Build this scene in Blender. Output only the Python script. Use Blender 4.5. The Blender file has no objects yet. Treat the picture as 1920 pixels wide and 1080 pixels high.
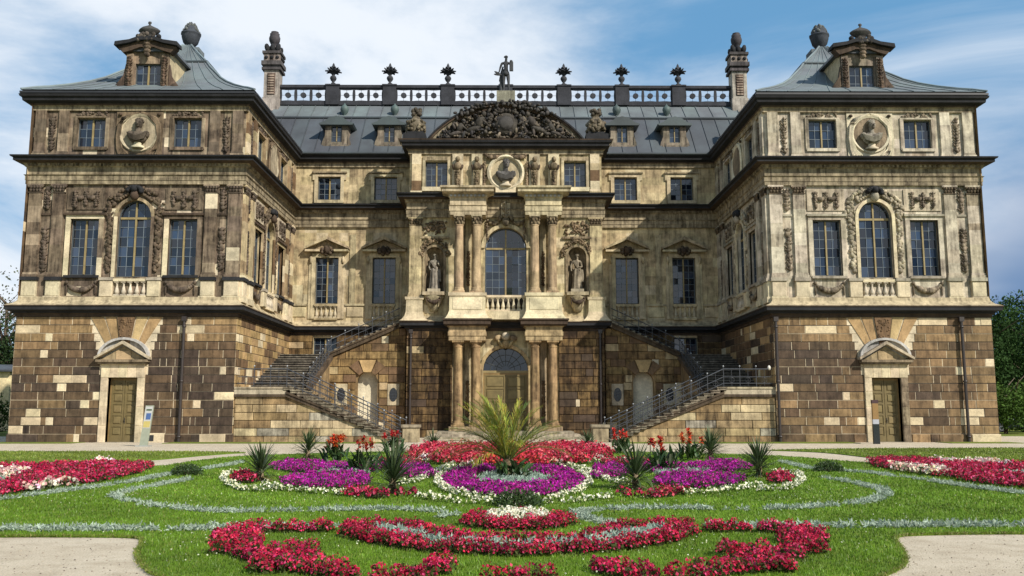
import bpy, bmesh, math, random
import numpy as np
from mathutils import Vector, Matrix, noise as mnoise
PI = math.pi
R = math.radians
sc = bpy.context.scene
COL = sc.collection
random.seed(7)
rs = np.random.RandomState(11)

# ------------------------------------------------------------------ camera
cam_d = bpy.data.cameras.new('camera')
cam = bpy.data.objects.new('camera', cam_d)
COL.objects.link(cam)
cam_d.sensor_width = 36.0
cam_d.lens = 36.0 * 1700 / 1920
cam_d.clip_end = 4000
cam.location = (0, 0, 1.65)
cam.rotation_euler = (R(90) + math.atan(232 / 1700), 0, -math.atan(12 / 1700))
sc.camera = cam

# ------------------------------------------------------------------ sky and sun
SUN_D = Vector((-1.02, 1.0, -1.07)).normalized()          # direction the light travels
sun_el = math.asin(-SUN_D.z)
sun_az = math.atan2(-SUN_D.x, -SUN_D.y)
SKY_STRENGTH = 0.058
SUN_STRENGTH = 5.0
EXPOSURE = 0.38
world = bpy.data.worlds.new('World')
sc.world = world
world.use_nodes = True
wn, wl = world.node_tree.nodes, world.node_tree.links
wn.clear()


def N(nodes, t, **kw):
    n = nodes.new(t)
    for k, v in kw.items():
        if k.startswith('i_'):
            n.inputs[k[2:].replace('_', ' ')].default_value = v
        else:
            setattr(n, k, v)
    return n


w_out = N(wn, 'ShaderNodeOutputWorld')
w_bg = N(wn, 'ShaderNodeBackground')
w_bg.inputs['Strength'].default_value = SKY_STRENGTH
w_sky = N(wn, 'ShaderNodeTexSky', sky_type='NISHITA', sun_disc=False)
w_sky.sun_elevation = sun_el
w_sky.sun_rotation = sun_az
w_sky.air_density = 1.0
w_sky.dust_density = 0.6
w_sky.ozone_density = 2.0
w_tc = N(wn, 'ShaderNodeTexCoord')
w_sep = N(wn, 'ShaderNodeSeparateXYZ')
wl.new(w_tc.outputs['Generated'], w_sep.inputs[0])
w_add = N(wn, 'ShaderNodeMath', operation='ADD')
w_add.inputs[1].default_value = 0.22
w_abs = N(wn, 'ShaderNodeMath', operation='ABSOLUTE')
wl.new(w_sep.outputs['Z'], w_abs.inputs[0])
wl.new(w_abs.outputs[0], w_add.inputs[0])
w_cmb = N(wn, 'ShaderNodeCombineXYZ')
for ax in 'XY':
    d = N(wn, 'ShaderNodeMath', operation='DIVIDE')
    wl.new(w_sep.outputs[ax], d.inputs[0])
    wl.new(w_add.outputs[0], d.inputs[1])
    wl.new(d.outputs[0], w_cmb.inputs[ax])


def wnoise(scale, loc, detail, rough=0.55, dist=0.0):
    m = N(wn, 'ShaderNodeMapping')
    m.inputs['Location'].default_value = loc
    wl.new(w_cmb.outputs[0], m.inputs[0])
    n = N(wn, 'ShaderNodeTexNoise')
    n.inputs['Scale'].default_value = scale
    n.inputs['Detail'].default_value = detail
    n.inputs['Roughness'].default_value = rough
    n.inputs['Distortion'].default_value = dist
    wl.new(m.outputs[0], n.inputs['Vector'])
    return n


def wramp(src, a, b):
    r = N(wn, 'ShaderNodeMapRange', interpolation_type='SMOOTHSTEP')
    r.inputs['From Min'].default_value = a
    r.inputs['From Max'].default_value = b
    wl.new(src, r.inputs['Value'])
    return r


CLOUD = (11.6, 12.4, 13.4, 1)
BLUE = (2.5, 6.6, 11.4, 1)
SLATE = (1.3, 2.9, 5.8, 1)
w_n1 = wnoise(1.0, (1.7, 2.2, 0), 9, 0.58, 0.5)        # high thin cloud sheet
w_n2 = wnoise(0.8, (-0.9, 3.3, 0), 4, 0.5)             # ragged edge of the rain bank
w_tint = N(wn, 'ShaderNodeMixRGB')
w_tint.inputs['Fac'].default_value = 0.6              # hazy summer blue over the clear-sky model
w_tint.inputs['Color2'].default_value = BLUE
wl.new(w_sky.outputs[0], w_tint.inputs['Color1'])
w_m1 = N(wn, 'ShaderNodeMixRGB')
# clouds thin above the view, as broken layers do; shaped to weaken fill light
w_z = N(wn, 'ShaderNodeMapRange')
w_z.inputs['From Min'].default_value = 0.40
w_z.inputs['From Max'].default_value = 1.0
w_z.inputs['To Min'].default_value = 0.0
w_z.inputs['To Max'].default_value = 0.24
wl.new(w_sep.outputs['Z'], w_z.inputs['Value'])
w_nz = N(wn, 'ShaderNodeMath', operation='SUBTRACT')
wl.new(w_n1.outputs['Fac'], w_nz.inputs[0])
wl.new(w_z.outputs[0], w_nz.inputs[1])
w_r1 = wramp(w_nz.outputs[0], 0.30, 0.57)
wl.new(w_r1.outputs[0], w_m1.inputs['Fac'])
wl.new(w_tint.outputs[0], w_m1.inputs['Color1'])
w_m1.inputs['Color2'].default_value = CLOUD
# slate-blue rain bank standing low over the park to the east
w_e = N(wn, 'ShaderNodeMath', operation='MULTIPLY_ADD')
w_e.inputs[1].default_value = 0.30
wl.new(w_n2.outputs['Fac'], w_e.inputs[0])
wl.new(w_sep.outputs['X'], w_e.inputs[2])
w_e1 = wramp(w_e.outputs[0], 0.50, 0.64)
w_e2 = wramp(w_sep.outputs['Z'], 0.36, 0.06)
w_em = N(wn, 'ShaderNodeMath', operation='MULTIPLY')
wl.new(w_e1.outputs[0], w_em.inputs[0])
wl.new(w_e2.outputs[0], w_em.inputs[1])
w_m2 = N(wn, 'ShaderNodeMixRGB')
wl.new(w_em.outputs[0], w_m2.inputs['Fac'])
wl.new(w_m1.outputs[0], w_m2.inputs['Color1'])
w_m2.inputs['Color2'].default_value = SLATE
wl.new(w_m2.outputs[0], w_bg.inputs['Color'])
wl.new(w_bg.outputs[0], w_out.inputs[0])

sun_d = bpy.data.lights.new('sun', 'SUN')
sun_d.energy = SUN_STRENGTH
sun_d.angle = R(0.5)
sun_d.color = (1.0, 0.94, 0.84)
sun = bpy.data.objects.new('sun', sun_d)
COL.objects.link(sun)
sun.location = (40, -40, 60)
sun.rotation_euler = SUN_D.to_track_quat('-Z', 'Y').to_euler()
sc.view_settings.view_transform = 'Standard'
sc.view_settings.look = 'None'
sc.view_settings.gamma = 1.0
sc.view_settings.use_curve_mapping = False
sc.view_settings.exposure = EXPOSURE
sc.cycles.max_bounces = 6
sc.cycles.diffuse_bounces = 3
sc.cycles.glossy_bounces = 3
sc.cycles.transparent_max_bounces = 6

# ------------------------------------------------------------------ materials
MATS = {}


def mat(name):
    m = bpy.data.materials.new(name)
    m.use_nodes = True
    nt = m.node_tree
    nt.nodes.clear()
    out = nt.nodes.new('ShaderNodeOutputMaterial')
    bs = nt.nodes.new('ShaderNodeBsdfPrincipled')
    nt.links.new(bs.outputs[0], out.inputs[0])
    MATS[name] = m
    return m, nt.nodes, nt.links, bs, out


def noise(nd, lk, scale, detail=5, rough=0.55, sx=1, sy=1, sz=1, coord='pos'):
    if coord == 'pos':
        g = nd.new('ShaderNodeNewGeometry').outputs['Position']
    else:
        g = nd.new('ShaderNodeTexCoord').outputs['Object']
    mp = nd.new('ShaderNodeMapping')
    mp.inputs['Scale'].default_value = (sx, sy, sz)
    lk.new(g, mp.inputs[0])
    n = nd.new('ShaderNodeTexNoise')
    n.inputs['Scale'].default_value = scale
    n.inputs['Detail'].default_value = detail
    n.inputs['Roughness'].default_value = rough
    lk.new(mp.outputs[0], n.inputs['Vector'])
    return n.outputs['Fac']


def mrange(nd, lk, src, a, b, c=0.0, d=1.0):
    r = nd.new('ShaderNodeMapRange')
    r.inputs['From Min'].default_value = a
    r.inputs['From Max'].default_value = b
    r.inputs['To Min'].default_value = c
    r.inputs['To Max'].default_value = d
    lk.new(src, r.inputs['Value'])
    return r.outputs[0]


def mixc(nd, lk, fac, c1, c2, blend='MIX'):
    x = nd.new('ShaderNodeMixRGB')
    x.blend_type = blend
    for i, s in (('Fac', fac), ('Color1', c1), ('Color2', c2)):
        if hasattr(s, 'is_linked') or hasattr(s, 'links'):
            lk.new(s, x.inputs[i])
        else:
            x.inputs[i].default_value = s
    return x.outputs[0]


def bump(nd, lk, bs, h, strength, dist):
    b = nd.new('ShaderNodeBump')
    b.inputs['Strength'].default_value = strength
    b.inputs['Distance'].default_value = dist
    lk.new(h, b.inputs['Height'])
    lk.new(b.outputs[0], bs.inputs['Normal'])


def stone_mat(name, rough=0.85, bstr=0.5):
    m, nd, lk, bs, out = mat(name)
    at = nd.new('ShaderNodeAttribute')
    at.attribute_name = 'Col'
    n1 = noise(nd, lk, 1.3, 6, 0.6)
    n2 = noise(nd, lk, 9.0, 5, 0.65)
    n3a = noise(nd, lk, 1.0, 7, 0.66, 5.0, 5.0, 0.55)
    n3b = noise(nd, lk, 1.9, 8, 0.68)
    n3 = mixc(nd, lk, 0.45, n3a, n3b)
    v1 = mrange(nd, lk, n1, 0.3, 0.7, 0.62, 1.25)
    v2 = mrange(nd, lk, n2, 0.25, 0.75, 0.78, 1.2)
    mu = nd.new('ShaderNodeMath'); mu.operation = 'MULTIPLY'
    lk.new(v1, mu.inputs[0]); lk.new(v2, mu.inputs[1])
    hs = nd.new('ShaderNodeVectorMath'); hs.operation = 'SCALE'
    lk.new(at.outputs['Color'], hs.inputs[0]); lk.new(mu.outputs[0], hs.inputs['Scale'])
    a1 = nd.new('ShaderNodeMath'); a1.operation = 'MULTIPLY_ADD'
    a1.inputs[1].default_value = 0.47
    lk.new(at.outputs['Alpha'], a1.inputs[0]); lk.new(n3, a1.inputs[2])
    a2 = nd.new('ShaderNodeMath'); a2.operation = 'MULTIPLY_ADD'
    a2.inputs[1].default_value = 0.16
    lk.new(n2, a2.inputs[0]); lk.new(a1.outputs[0], a2.inputs[2])
    mask = mrange(nd, lk, a2.outputs[0], 0.70, 0.92)
    so = mixc(nd, lk, 1.0, hs.outputs[0], (0.18, 0.17, 0.168, 1), 'MULTIPLY')
    c = mixc(nd, lk, mask, hs.outputs[0], so)
    lk.new(c, bs.inputs['Base Color'])
    bs.inputs['Roughness'].default_value = rough
    bs.inputs['Specular IOR Level'].default_value = 0.25
    bump(nd, lk, bs, n2, bstr, 0.03)
    return m


stone_mat('stone')


def attr_mat(name, rough=0.6, spec=0.3, transl=0.0, var=0.25, vs=6.0, metal=0.0, bstr=0.0):
    m, nd, lk, bs, out = mat(name)
    at = nd.new('ShaderNodeAttribute')
    at.attribute_name = 'Col'
    n1 = noise(nd, lk, vs, 4)
    v = mrange(nd, lk, n1, 0.3, 0.7, 1 - var, 1 + var)
    hs = nd.new('ShaderNodeVectorMath'); hs.operation = 'SCALE'
    lk.new(at.outputs['Color'], hs.inputs[0]); lk.new(v, hs.inputs['Scale'])
    lk.new(hs.outputs[0], bs.inputs['Base Color'])
    bs.inputs['Roughness'].default_value = rough
    bs.inputs['Specular IOR Level'].default_value = spec
    bs.inputs['Metallic'].default_value = metal
    if bstr:
        bump(nd, lk, bs, n1, bstr, 0.02)
    if transl:
        t = nd.new('ShaderNodeBsdfTranslucent')
        lk.new(hs.outputs[0], t.inputs[0])
        mx = nd.new('ShaderNodeMixShader')
        mx.inputs[0].default_value = transl
        lk.new(bs.outputs[0], mx.inputs[1]); lk.new(t.outputs[0], mx.inputs[2])
        lk.new(mx.outputs[0], out.inputs[0])
    return m


attr_mat('leaf', 0.5, 0.35, 0.25, 0.2)
attr_mat('tree_leaf', 0.75, 0.08, 0.15, 0.2)
attr_mat('petal', 0.7, 0.2, 0.3, 0.12)
attr_mat('paint', 0.45, 0.4, 0, 0.08)
attr_mat('wood', 0.55, 0.3, 0, 0.2, 3.0, 0, 0.15)
attr_mat('iron', 0.45, 0.5, 0, 0.2, 5.0)
attr_mat('bark', 0.9, 0.1, 0, 0.35, 8.0, 0, 0.6)
attr_mat('gloss', 0.25, 0.6, 0, 0.05)


def roof_mat():
    m, nd, lk, bs, out = mat('patina')
    at = nd.new('ShaderNodeAttribute')
    at.attribute_name = 'Col'
    n1 = noise(nd, lk, 0.5, 6, 0.6, 1, 1, 0.5)
    n2 = noise(nd, lk, 5.0, 5)
    green = mixc(nd, lk, mrange(nd, lk, n1, 0.42, 0.68), (1, 1, 1, 1), (0.92, 1.0, 0.98, 1))
    c = mixc(nd, lk, 1.0, at.outputs['Color'], green, 'MULTIPLY')
    v = mrange(nd, lk, n1, 0.3, 0.7, 0.7, 1.3)
    hs = nd.new('ShaderNodeVectorMath'); hs.operation = 'SCALE'
    lk.new(c, hs.inputs[0]); lk.new(v, hs.inputs['Scale'])
    lk.new(hs.outputs[0], bs.inputs['Base Color'])
    bs.inputs['Roughness'].default_value = 0.6
    bs.inputs['Specular IOR Level'].default_value = 0.3
    bump(nd, lk, bs, n2, 0.12, 0.03)


roof_mat()


def glass_mat(name, col, rough, var):
    m, nd, lk, bs, out = mat(name)
    n1 = noise(nd, lk, 2.5, 2)
    oi = nd.new('ShaderNodeObjectInfo')
    ge = nd.new('ShaderNodeNewGeometry')
    ad = nd.new('ShaderNodeMath'); ad.operation = 'ADD'
    lk.new(oi.outputs['Random'], ad.inputs[0]); lk.new(ge.outputs['Random Per Island'], ad.inputs[1])
    fr_ = nd.new('ShaderNodeMath'); fr_.operation = 'FRACT'
    lk.new(ad.outputs[0], fr_.inputs[0])
    pw_ = nd.new('ShaderNodeMath'); pw_.operation = 'POWER'
    pw_.inputs[1].default_value = 4.0
    lk.new(fr_.outputs[0], pw_.inputs[0])
    v = mrange(nd, lk, pw_.outputs[0], 0, 1, 0.5, 3.0)
    hs = nd.new('ShaderNodeVectorMath'); hs.operation = 'SCALE'
    hs.inputs[0].default_value = col
    lk.new(v, hs.inputs['Scale'])
    lk.new(hs.outputs[0], bs.inputs['Base Color'])
    bs.inputs['Roughness'].default_value = rough
    bs.inputs['IOR'].default_value = 1.55
    bs.inputs['Specular IOR Level'].default_value = 0.7
    bump(nd, lk, bs, n1, 0.06, 0.02)


glass_mat('glass', (0.009, 0.016, 0.03), 0.05, 0.6)


def ground_mat(name, c1, c2, c3, s1, s2, s3, bs_str, rough=0.95):
    m, nd, lk, bs, out = mat(name)
    n1 = noise(nd, lk, s1, 6, 0.6)
    n2 = noise(nd, lk, s2, 6, 0.7)
    n3 = noise(nd, lk, s3, 3, 0.7)
    a = mixc(nd, lk, mrange(nd, lk, n1, 0.35, 0.65), c1, c2)
    b = mixc(nd, lk, mrange(nd, lk, n2, 0.45, 0.75), a, c3)
    v = mrange(nd, lk, n3, 0.25, 0.75, 0.62, 1.34)
    hs = nd.new('ShaderNodeVectorMath'); hs.operation = 'SCALE'
    lk.new(b, hs.inputs[0]); lk.new(v, hs.inputs['Scale'])
    lk.new(hs.outputs[0], bs.inputs['Base Color'])
    bs.inputs['Roughness'].default_value = rough
    bs.inputs['Specular IOR Level'].default_value = 0.1
    bump(nd, lk, bs, n3, bs_str, 0.02)


ground_mat('sand', (0.46, 0.385, 0.285, 1), (0.53, 0.455, 0.345, 1), (0.36, 0.295, 0.21, 1), 0.6, 2.2, 45.0, 0.9)
ground_mat('turf', (0.085, 0.155, 0.012, 1), (0.11, 0.185, 0.015, 1), (0.145, 0.185, 0.03, 1), 0.6, 2.5, 60.0, 0.8)
ground_mat('field', (0.10, 0.14, 0.022, 1), (0.14, 0.17, 0.03, 1), (0.17, 0.17, 0.05, 1), 0.15, 1.2, 30.0, 0.8)
ground_mat('soil', (0.045, 0.032, 0.022, 1), (0.06, 0.045, 0.03, 1), (0.035, 0.026, 0.018, 1), 1.0, 6.0, 50.0, 0.8)


# ------------------------------------------------------------------ mesh helpers
def off(o):
    v = Vector((0, 0, 0))
    while o:
        v += o.location
        o = o.parent
    return v


class Frame:
    """local x along a facade, local y = depth (outward is -y), z up"""
    def __init__(s, ox=0, oy=0, a=0.0, mir=1):
        s.ox, s.oy, s.a, s.mir = ox, oy, a, mir
        s.c, s.s = math.cos(a), math.sin(a)

    def __call__(s, x, y, z):
        return (s.mir * (s.ox + s.c * x - s.s * y), s.oy + s.s * x + s.c * y, z)


ID = Frame()
MIR = Frame(mir=-1)


class MB:
    def __init__(s, fr=ID, col=(0.4, 0.4, 0.4, 0)):
        s.v, s.f, s.c, s.sm, s.fr, s.col = [], [], [], [], fr, col

    def add(s, vs, fs, col=None, smooth=False):
        b = len(s.v)
        s.v += [s.fr(*p) for p in vs]
        c = col or s.col
        if len(c) == 3:
            c = (*c, 0)
        for f in fs:
            s.f.append([b + i for i in f])
            s.c.append(c)
            s.sm.append(smooth)

    def box(s, x0, x1, y0, y1, z0, z1, col=None):
        s.add([(x0, y0, z0), (x1, y0, z0), (x1, y1, z0), (x0, y1, z0), (x0, y0, z1), (x1, y0, z1), (x1, y1, z1), (x0, y1, z1)],
              [(0, 3, 2, 1), (4, 5, 6, 7), (0, 1, 5, 4), (1, 2, 6, 5), (2, 3, 7, 6), (3, 0, 4, 7)], col)

    def block(s, x0, x1, z0, z1, y0, y1, ch=0.02, col=None):
        """dressed block: front face (y0, outward) has chamfered arrises"""
        vs = []
        for (yy, i) in ((y1, 0), (y0 + ch, 0), (y0, ch)):
            vs += [(x0 + i, yy, z0 + i), (x1 - i, yy, z0 + i), (x1 - i, yy, z1 - i), (x0 + i, yy, z1 - i)]
        fs = [(8, 9, 10, 11)]
        for a in (0, 4):
            for k in range(4):
                j = (k + 1) % 4
                fs.append((a + k, a + j, a + 4 + j, a + 4 + k))
        s.add(vs, fs, col)

    def prism(s, poly, y0, y1, col=None):
        """poly in (x,z) extruded along y"""
        n = len(poly)
        s.add([(x, y0, z) for x, z in poly] + [(x, y1, z) for x, z in poly],
              [list(range(n)), list(range(2 * n - 1, n - 1, -1))] + [(i, n + i, n + (i + 1) % n, (i + 1) % n) for i in range(n)], col)

    def slab(s, poly, z0, z1, col=None):
        n = len(poly)
        s.add([(x, y, z0) for x, y in poly] + [(x, y, z1) for x, y in poly],
              [list(range(n - 1, -1, -1)), list(range(n, 2 * n))] + [(i, (i + 1) % n, n + (i + 1) % n, n + i) for i in range(n)], col)

    def yzprism(s, poly, x0, x1, col=None):
        n = len(poly)
        s.add([(x0, y, z) for y, z in poly] + [(x1, y, z) for y, z in poly],
              [list(range(n)), list(range(2 * n - 1, n - 1, -1))] + [(i, n + i, n + (i + 1) % n, (i + 1) % n) for i in range(n)], col)

    def lathe(s, prof, cx, cy, seg=12, col=None, smooth=True, sx=1.0, sy=1.0, ph=0.0, mod=None):
        vs, fs = [], []
        n = len(prof)
        for k in range(seg):
            a = ph + 2 * PI * k / seg
            q = mod(a) if mod else 1.0
            for r, z in prof:
                vs.append((cx + r * q * sx * math.cos(a), cy + r * q * sy * math.sin(a), z))
        for k in range(seg):
            j = (k + 1) % seg
            for i in range(n - 1):
                fs.append((k * n + i, j * n + i, j * n + i + 1, k * n + i + 1))
        s.add(vs, fs, col, smooth)
        for i in (0, n - 1):
            if prof[i][0] > 0.004:
                s.add([vs[k * n + i] for k in range(seg)], [list(range(seg))], col)

    def ball(s, x, y, z, rx, ry=None, rz=None, a=0.0, seg=6, ring=4, col=None):
        ry = ry or rx
        rz = rz or rx
        ca, sa = math.cos(a), math.sin(a)
        vs = [(x - sa * rz * -1 * 0 + 0, y, z)]
        vs = []
        def pt(px, py, pz):
            return (x + ca * px + sa * pz, y + py, z - sa * px + ca * pz)
        vs.append(pt(0, 0, -rz))
        for i in range(1, ring):
            t = -PI / 2 + PI * i / ring
            for k in range(seg):
                p = 2 * PI * k / seg
                vs.append(pt(rx * math.cos(t) * math.cos(p), ry * math.cos(t) * math.sin(p), rz * math.sin(t)))
        vs.append(pt(0, 0, rz))
        fs = []
        for k in range(seg):
            j = (k + 1) % seg
            fs.append((0, 1 + j, 1 + k))
            for i in range(ring - 2):
                b = 1 + i * seg
                fs.append((b + k, b + j, b + seg + j, b + seg + k))
            b = 1 + (ring - 2) * seg
            fs.append((b + k, b + j, len(vs) - 1))
        s.add(vs, fs, col, True)

    def tube(s, pts, r, seg=6, col=None, r1=None):
        pts = [Vector(p) for p in pts]
        n = len(pts)
        vs, fs = [], []
        for i, p in enumerate(pts):
            d = (pts[min(i + 1, n - 1)] - pts[max(i - 1, 0)]).normalized()
            u = d.cross(Vector((0, 0, 1)) if abs(d.z) < 0.9 else Vector((1, 0, 0))).normalized()
            w = d.cross(u)
            rr = r if r1 is None else r + (r1 - r) * i / max(1, n - 1)
            for k in range(seg):
                a = 2 * PI * k / seg
                q = p + u * (rr * math.cos(a)) + w * (rr * math.sin(a))
                vs.append(tuple(q))
        for i in range(n - 1):
            for k in range(seg):
                j = (k + 1) % seg
                fs.append((i * seg + k, i * seg + j, (i + 1) * seg + j, (i + 1) * seg + k))
        s.add(vs, fs, col, True)
        s.add(vs[:seg] + vs[-seg:], [list(range(seg)), list(range(seg, 2 * seg))], col)

    def sweep(s, path, prof, cols=None, closed=False):
        """moulding: prof (out,z) carried along a plan path; outward is left of travel"""
        n = len(path)
        P = [Vector(p) for p in path]
        nor = []
        for i in range(n if closed else n - 1):
            d = (P[(i + 1) % n] - P[i]).normalized()
            nor.append(Vector((-d.y, d.x)))
        ms = []
        for i in range(n):
            if closed:
                a, b = nor[i - 1], nor[i]
            else:
                a, b = nor[max(i - 1, 0)], nor[min(i, n - 2)]
            ms.append((a + b) / (1 + a.dot(b)))
        m = len(prof)
        vs = [(P[i].x + ms[i].x * o, P[i].y + ms[i].y * o, z) for i in range(n) for o, z in prof]
        for j in range(m - 1):
            fs = []
            for i in range(n if closed else n - 1):
                k = (i + 1) % n
                fs.append((i * m + j, k * m + j, k * m + j + 1, i * m + j + 1))
            b = len(s.v)
            s.add(vs, fs, cols[j] if cols else None)
        if not closed:
            s.add(vs[:m] + vs[-m:], [list(range(m)), list(range(m, 2 * m))], cols[0] if cols else None)

    def wall(s, x0, x1, z0, z1, yf, dep, ops, colf, cw=1.1, chh=0.55):
        """flush ashlar wall sheet facing -y with openings (xa,xb,za,zb,arch); colf() gives a colour per block"""
        xs, zs = {x0, x1}, {z0, z1}
        for xa, xb, za, zb, ar in ops:
            xs |= {xa, xb}
            zs |= {za, zb}
            if ar:
                zs.add(zb - (xb - xa) / 2)
        xs, zs = sorted(xs), sorted(zs)

        def inside(cx, cz):
            for xa, xb, za, zb, ar in ops:
                if xa < cx < xb and za < cz < zb:
                    return True
            return False
        for i in range(len(xs) - 1):
            for j in range(len(zs) - 1):
                if inside((xs[i] + xs[i + 1]) / 2, (zs[j] + zs[j + 1]) / 2):
                    continue
                nx = max(1, round((xs[i + 1] - xs[i]) / cw))
                nz = max(1, round((zs[j + 1] - zs[j]) / chh))
                for b in range(nz):
                    zz0 = zs[j] + (zs[j + 1] - zs[j]) * b / nz
                    zz1 = zs[j] + (zs[j + 1] - zs[j]) * (b + 1) / nz
                    sh = (0.0 if b % 2 else 0.5)
                    br = [xs[i]] + [xs[i] + (xs[i + 1] - xs[i]) * (a + sh) / nx for a in range(1 if sh == 0 else 0, nx)] + [xs[i + 1]]
                    for a in range(len(br) - 1):
                        if br[a + 1] - br[a] < 0.01:
                            continue
                        s.add([(br[a], yf, zz0), (br[a + 1], yf, zz0), (br[a + 1], yf, zz1), (br[a], yf, zz1)], [(0, 1, 2, 3)], colf())
        for xa, xb, za, zb, ar in ops:
            c = colf()
            if ar:
                r = (xb - xa) / 2
                cx, sp = (xa + xb) / 2, zb - r
                arc = [(cx + r * math.cos(PI * k / 12), sp + r * math.sin(PI * k / 12)) for k in range(13)]
                for k in range(12):
                    (ax, az), (bx, bz) = arc[k], arc[k + 1]
                    s.add([(ax, yf, az), (bx, yf, bz), (bx, yf, zb), (ax, yf, zb)], [(0, 1, 2, 3)], c)
                    s.add([(ax, yf, az), (bx, yf, bz), (bx, yf + dep, bz), (ax, yf + dep, az)], [(0, 1, 2, 3)], c)
                top = sp
            else:
                top = zb
                s.add([(xa, yf, zb), (xb, yf, zb), (xb, yf + dep, zb), (xa, yf + dep, zb)], [(0, 1, 2, 3)], c)
            for xx in (xa, xb):
                s.add([(xx, yf, za), (xx, yf, top), (xx, yf + dep, top), (xx, yf + dep, za)], [(0, 1, 2, 3)], c)
            s.add([(xa, yf, za), (xb, yf, za), (xb, yf + dep, za), (xa, yf + dep, za)], [(0, 1, 2, 3)], c)

    def mesh(s, name, material, o=(0, 0, 0)):
        me = bpy.data.meshes.new(name)
        ox, oy, oz = o
        me.from_pydata([(x - ox, y - oy, z - oz) for x, y, z in s.v], [], s.f)
        a = me.attributes.new('Col', 'FLOAT_COLOR', 'CORNER')
        buf = []
        for f, c in zip(s.f, s.c):
            buf += list(c) * len(f)
        a.data.foreach_set('color', buf)
        me.polygons.foreach_set('use_smooth', s.sm)
        me.materials.append(MATS[material])
        return me

    def build(s, name, material, parent=None, loc=None):
        """loc: world origin of the object (default: parent's origin, or the world origin)"""
        po = off(parent) if parent else Vector((0, 0, 0))
        w = Vector(loc) if loc is not None else po
        me = s.mesh(name, material, w)
        ob = bpy.data.objects.new(name, me)
        COL.objects.link(ob)
        ob.parent = parent
        ob.location = w - po
        return ob


def inst(name, me, parent, loc, rz=0.0):
    ob = bpy.data.objects.new(name, me)
    COL.objects.link(ob)
    ob.parent = parent
    ob.location = Vector(loc) - (off(parent) if parent else Vector((0, 0, 0)))
    ob.rotation_euler = (0, 0, rz)
    return ob


def empty(name, loc):
    o = bpy.data.objects.new(name, None)
    COL.objects.link(o)
    o.location = loc
    o.empty_display_size = 0.5
    return o


def tag(o, label=None, cat=None, group=None, kind=None):
    if label:
        o['label'] = label
    if cat:
        o['category'] = cat
    if group:
        o['group'] = group
    if kind:
        o['kind'] = kind
    return o


def jit(c, k=0.12, a=None):
    q = 1 + random.uniform(-k, k)
    return (c[0] * q, c[1] * q * (1 + random.uniform(-0.03, 0.03)), c[2] * q, c[3] if a is None and len(c) > 3 else (a or 0))


CREAM = (0.56, 0.47, 0.31, 0.05)
BEIGE = (0.44, 0.35, 0.21, 0.25)
TAN = (0.33, 0.22, 0.105, 0.2)
BROWN = (0.155, 0.095, 0.05, 0.3)
DARK = (0.068, 0.046, 0.031, 0.3)
SOOT = (0.02, 0.02, 0.022, 0.2)
GREY = (0.33, 0.29, 0.22, 0.3)
MORTAR = (0.55, 0.46, 0.32, 0.0)


def pick(*ws):
    t = random.uniform(0, sum(w for w, c in ws))
    for w, c in ws:
        t -= w
        if t <= 0:
            return jit(c)
    return jit(ws[-1][1])

# ================================================================== PALACE
palace = empty('palace', (0, 50, 0))
tag(palace, 'baroque sandstone palace with two projecting wings, blue-grey roofs and central pediment', 'palace')
WX, HW = 20.93, 6.08            # wing centre and half width
YB, YR, YC = 62.3, 59.0, 57.95  # back wall, risalit wall, column axis
OCHRE = (0.24, 0.185, 0.085, 0)
BAR = (0.15, 0.18, 0.205, 0)
DOORC = (0.135, 0.102, 0.042, 0)
FRAMEC = (0.06, 0.07, 0.075, 0)
PANES = {}


def pane_mesh(w, h):
    k = (round(w, 3), round(h, 3))
    if k not in PANES:
        b = MB()
        b.box(-w / 2, w / 2, -0.006, 0.006, 0, h, (0.02, 0.03, 0.05, 0))
        PANES[k] = b.mesh('pane', 'glass')
    return PANES[k]


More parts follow.
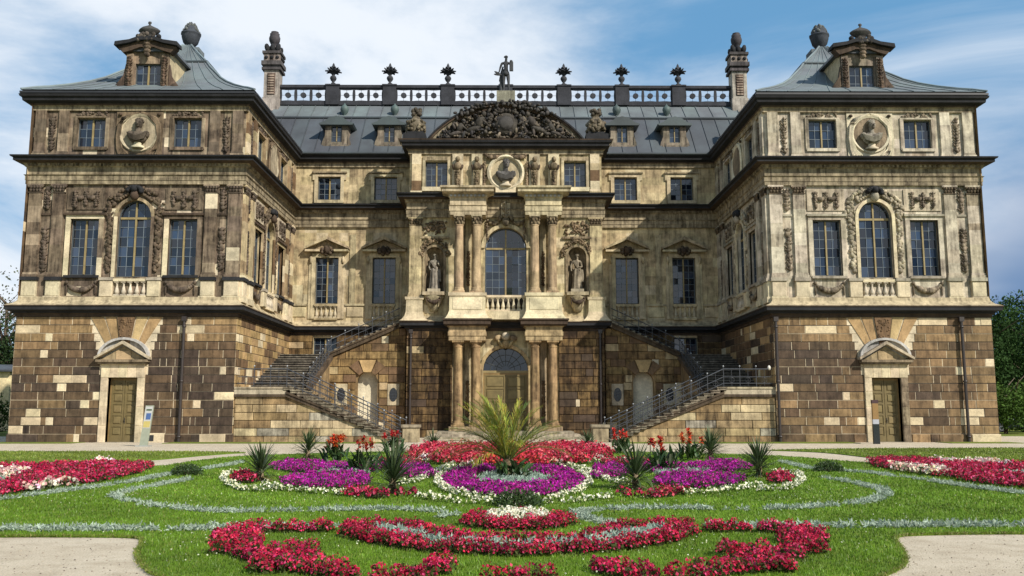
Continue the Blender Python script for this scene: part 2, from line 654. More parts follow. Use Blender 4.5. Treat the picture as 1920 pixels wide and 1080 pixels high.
def window(parent, fr, xc, z0, z1, w, y, cols, rows, arch=False, transom=None, singles=True, mull=0.085, barw=0.02):
    t = 0.07
    x0, x1 = xc - w / 2, xc + w / 2
    r = w / 2
    sp = z1 - r if arch else z1
    b = MB(fr, FRAMEC)
    b.box(x0, x0 + t, y - 0.05, y + 0.03, z0, sp)
    b.box(x1 - t, x1, y - 0.05, y + 0.03, z0, sp)
    b.box(x0 + t, x1 - t, y - 0.05, y + 0.03, z0, z0 + t)
    if arch:
        for k in range(12):
            a0, a1 = PI * k / 12, PI * (k + 1) / 12
            b.prism([(xc + r * math.cos(a0), sp + r * math.sin(a0)), (xc + r * math.cos(a1), sp + r * math.sin(a1)),
                     (xc + (r - t) * math.cos(a1), sp + (r - t) * math.sin(a1)), (xc + (r - t) * math.cos(a0), sp + (r - t) * math.sin(a0))], y - 0.05, y + 0.03)
    else:
        b.box(x0 + t, x1 - t, y - 0.05, y + 0.03, z1 - t, z1)
    wo = b.build('window', 'wood', parent)
    m = MB(fr, OCHRE)
    tz = transom
    m.box(xc - mull / 2, xc + mull / 2, y - 0.085, y + 0.02, z0 + t, (z1 - t) if not arch else (z1 - t - 0.01))
    if tz:
        m.box(x0 + t, xc - mull / 2, y - 0.08, y + 0.02, tz - 0.06, tz + 0.06)
        m.box(xc + mull / 2, x1 - t, y - 0.08, y + 0.02, tz - 0.06, tz + 0.06)
    m.build('mullion', 'wood', wo)
    g = MB(fr, BAR)
    stuff = MB(fr, (0.02, 0.03, 0.05, 0))
    pw = (w - 2 * t) / cols
    zb = z0 + t
    zt = (sp if arch else z1 - t)
    ph = (zt - zb) / rows

    def top(x):
        return sp + math.sqrt(max(0.0, (r - t) ** 2 - (x - xc) ** 2)) if arch else zt
    for i in range(1, cols):
        x = x0 + t + pw * i
        if abs(x - xc) > 0.02:
            g.box(x - barw / 2, x + barw / 2, y - 0.035, y + 0.012, zb, top(x) - 0.005)
    for j in range(1, rows + (1 if arch else 0)):
        z = zb + ph * j
        g.box(x0 + t, x1 - t, y - 0.03, y + 0.011, z - barw / 2, z + barw / 2)
    if arch:
        zz = sp + ph * 0.8
        if zz < sp + r - t - 0.1:
            hw = math.sqrt((r - t) ** 2 - (zz - sp) ** 2)
            g.box(xc - hw, xc + hw, y - 0.03, y + 0.011, zz - barw / 2, zz + barw / 2)
    g.build('glazing_bars', 'wood', wo)
    pm = pane_mesh(pw - 0.004, ph - 0.004)
    for i in range(cols):
        for j in range(rows):
            xx = x0 + t + pw * (i + 0.5)
            zz = zb + ph * j + 0.002
            if singles:
                o = inst('pane', pm, wo, fr(xx, y, zz), fr.a)
                o.rotation_euler = (random.gauss(0, 0.03), 0, fr.a + random.gauss(0, 0.035))
            else:
                
                j_ = [random.uniform(-0.008, 0.008) for _ in range(3)]
                xa_, xb_, zt_ = xx - pw / 2 + 0.002, xx + pw / 2 - 0.002, zz + ph - 0.004
                stuff.add([(xa_, y + j_[0], zz), (xb_, y + j_[1], zz), (xb_, y + j_[1] + j_[2], zt_), (xa_, y + j_[0] + j_[2], zt_)], [(0, 1, 2, 3)])
        if arch:
            xa, xb = x0 + t + pw * i, x0 + t + pw * (i + 1)
            pts = [(xa, sp), (xb, sp)] + [(xb + (xa - xb) * q / 5, top(xb + (xa - xb) * q / 5)) for q in range(6)]
            p = MB(fr, (0.02, 0.03, 0.05, 0))
            p.prism(pts, y - 0.006, y + 0.006)
            p.build('pane', 'glass', wo, fr((xa + xb) / 2, y, sp))
    if stuff.v:
        tag(stuff.build('panes', 'glass', wo), kind='stuff')
    return wo


def relief_drop(b, xc, z0, z1, w, y, seed, col):
    """hanging trophy: knobs and leaf pairs under a ribbon"""
    q = random.Random(seed)
    z = z1
    while z > z0:
        s = w * q.uniform(0.24, 0.42)
        b.ball(xc + q.uniform(-0.1, 0.1) * w, y - 0.05, z - s * 0.5, s * q.uniform(0.6, 1.0), 0.09, s, q.uniform(-0.5, 0.5), 6, 4, jit(col, 0.3))
        for sgn in (-1, 1):
            if q.random() < 0.8:
                b.ball(xc + sgn * w * q.uniform(0.22, 0.36), y - 0.03, z - s * 0.4, s * 0.35, 0.06, s * 0.8, sgn * q.uniform(0.4, 1.0), 5, 3, jit(col, 0.3))
        z -= s * q.uniform(1.0, 1.5)


def festoon(b, x0, x1, z, sag, y, th, seed, col, n=14):
    q = random.Random(seed)
    for k in range(n + 1):
        t = k / n
        x = x0 + (x1 - x0) * t
        zz = z - sag * 4 * t * (1 - t)
        s = th * (0.55 + 0.9 * math.sin(PI * t)) * q.uniform(0.85, 1.15)
        b.ball(x, y - s * 0.5, zz, s * 1.1, s * 0.8, s, q.uniform(-0.7, 0.7), 6, 4, jit(col, 0.3))
    for x in (x0, x1):
        b.ball(x, y - 0.05, z + th * 0.4, th * 0.8, th * 0.6, th * 0.8, 0, 6, 4, jit(col, 0.2))
        b.ball(x, y - 0.03, z - sag * 0.9, th * 0.45, th * 0.4, sag * 0.8, 0, 5, 4, jit(col, 0.2))


def baluster_mesh(h, r, col, cache={}):
    k = (round(h, 3), round(r, 3), tuple(col))
    if k not in cache:
        b = MB(ID, col)
        b.box(-r, r, -r, r, 0, h * 0.1)
        b.box(-r, r, -r, r, h * 0.92, h)
        b.lathe([(r * 0.5, h * 0.1), (r * 0.95, h * 0.2), (r * 1.0, h * 0.3), (r * 0.7, h * 0.5), (r * 0.42, h * 0.68), (r * 0.42, h * 0.78), (r * 0.7, h * 0.85), (r * 0.45, h * 0.92)], 0, 0, 8)
        cache[k] = b.mesh('baluster', 'stone')
    return cache[k]


def balustrade(parent, fr, x0, x1, z0, z1, y, n, col, rail):
    b = MB(fr, rail)
    b.box(x0, x1, y - 0.14, y + 0.14, z0 - 0.14, z0)
    b.box(x0, x1, y - 0.16, y + 0.16, z1, z1 + 0.15)
    o = b.build('balustrade', 'stone', parent)
    me = baluster_mesh(z1 - z0, min(0.13, (x1 - x0) / n * 0.36), col)
    for k in range(n):
        x = x0 + (x1 - x0) * (k + 0.5) / n
        inst('baluster', me, o, fr(x, y, z0), fr.a)
    return o


def pilaster(parent, fr, xc, z0, z1, w, y, pf, cap=0.5, drums=6, capcol=DARK, name='pilaster'):
    """flat pilaster of stacked stones standing 12 cm proud of y, with moulded base and leafy capital"""
    b = MB(fr)
    zc = z1 - cap
    d = 0.13
    b.box(xc - w / 2 - 0.07, xc + w / 2 + 0.07, y - d - 0.07, y, z0, z0 + 0.14, pf())
    b.box(xc - w / 2 - 0.035, xc + w / 2 + 0.035, y - d - 0.035, y, z0 + 0.14, z0 + 0.26, pf())
    zz = [z0 + 0.26]
    for k in range(1, drums):
        zz.append(z0 + 0.26 + (zc - z0 - 0.26) * (k + random.uniform(-0.3, 0.3)) / drums)
    zz.append(zc)
    for k in range(drums):
        b.box(xc - w / 2, xc + w / 2, y - d, y, zz[k], zz[k + 1], pf())
    if cap > 0:
        b.box(xc - w / 2 - 0.04, xc + w / 2 + 0.04, y - d - 0.04, y, zc, zc + 0.05, capcol)
        for i in range(4):
            x = xc - w / 2 + w * (i + 0.5) / 4
            b.ball(x, y - d - 0.03, zc + cap * 0.35, w * 0.14, 0.07, cap * 0.28, 0, 5, 4, jit(capcol, 0.3))
            b.ball(x + w * 0.05, y - d - 0.06, zc + cap * 0.62, w * 0.13, 0.08, cap * 0.2, 0.3, 5, 4, jit(capcol, 0.3))
        for sg in (-1, 1):
            b.ball(xc + sg * (w / 2 + 0.02), y - d - 0.03, zc + cap * 0.72, 0.09, 0.1, 0.09, 0, 6, 4, jit(capcol, 0.2))
        b.box(xc - w / 2 - 0.1, xc + w / 2 + 0.1, y - d - 0.09, y, z1 - 0.1, z1, pf())
    return b.build(name, 'stone', parent)


def pal(side):
    """wing upper stone: the left wing is sooty brown with pale replaced stones, the right one cleaned beige"""
    if side < 0:
        return lambda *a: pick((40, (0.22, 0.163, 0.11, 0.52)), (34, (0.255, 0.192, 0.132, 0.5)), (14, (0.34, 0.265, 0.178, 0.4)), (8, (0.56, 0.47, 0.33, 0.1)), (10, (0.17, 0.128, 0.092, 0.4)))
    return lambda *a: pick((50, (0.48, 0.415, 0.315, 0.36)), (36, (0.44, 0.375, 0.275, 0.4)), (10, (0.54, 0.475, 0.365, 0.25)), (4, (0.34, 0.275, 0.19, 0.45)))


def ramp3(v, a, b, c):
    v = max(0.0, min(1.0, v))
    p, q, u = (a, b, v * 2) if v < 0.5 else (b, c, v * 2 - 1)
    return tuple(p[k] + (q[k] - p[k]) * u for k in range(3))


def pal_base(side):
    """wing base stones: tone drifts slowly across the wall, pale repairs come in groups"""
    def f(x=0.0, z=0.0):
        v = 0.5 + 0.75 * mnoise.noise(Vector((x * 0.33 + side * 7, z * 0.42, 1.7))) + random.uniform(-0.3, 0.3) + (0.16 if side > 0 else -0.12)
        if z > 5.3:
            v += 0.32
        if 2.0 < z < 4.6:
            v -= 0.12
        r = mnoise.noise(Vector((x * 0.5 + side * 3.3, z * 0.6, 9.1)))
        if random.random() < (0.035 if side < 0 else 0.075) + max(0.0, r) * 0.18:
            return jit((0.52, 0.42, 0.27, 0.12), 0.12)
        c = ramp3(v, (0.068, 0.048, 0.034), (0.125, 0.08, 0.044), (0.275, 0.18, 0.088))
        return jit((*c, 0.34), 0.1)
    return f


pal_c = lambda *a: pick((50, (0.48, 0.39, 0.225, 0.38)), (35, (0.43, 0.34, 0.19, 0.42)), (15, (0.52, 0.43, 0.27, 0.3)))
pal_cb = lambda *a: pick((24, (0.27, 0.17, 0.068, 0.6)), (40, (0.19, 0.118, 0.05, 0.6)), (26, (0.13, 0.08, 0.04, 0.6)), (4, (0.40, 0.3, 0.17, 0.3)), (8, DARK))


def courses(u0, u1, z0, z1, n, excl, palf, lmin=0.55, lmax=1.7):
    """list of stones (x0,x1,z0,z1,colour); excl(zmid) -> list of (a,b) spans to leave free"""
    out = []
    h = (z1 - z0) / n
    for j in range(n):
        za, zb = z0 + h * j, z0 + h * (j + 1)
        spans = [(u0, u1)]
        for a, b in excl((za + zb) / 2):
            ns = []
            for p, q in spans:
                if b <= p or a >= q:
                    ns.append((p, q))
                    continue
                if a > p:
                    ns.append((p, a))
                if b < q:
                    ns.append((b, q))
            spans = ns
        for p, q in spans:
            x = p
            while x < q - 0.02:
                w = random.uniform(lmin, lmax) if random.random() > 0.18 else random.uniform(0.28, 0.5)
                if q - (x + w) < 0.4:
                    w = q - x
                    if w > lmax * 1.15:
                        w = w / 2
                c = palf(x, za)
                if w < 0.5 and random.random() < 0.3:
                    c = jit(CREAM)
                out.append((x, x + w, za, zb, c))
                x += w
    return out


def lay(parent, fr, st, y0=0.0, gap=0.015, singles=True, ch=0.012, name='stone_block', dep=0.1, gz=0.02):
    if singles:
        for x0, x1, z0, z1, c in st:
            b = MB(fr, c)
            pr = random.uniform(-0.012, 0.008)
            b.block(x0 + gap, x1 - gap, z0 + gz, z1 - gz, y0 + pr, y0 + dep, ch)
            b.build(name, 'stone', parent, fr((x0 + x1) / 2, y0, z0))
    else:
        b = MB(fr)
        for x0, x1, z0, z1, c in st:
            pr = random.uniform(-0.012, 0.008)
            b.block(x0 + gap, x1 - gap, z0 + gz, z1 - gz, y0 + pr, y0 + dep, ch, c)
        tag(b.build('stone_courses', 'stone', parent), kind='stuff')


def double_door(parent, fr, xc, z0, z1, w, y, rows=4):
    b = MB(fr, (0.2, 0.13, 0.05, 0))
    b.box(xc - w / 2, xc - w / 2 + 0.08, y - 0.04, y + 0.06, z0, z1)
    b.box(xc + w / 2 - 0.08, xc + w / 2, y - 0.04, y + 0.06, z0, z1)
    b.box(xc - w / 2 + 0.08, xc + w / 2 - 0.08, y - 0.04, y + 0.06, z1 - 0.12, z1)
    d = b.build('door', 'wood', parent)
    for sg in (-1, 1):
        l = MB(fr, DOORC)
        xa, xb = (xc - w / 2 + 0.08, xc - 0.012) if sg < 0 else (xc + 0.012, xc + w / 2 - 0.08)
        zt = z1 - 0.12
        l.box(xa, xb, y, y + 0.05, z0, zt)
        l.box(xa, xb, y - 0.05, y - 0.001, z0, z0 + 0.32)
        kick = z0 + 0.32
        h = (zt - kick) / rows
        for k in range(rows):
            za = kick + h * k
            l.box(xa, xa + 0.1, y - 0.035, y - 0.001, za, za + h)
            l.box(xb - 0.1, xb, y - 0.035, y - 0.001, za, za + h)
            l.box(xa + 0.1, xb - 0.1, y - 0.034, y - 0.001, za + h - 0.11, za + h)
            l.block(xa + 0.15, xb - 0.15, za + 0.06, za + h - 0.17, y - 0.04, y - 0.001, 0.035, jit((0.155, 0.118, 0.05, 0), 0.15))
        l.build('door_leaf', 'wood', d)
    hd = MB(fr, (0.03, 0.025, 0.02, 0))
    hd.ball(xc + 0.07, y - 0.08, z0 + 1.15, 0.035, 0.04, 0.035)
    hd.box(xc + 0.05, xc + 0.09, y - 0.055, y - 0.035, z0 + 1.0, z0 + 1.3)
    hd.build('handle', 'iron', d)
    return d


# ---------------------------------------------------------------- wing bases
def wing_base(s):
    fr = Frame(s * WX, 50.0)
    pf = pal_base(s)
    b = MB(fr, MORTAR)
    b.wall(-6.08, 6.08, -0.3, 6.9, 0.016, 0.5, [(-0.8, 0.8, 0.0, 3.5, False)], lambda: MORTAR, 6, 7)
    for k in range(15):
        zj = 0.45 + 6.4 * k / 14
        w0 = 1.0 if zj < 4.6 else 1.4
        jc = (0.035, 0.027, 0.02, 0) if k % 4 else (0.3, 0.24, 0.16, 0.2)
        b.box(-6.08, -w0, 0.010, 0.03, zj - 0.018, zj + 0.018, jc)
        b.box(w0, 6.08, 0.010, 0.03, zj - 0.018, zj + 0.018, jc)
    b.box(-6.08, 6.08, 0.55, 0.6, -0.3, 6.9, (0.02, 0.02, 0.02, 0))
    bw = b.build('base_wall', 'stone', palace)

    def ex(z):
        if z < 3.5:
            return [(-1.16, 1.16)]
        if z < 4.75:
            return [(-1.32, 1.32)]
        return [(-1.45 - (z - 4.75) * 0.28, 1.45 + (z - 4.75) * 0.28)]
    lay(bw, fr, courses(-6.08, 6.08, 0.45, 6.85, 14, ex, pf, 0.6, 1.75))
    # plinth
    for x0, x1, z0, z1, c in courses(-6.14, 6.14, -0.3, 0.43, 1, lambda z: [(-1.25, 1.25)], pf, 0.7, 1.8):
        p = MB(fr)
        p.block(x0 + 0.008, x1 - 0.008, z0, z1, -0.07, 0.2, 0.025, c)
        p.build('plinth_block', 'stone', bw)
    # fan of voussoirs over the portal
    cz = 3.6
    ang = [-0.56, -0.36, -0.16, 0.16, 0.36, 0.56]
    back = MB(fr, TAN)
    back.prism([(-1.3, 4.6), (1.3, 4.6), (2.02, 6.84), (-2.02, 6.84)], 0.02, 0.04)
    back.build('voussoir_bed', 'stone', bw)
    for k in range(5):
        a0, a1 = ang[k] + 0.012, ang[k + 1] - 0.012
        v = MB(fr, jit(BROWN) if k == 2 else jit(random.choice([TAN, TAN, (0.42, 0.3, 0.15, 0.1)])))
        r0 = 1.75
        top = 6.84
        def P(a, rr=None):
            if rr is None:
                return (math.tan(a) * (top - cz), top)
            return (rr * math.sin(a), cz + rr * math.cos(a))
        y0 = -0.10 if k == 2 else -0.02
        v.prism([P(a0, r0), P(a1, r0), P(a1), P(a0)], y0, 0.1)
        if k == 2:
            q = random.Random(5)
            for _ in range(46):
                v.ball(q.uniform(-0.42, 0.42) * 0.75, y0, q.uniform(5.45, 6.75), q.uniform(0.04, 0.07), 0.04, q.uniform(0.04, 0.07), 0, 5, 3, jit(BROWN, 0.3))
        v.build('keystone' if k == 2 else 'voussoir', 'stone', bw)
    # portal surround, lintel, pediment, hood
    CR = (0.52, 0.43, 0.285, 0.22)
    for sg in (-1, 1):
        j = MB(fr)
        for z0, z1 in ((0, 0.9), (0.9, 1.9), (1.9, 2.75), (2.75, 3.5)):
            j.block(sg * 1.0 - 0.2, sg * 1.0 + 0.2, z0, z1, -0.1, 0.32, 0.02, jit(CR if s < 0 or sg < 0 else (0.42, 0.33, 0.21, 0.5), 0.1))
        j.build('door_jamb', 'stone', palace)
    l = MB(fr)
    for k in range(5):
        xa = -1.2 + 2.4 * k / 5
        l.block(xa, xa + 2.4 / 5, 3.5, 4.32, -0.105, 0.32, 0.018, jit(CR, 0.12))
    l.build('lintel', 'stone', palace)
    pe = MB(fr)
    GB = (0.25, 0.19, 0.12, 0.4)
    pe.box(-1.42, 1.42, -0.4, 0.1, 4.34, 4.47, GB)
    pe.box(-1.32, 1.32, -0.3, 0.1, 4.24, 4.335, GB)
    pe.prism([(-1.25, 4.475), (1.25, 4.475), (0, 5.22)], -0.12, 0.1, jit((0.36, 0.27, 0.16, 0.35)))
    for sg in (-1, 1):
        pe.prism([(sg * 1.5, 4.48), (sg * 1.5, 4.62), (sg * 0.0, 5.5), (sg * 0.0, 5.33)], -0.42, 0.1, jit((0.40, 0.33, 0.23, 0.3)))
    pe.box(-0.4, 0.4, -0.16, -0.125, 4.49, 4.95, jit((0.4, 0.29, 0.16, 0.2)))
    pe.build('pediment', 'stone', palace)
    ho = MB(fr)
    arc = [(1.42 * math.cos(PI * k / 14), 4.62 + 1.08 * math.sin(PI * k / 14)) for k in range(15)]
    arc2 = [(1.28 * math.cos(PI * k / 14), 4.62 + 0.95 * math.sin(PI * k / 14)) for k in range(15)]
    for k in range(14):
        ho.prism([arc[k], arc[k + 1], arc2[k + 1], arc2[k]], -0.24, 0.1, (0.42, 0.40, 0.37, 0.25))
    ho.prism(arc2, -0.05, 0.09, (0.36, 0.34, 0.31, 0.3))
    ho.build('hood', 'stone', palace)
    double_door(palace, fr, 0, 0.02, 3.48, 1.6, 0.34, 5)
    st = MB(fr, (0.36, 0.31, 0.23, 0.2))
    st.box(-1.3, 1.3, -0.5, 0.4, -0.2, 0.015)
    st.build('door_step', 'stone', palace)
    # inner side wall of the base, rusticated
    fs = Frame(s * 14.85, 56.15, -s * PI / 2)
    b = MB(fs, MORTAR)
    b.wall(-6.15, 6.15, -0.3, 6.9, 0.03, 0.3, [], lambda: (0.3, 0.24, 0.16, 0.3), 7, 8)
    b2 = b.build('base_side_wall', 'stone', palace)
    ps = pal_base(s) if s < 0 else (lambda *a: pick((20, DARK), (40, BROWN), (30, TAN), (5, CREAM)))
    pw = lambda *a: pick((25, BROWN), (40, (0.38, 0.255, 0.115, 0.3)), (12, CREAM), (15, TAN)) if s < 0 else ps()
    lay(b2, fs, courses(-6.15, 6.15, 0.0, 6.85, 15, lambda z: [], pw, 0.6, 1.6), singles=False)
    # rear and outer flanks
    b = MB(ID, jit(BROWN))
    xo = s * 27.01
    b.wall(min(xo, s * 14.85), max(xo, s * 14.85), -0.3, 19.3, 82.0, 0.2, [], pf)
    fo = Frame(s * 27.01, 66.0, s * PI / 2)
    b.fr = fo
    b.wall(-16, 16, -0.3, 19.3, 0, 0.2, [], pf)
    b.build('flank_wall', 'stone', palace)


for s in (-1, 1):
    wing_base(s)

# dark rainwater pipes
def drainpipe(x, y, z0, z1):
    b = MB(ID, (0.028, 0.02, 0.017, 0))
    b.tube([(x, y, z0), (x, y, z1)], 0.085, 8)
    for z in (z0 + 0.3, (z0 + z1) / 2, z1 - 0.3):
        b.lathe([(0.085, z - 0.05), (0.12, z - 0.04), (0.12, z + 0.04), (0.085, z + 0.05)], x, y, 8)
    b.box(x - 0.13, x + 0.13, y - 0.1, y + 0.1, z1, z1 + 0.25)
    b.build('drainpipe', 'iron', palace)


drainpipe(-WX + 3.25, 49.82, 0.0, 6.6)
drainpipe(WX + 4.3, 49.82, 0.0, 6.6)
drainpipe(WX - 6.0, 49.8, 0.0, 6.6)
for s in (-1, 1):
    drainpipe(s * 6.15, 58.8, 0.1, 6.7)

# ---------------------------------------------------------------- continuous mouldings round the forecourt
PATH = [(27.0, 82), (27.0, 50.0), (14.85, 50.0), (14.85, YB), (6.4, YB), (6.4, YR), (-6.4, YR), (-6.4, YB), (-14.85, YB), (-14.85, 50.0), (-27.0, 50.0), (-27.0, 82)]


def inset(path):
    return [(math.copysign(26.98, x) if abs(abs(x) - 27) < 0.1 else (math.copysign(14.88, x) if abs(abs(x) - 14.85) < 0.1 else x),
             50.3 if abs(y - 50) < 0.1 else y) for x, y in path]


b = MB(ID)
CT = (0.43, 0.35, 0.22, 0.35)
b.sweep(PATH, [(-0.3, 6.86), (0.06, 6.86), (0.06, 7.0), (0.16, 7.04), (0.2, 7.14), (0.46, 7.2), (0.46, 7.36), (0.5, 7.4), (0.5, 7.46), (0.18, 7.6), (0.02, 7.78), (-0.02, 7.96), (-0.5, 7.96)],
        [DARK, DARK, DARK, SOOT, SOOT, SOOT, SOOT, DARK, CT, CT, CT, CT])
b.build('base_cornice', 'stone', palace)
UP = inset(PATH)
b = MB(ID)
EN = (0.38, 0.31, 0.2, 0.5)
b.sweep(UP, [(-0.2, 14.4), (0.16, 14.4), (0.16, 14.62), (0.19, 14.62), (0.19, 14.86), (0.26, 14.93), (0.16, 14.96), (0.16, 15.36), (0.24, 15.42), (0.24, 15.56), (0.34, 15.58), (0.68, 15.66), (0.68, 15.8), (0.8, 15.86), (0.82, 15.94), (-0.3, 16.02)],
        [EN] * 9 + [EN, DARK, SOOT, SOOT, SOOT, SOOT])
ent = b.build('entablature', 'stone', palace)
d = MB(ID, (0.36, 0.29, 0.19, 0.5))
for i in range(1, len(UP) - 2):
    a, c = Vector(UP[i]), Vector(UP[i + 1])
    dr = (c - a)
    L = dr.length
    dr.normalize()
    n = Vector((-dr.y, dr.x))
    k = 0.2
    while k < L - 0.1:
        p = a + dr * k + n * 0.24
        q = a + dr * (k + 0.13) + n * 0.33
        d.box(min(p.x, q.x), max(p.x, q.x), min(p.y, q.y), max(p.y, q.y), 15.43, 15.57)
        k += 0.26
tag(d.build('dentils', 'stone', ent), kind='stuff')
b = MB(ID)
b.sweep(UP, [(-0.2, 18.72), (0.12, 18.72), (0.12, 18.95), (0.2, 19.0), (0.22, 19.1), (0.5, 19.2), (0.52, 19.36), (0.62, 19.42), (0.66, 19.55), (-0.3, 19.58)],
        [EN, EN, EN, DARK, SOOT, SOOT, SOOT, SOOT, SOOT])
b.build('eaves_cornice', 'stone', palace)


# ---------------------------------------------------------------- upper facades of the wings
def facade(s, fr, hw, front=True):
    pf = pal(s)
    fq = (lambda: jit((0.40, 0.30, 0.17, 0.3), 0.15)) if not front else pf
    if not front and s < 0:
        pf = fq = lambda: pick((50, (0.43, 0.34, 0.2, 0.3)), (30, (0.36, 0.26, 0.15, 0.4)), (15, CREAM), (10, BROWN))
    capc = (0.09, 0.068, 0.05, 0.3) if s < 0 else (0.15, 0.11, 0.07, 0.5)
    relc = (0.12, 0.09, 0.065, 0.4) if (s < 0) else (0.27, 0.215, 0.15, 0.5)
    wl_ = MB(fr)
    ops = [(-0.95, 0.95, 9.12, 13.5, True)]
    for sg in (-1, 1):
        ops += [(sg * 2.76 - 0.8, sg * 2.76 + 0.8, 9.22, 12.42, False), (sg * 2.74 - 0.82, sg * 2.74 + 0.82, 16.62, 18.3, False)]
    wl_.wall(-hw, hw, 7.5, 19.3, 0, 0.36, ops, pf, 0.95, 0.6)
    wl_.box(-hw + 0.1, hw - 0.1, 0.5, 0.55, 7.5, 19.3, (0.02, 0.02, 0.02, 0))
    W = wl_.build('upper_wall', 'stone', palace)
    # windows
    for sg in (-1, 1):
        window(palace, fr, sg * 2.76, 9.22, 12.42, 1.6, 0.26, 4, 6, singles=front)
        window(palace, fr, sg * 2.74, 16.62, 18.3, 1.64, 0.24, 4, 3, singles=front)
    window(palace, fr, 0, 9.12, 13.5, 1.9, 0.28, 4, 6, arch=True, transom=12.5, singles=front)
    # window surrounds
    for sg in (-1, 1):
        x = sg * 2.76
        for e in (-1, 1):
            b = MB(fr)
            for z0, z1 in ((9.1, 10.2), (10.2, 11.3), (11.3, 12.42)):
                b.box(x + e * 0.93 - 0.13, x + e * 0.93 + 0.13, -0.09, 0.1, z0, z1, jit(CREAM) if (s < 0 and e < 0 and front) else pf())
            b.build('window_jamb', 'stone', palace)
        b = MB(fr)
        b.box(x - 1.06, x + 1.06, -0.095, 0.1, 12.42, 12.62, pf())
        b.box(x - 1.14, x + 1.14, -0.2, 0.1, 12.62, 12.74, jit(GREY if s > 0 else DARK))
        b.box(x - 1.06, x + 1.06, -0.06, -0.002, 12.95, 14.2, jit((0.21, 0.157, 0.107, 0.5)) if (s < 0 and front) else jit((0.45, 0.38, 0.27, 0.35)))
        b.build('window_head', 'stone', palace)
        b = MB(fr)
        for k in (-1, 0, 1):
            relief_drop(b, x + k * 0.6, 13.15, 14.0, 0.34, -0.06, hash((s, sg, k, 3)) % 999, relc)
        festoon(b, x - 0.6, x, 13.8, 0.2, -0.06, 0.09, 4, relc, 7)
        festoon(b, x, x + 0.6, 13.8, 0.2, -0.06, 0.09, 5, relc, 7)
        b.build('trophy_relief', 'stone', palace)
        b = MB(fr)
        b.box(x - 0.98, x + 0.98, -0.16, 0.1, 9.06, 9.2, jit(SOOT if s < 0 else GREY))
        b.build('window_sill', 'stone', palace)
        b = MB(fr)
        festoon(b, x - 0.8, x + 0.8, 8.75, 0.4, -0.02, 0.13, 8, relc, 16)
        b.build('festoon', 'stone', palace)
        x = sg * 2.74
        b = MB(fr)
        for e in (-1, 1):
            b.box(x + e * 0.9 - 0.1, x + e * 0.9 + 0.1, -0.07, 0.1, 16.5, 18.32, pf())
        b.box(x - 1.0, x + 1.0, -0.075, 0.1, 18.32, 18.42, pf())
        b.box(x - 0.95, x + 0.95, -0.1, 0.1, 16.42, 16.6, pf())
        q = random.Random(31)
        for k in range(30):
            b.ball(x + q.uniform(-0.85, 0.85), -0.03, q.uniform(18.46, 18.66), q.uniform(0.06, 0.12), 0.07, q.uniform(0.05, 0.1), q.uniform(-1, 1), 5, 3, jit(relc, 0.3))
        b.build('attic_window_frame', 'stone', palace)
    # pilasters, pedestals and hanging trophies
    for sg in (-1, 1):
        for xc, w in ((4.3, 0.66), (5.62, 0.7)):
            pilaster(palace, fr, sg * xc, 9.1, 14.4, w, 0, pf, 0.5, 6, capc)
            p = MB(fr)
            c = (0.52, 0.44, 0.3, 0.2)
            p.box(sg * xc - w / 2 - 0.12, sg * xc + w / 2 + 0.12, -0.26, 0.05, 7.7, 8.02, jit(c))
            p.block(sg * xc - w / 2 - 0.06, sg * xc + w / 2 + 0.06, 8.02, 8.9, -0.2, 0.05, 0.03, jit(c))
            p.box(sg * xc - w / 2 - 0.12, sg * xc + w / 2 + 0.12, -0.27, 0.05, 8.9, 9.095, jit(SOOT if s < 0 else GREY))
            p.build('pedestal', 'stone', palace)
            pilaster(palace, fr, sg * xc, 16.05, 18.72, w * 0.86, 0, pf, 0.0, 4, capc, 'attic_pilaster')
        b = MB(fr)
        b.box(sg * 4.96 - 0.28, sg * 4.96 + 0.28, -0.06, 0.05, 12.62, 12.74, jit(GREY if s > 0 else DARK))
        b.build('string_course', 'stone', palace)
        for z0, z1, w, sd in ((9.5, 11.9, 0.44, 77), (13.0, 14.2, 0.44, 97), (16.4, 18.4, 0.42, 57)):
            b = MB(fr)
            relief_drop(b, sg * 4.96, z0, z1, w, -0.01, sd + sg + s, relc)
            b.build('hanging_relief', 'stone', palace)
    # arched window: archivolt, foliage, mask, balcony
    b = MB(fr)
    for k in range(14):
        a0, a1 = PI * k / 14, PI * (k + 1) / 14
        b.prism([(0.95 * math.cos(a0), 12.55 + 0.95 * math.sin(a0)), (0.95 * math.cos(a1), 12.55 + 0.95 * math.sin(a1)),
                 (1.13 * math.cos(a1), 12.55 + 1.13 * math.sin(a1)), (1.13 * math.cos(a0), 12.55 + 1.13 * math.sin(a0))], -0.1, 0.05, jit(CREAM if s > 0 else (0.36, 0.28, 0.17, 0.4)))
    for e in (-1, 1):
        for z0, z1 in ((9.1, 10.3), (10.3, 11.5), (11.5, 12.55)):
            b.box(e * 1.04 - 0.09, e * 1.04 + 0.09, -0.1, 0.05, z0, z1, jit(CREAM) if (s > 0 or e < 0) else pf())
    b.build('archivolt', 'stone', palace)
    b = MB(fr)
    fc = (0.5, 0.43, 0.3, 0.5) if (s > 0) else (0.13, 0.095, 0.062, 0.4)
    q = random.Random(17 + s)
    for e in (-1, 1):
        z = 9.5
        while z < 13.0:
            b.ball(e * (1.35 + q.uniform(-0.1, 0.1)), -0.05, z, q.uniform(0.09, 0.17), 0.1, q.uniform(0.12, 0.2), q.uniform(-1.2, 1.2), 6, 4, jit(fc, 0.3))
            b.ball(e * (1.32 + q.uniform(-0.18, 0.18)), -0.03, z + 0.1, 0.06, 0.09, q.uniform(0.1, 0.18), q.uniform(-1.2, 1.2), 5, 3, jit(fc, 0.3))
            z += 0.13
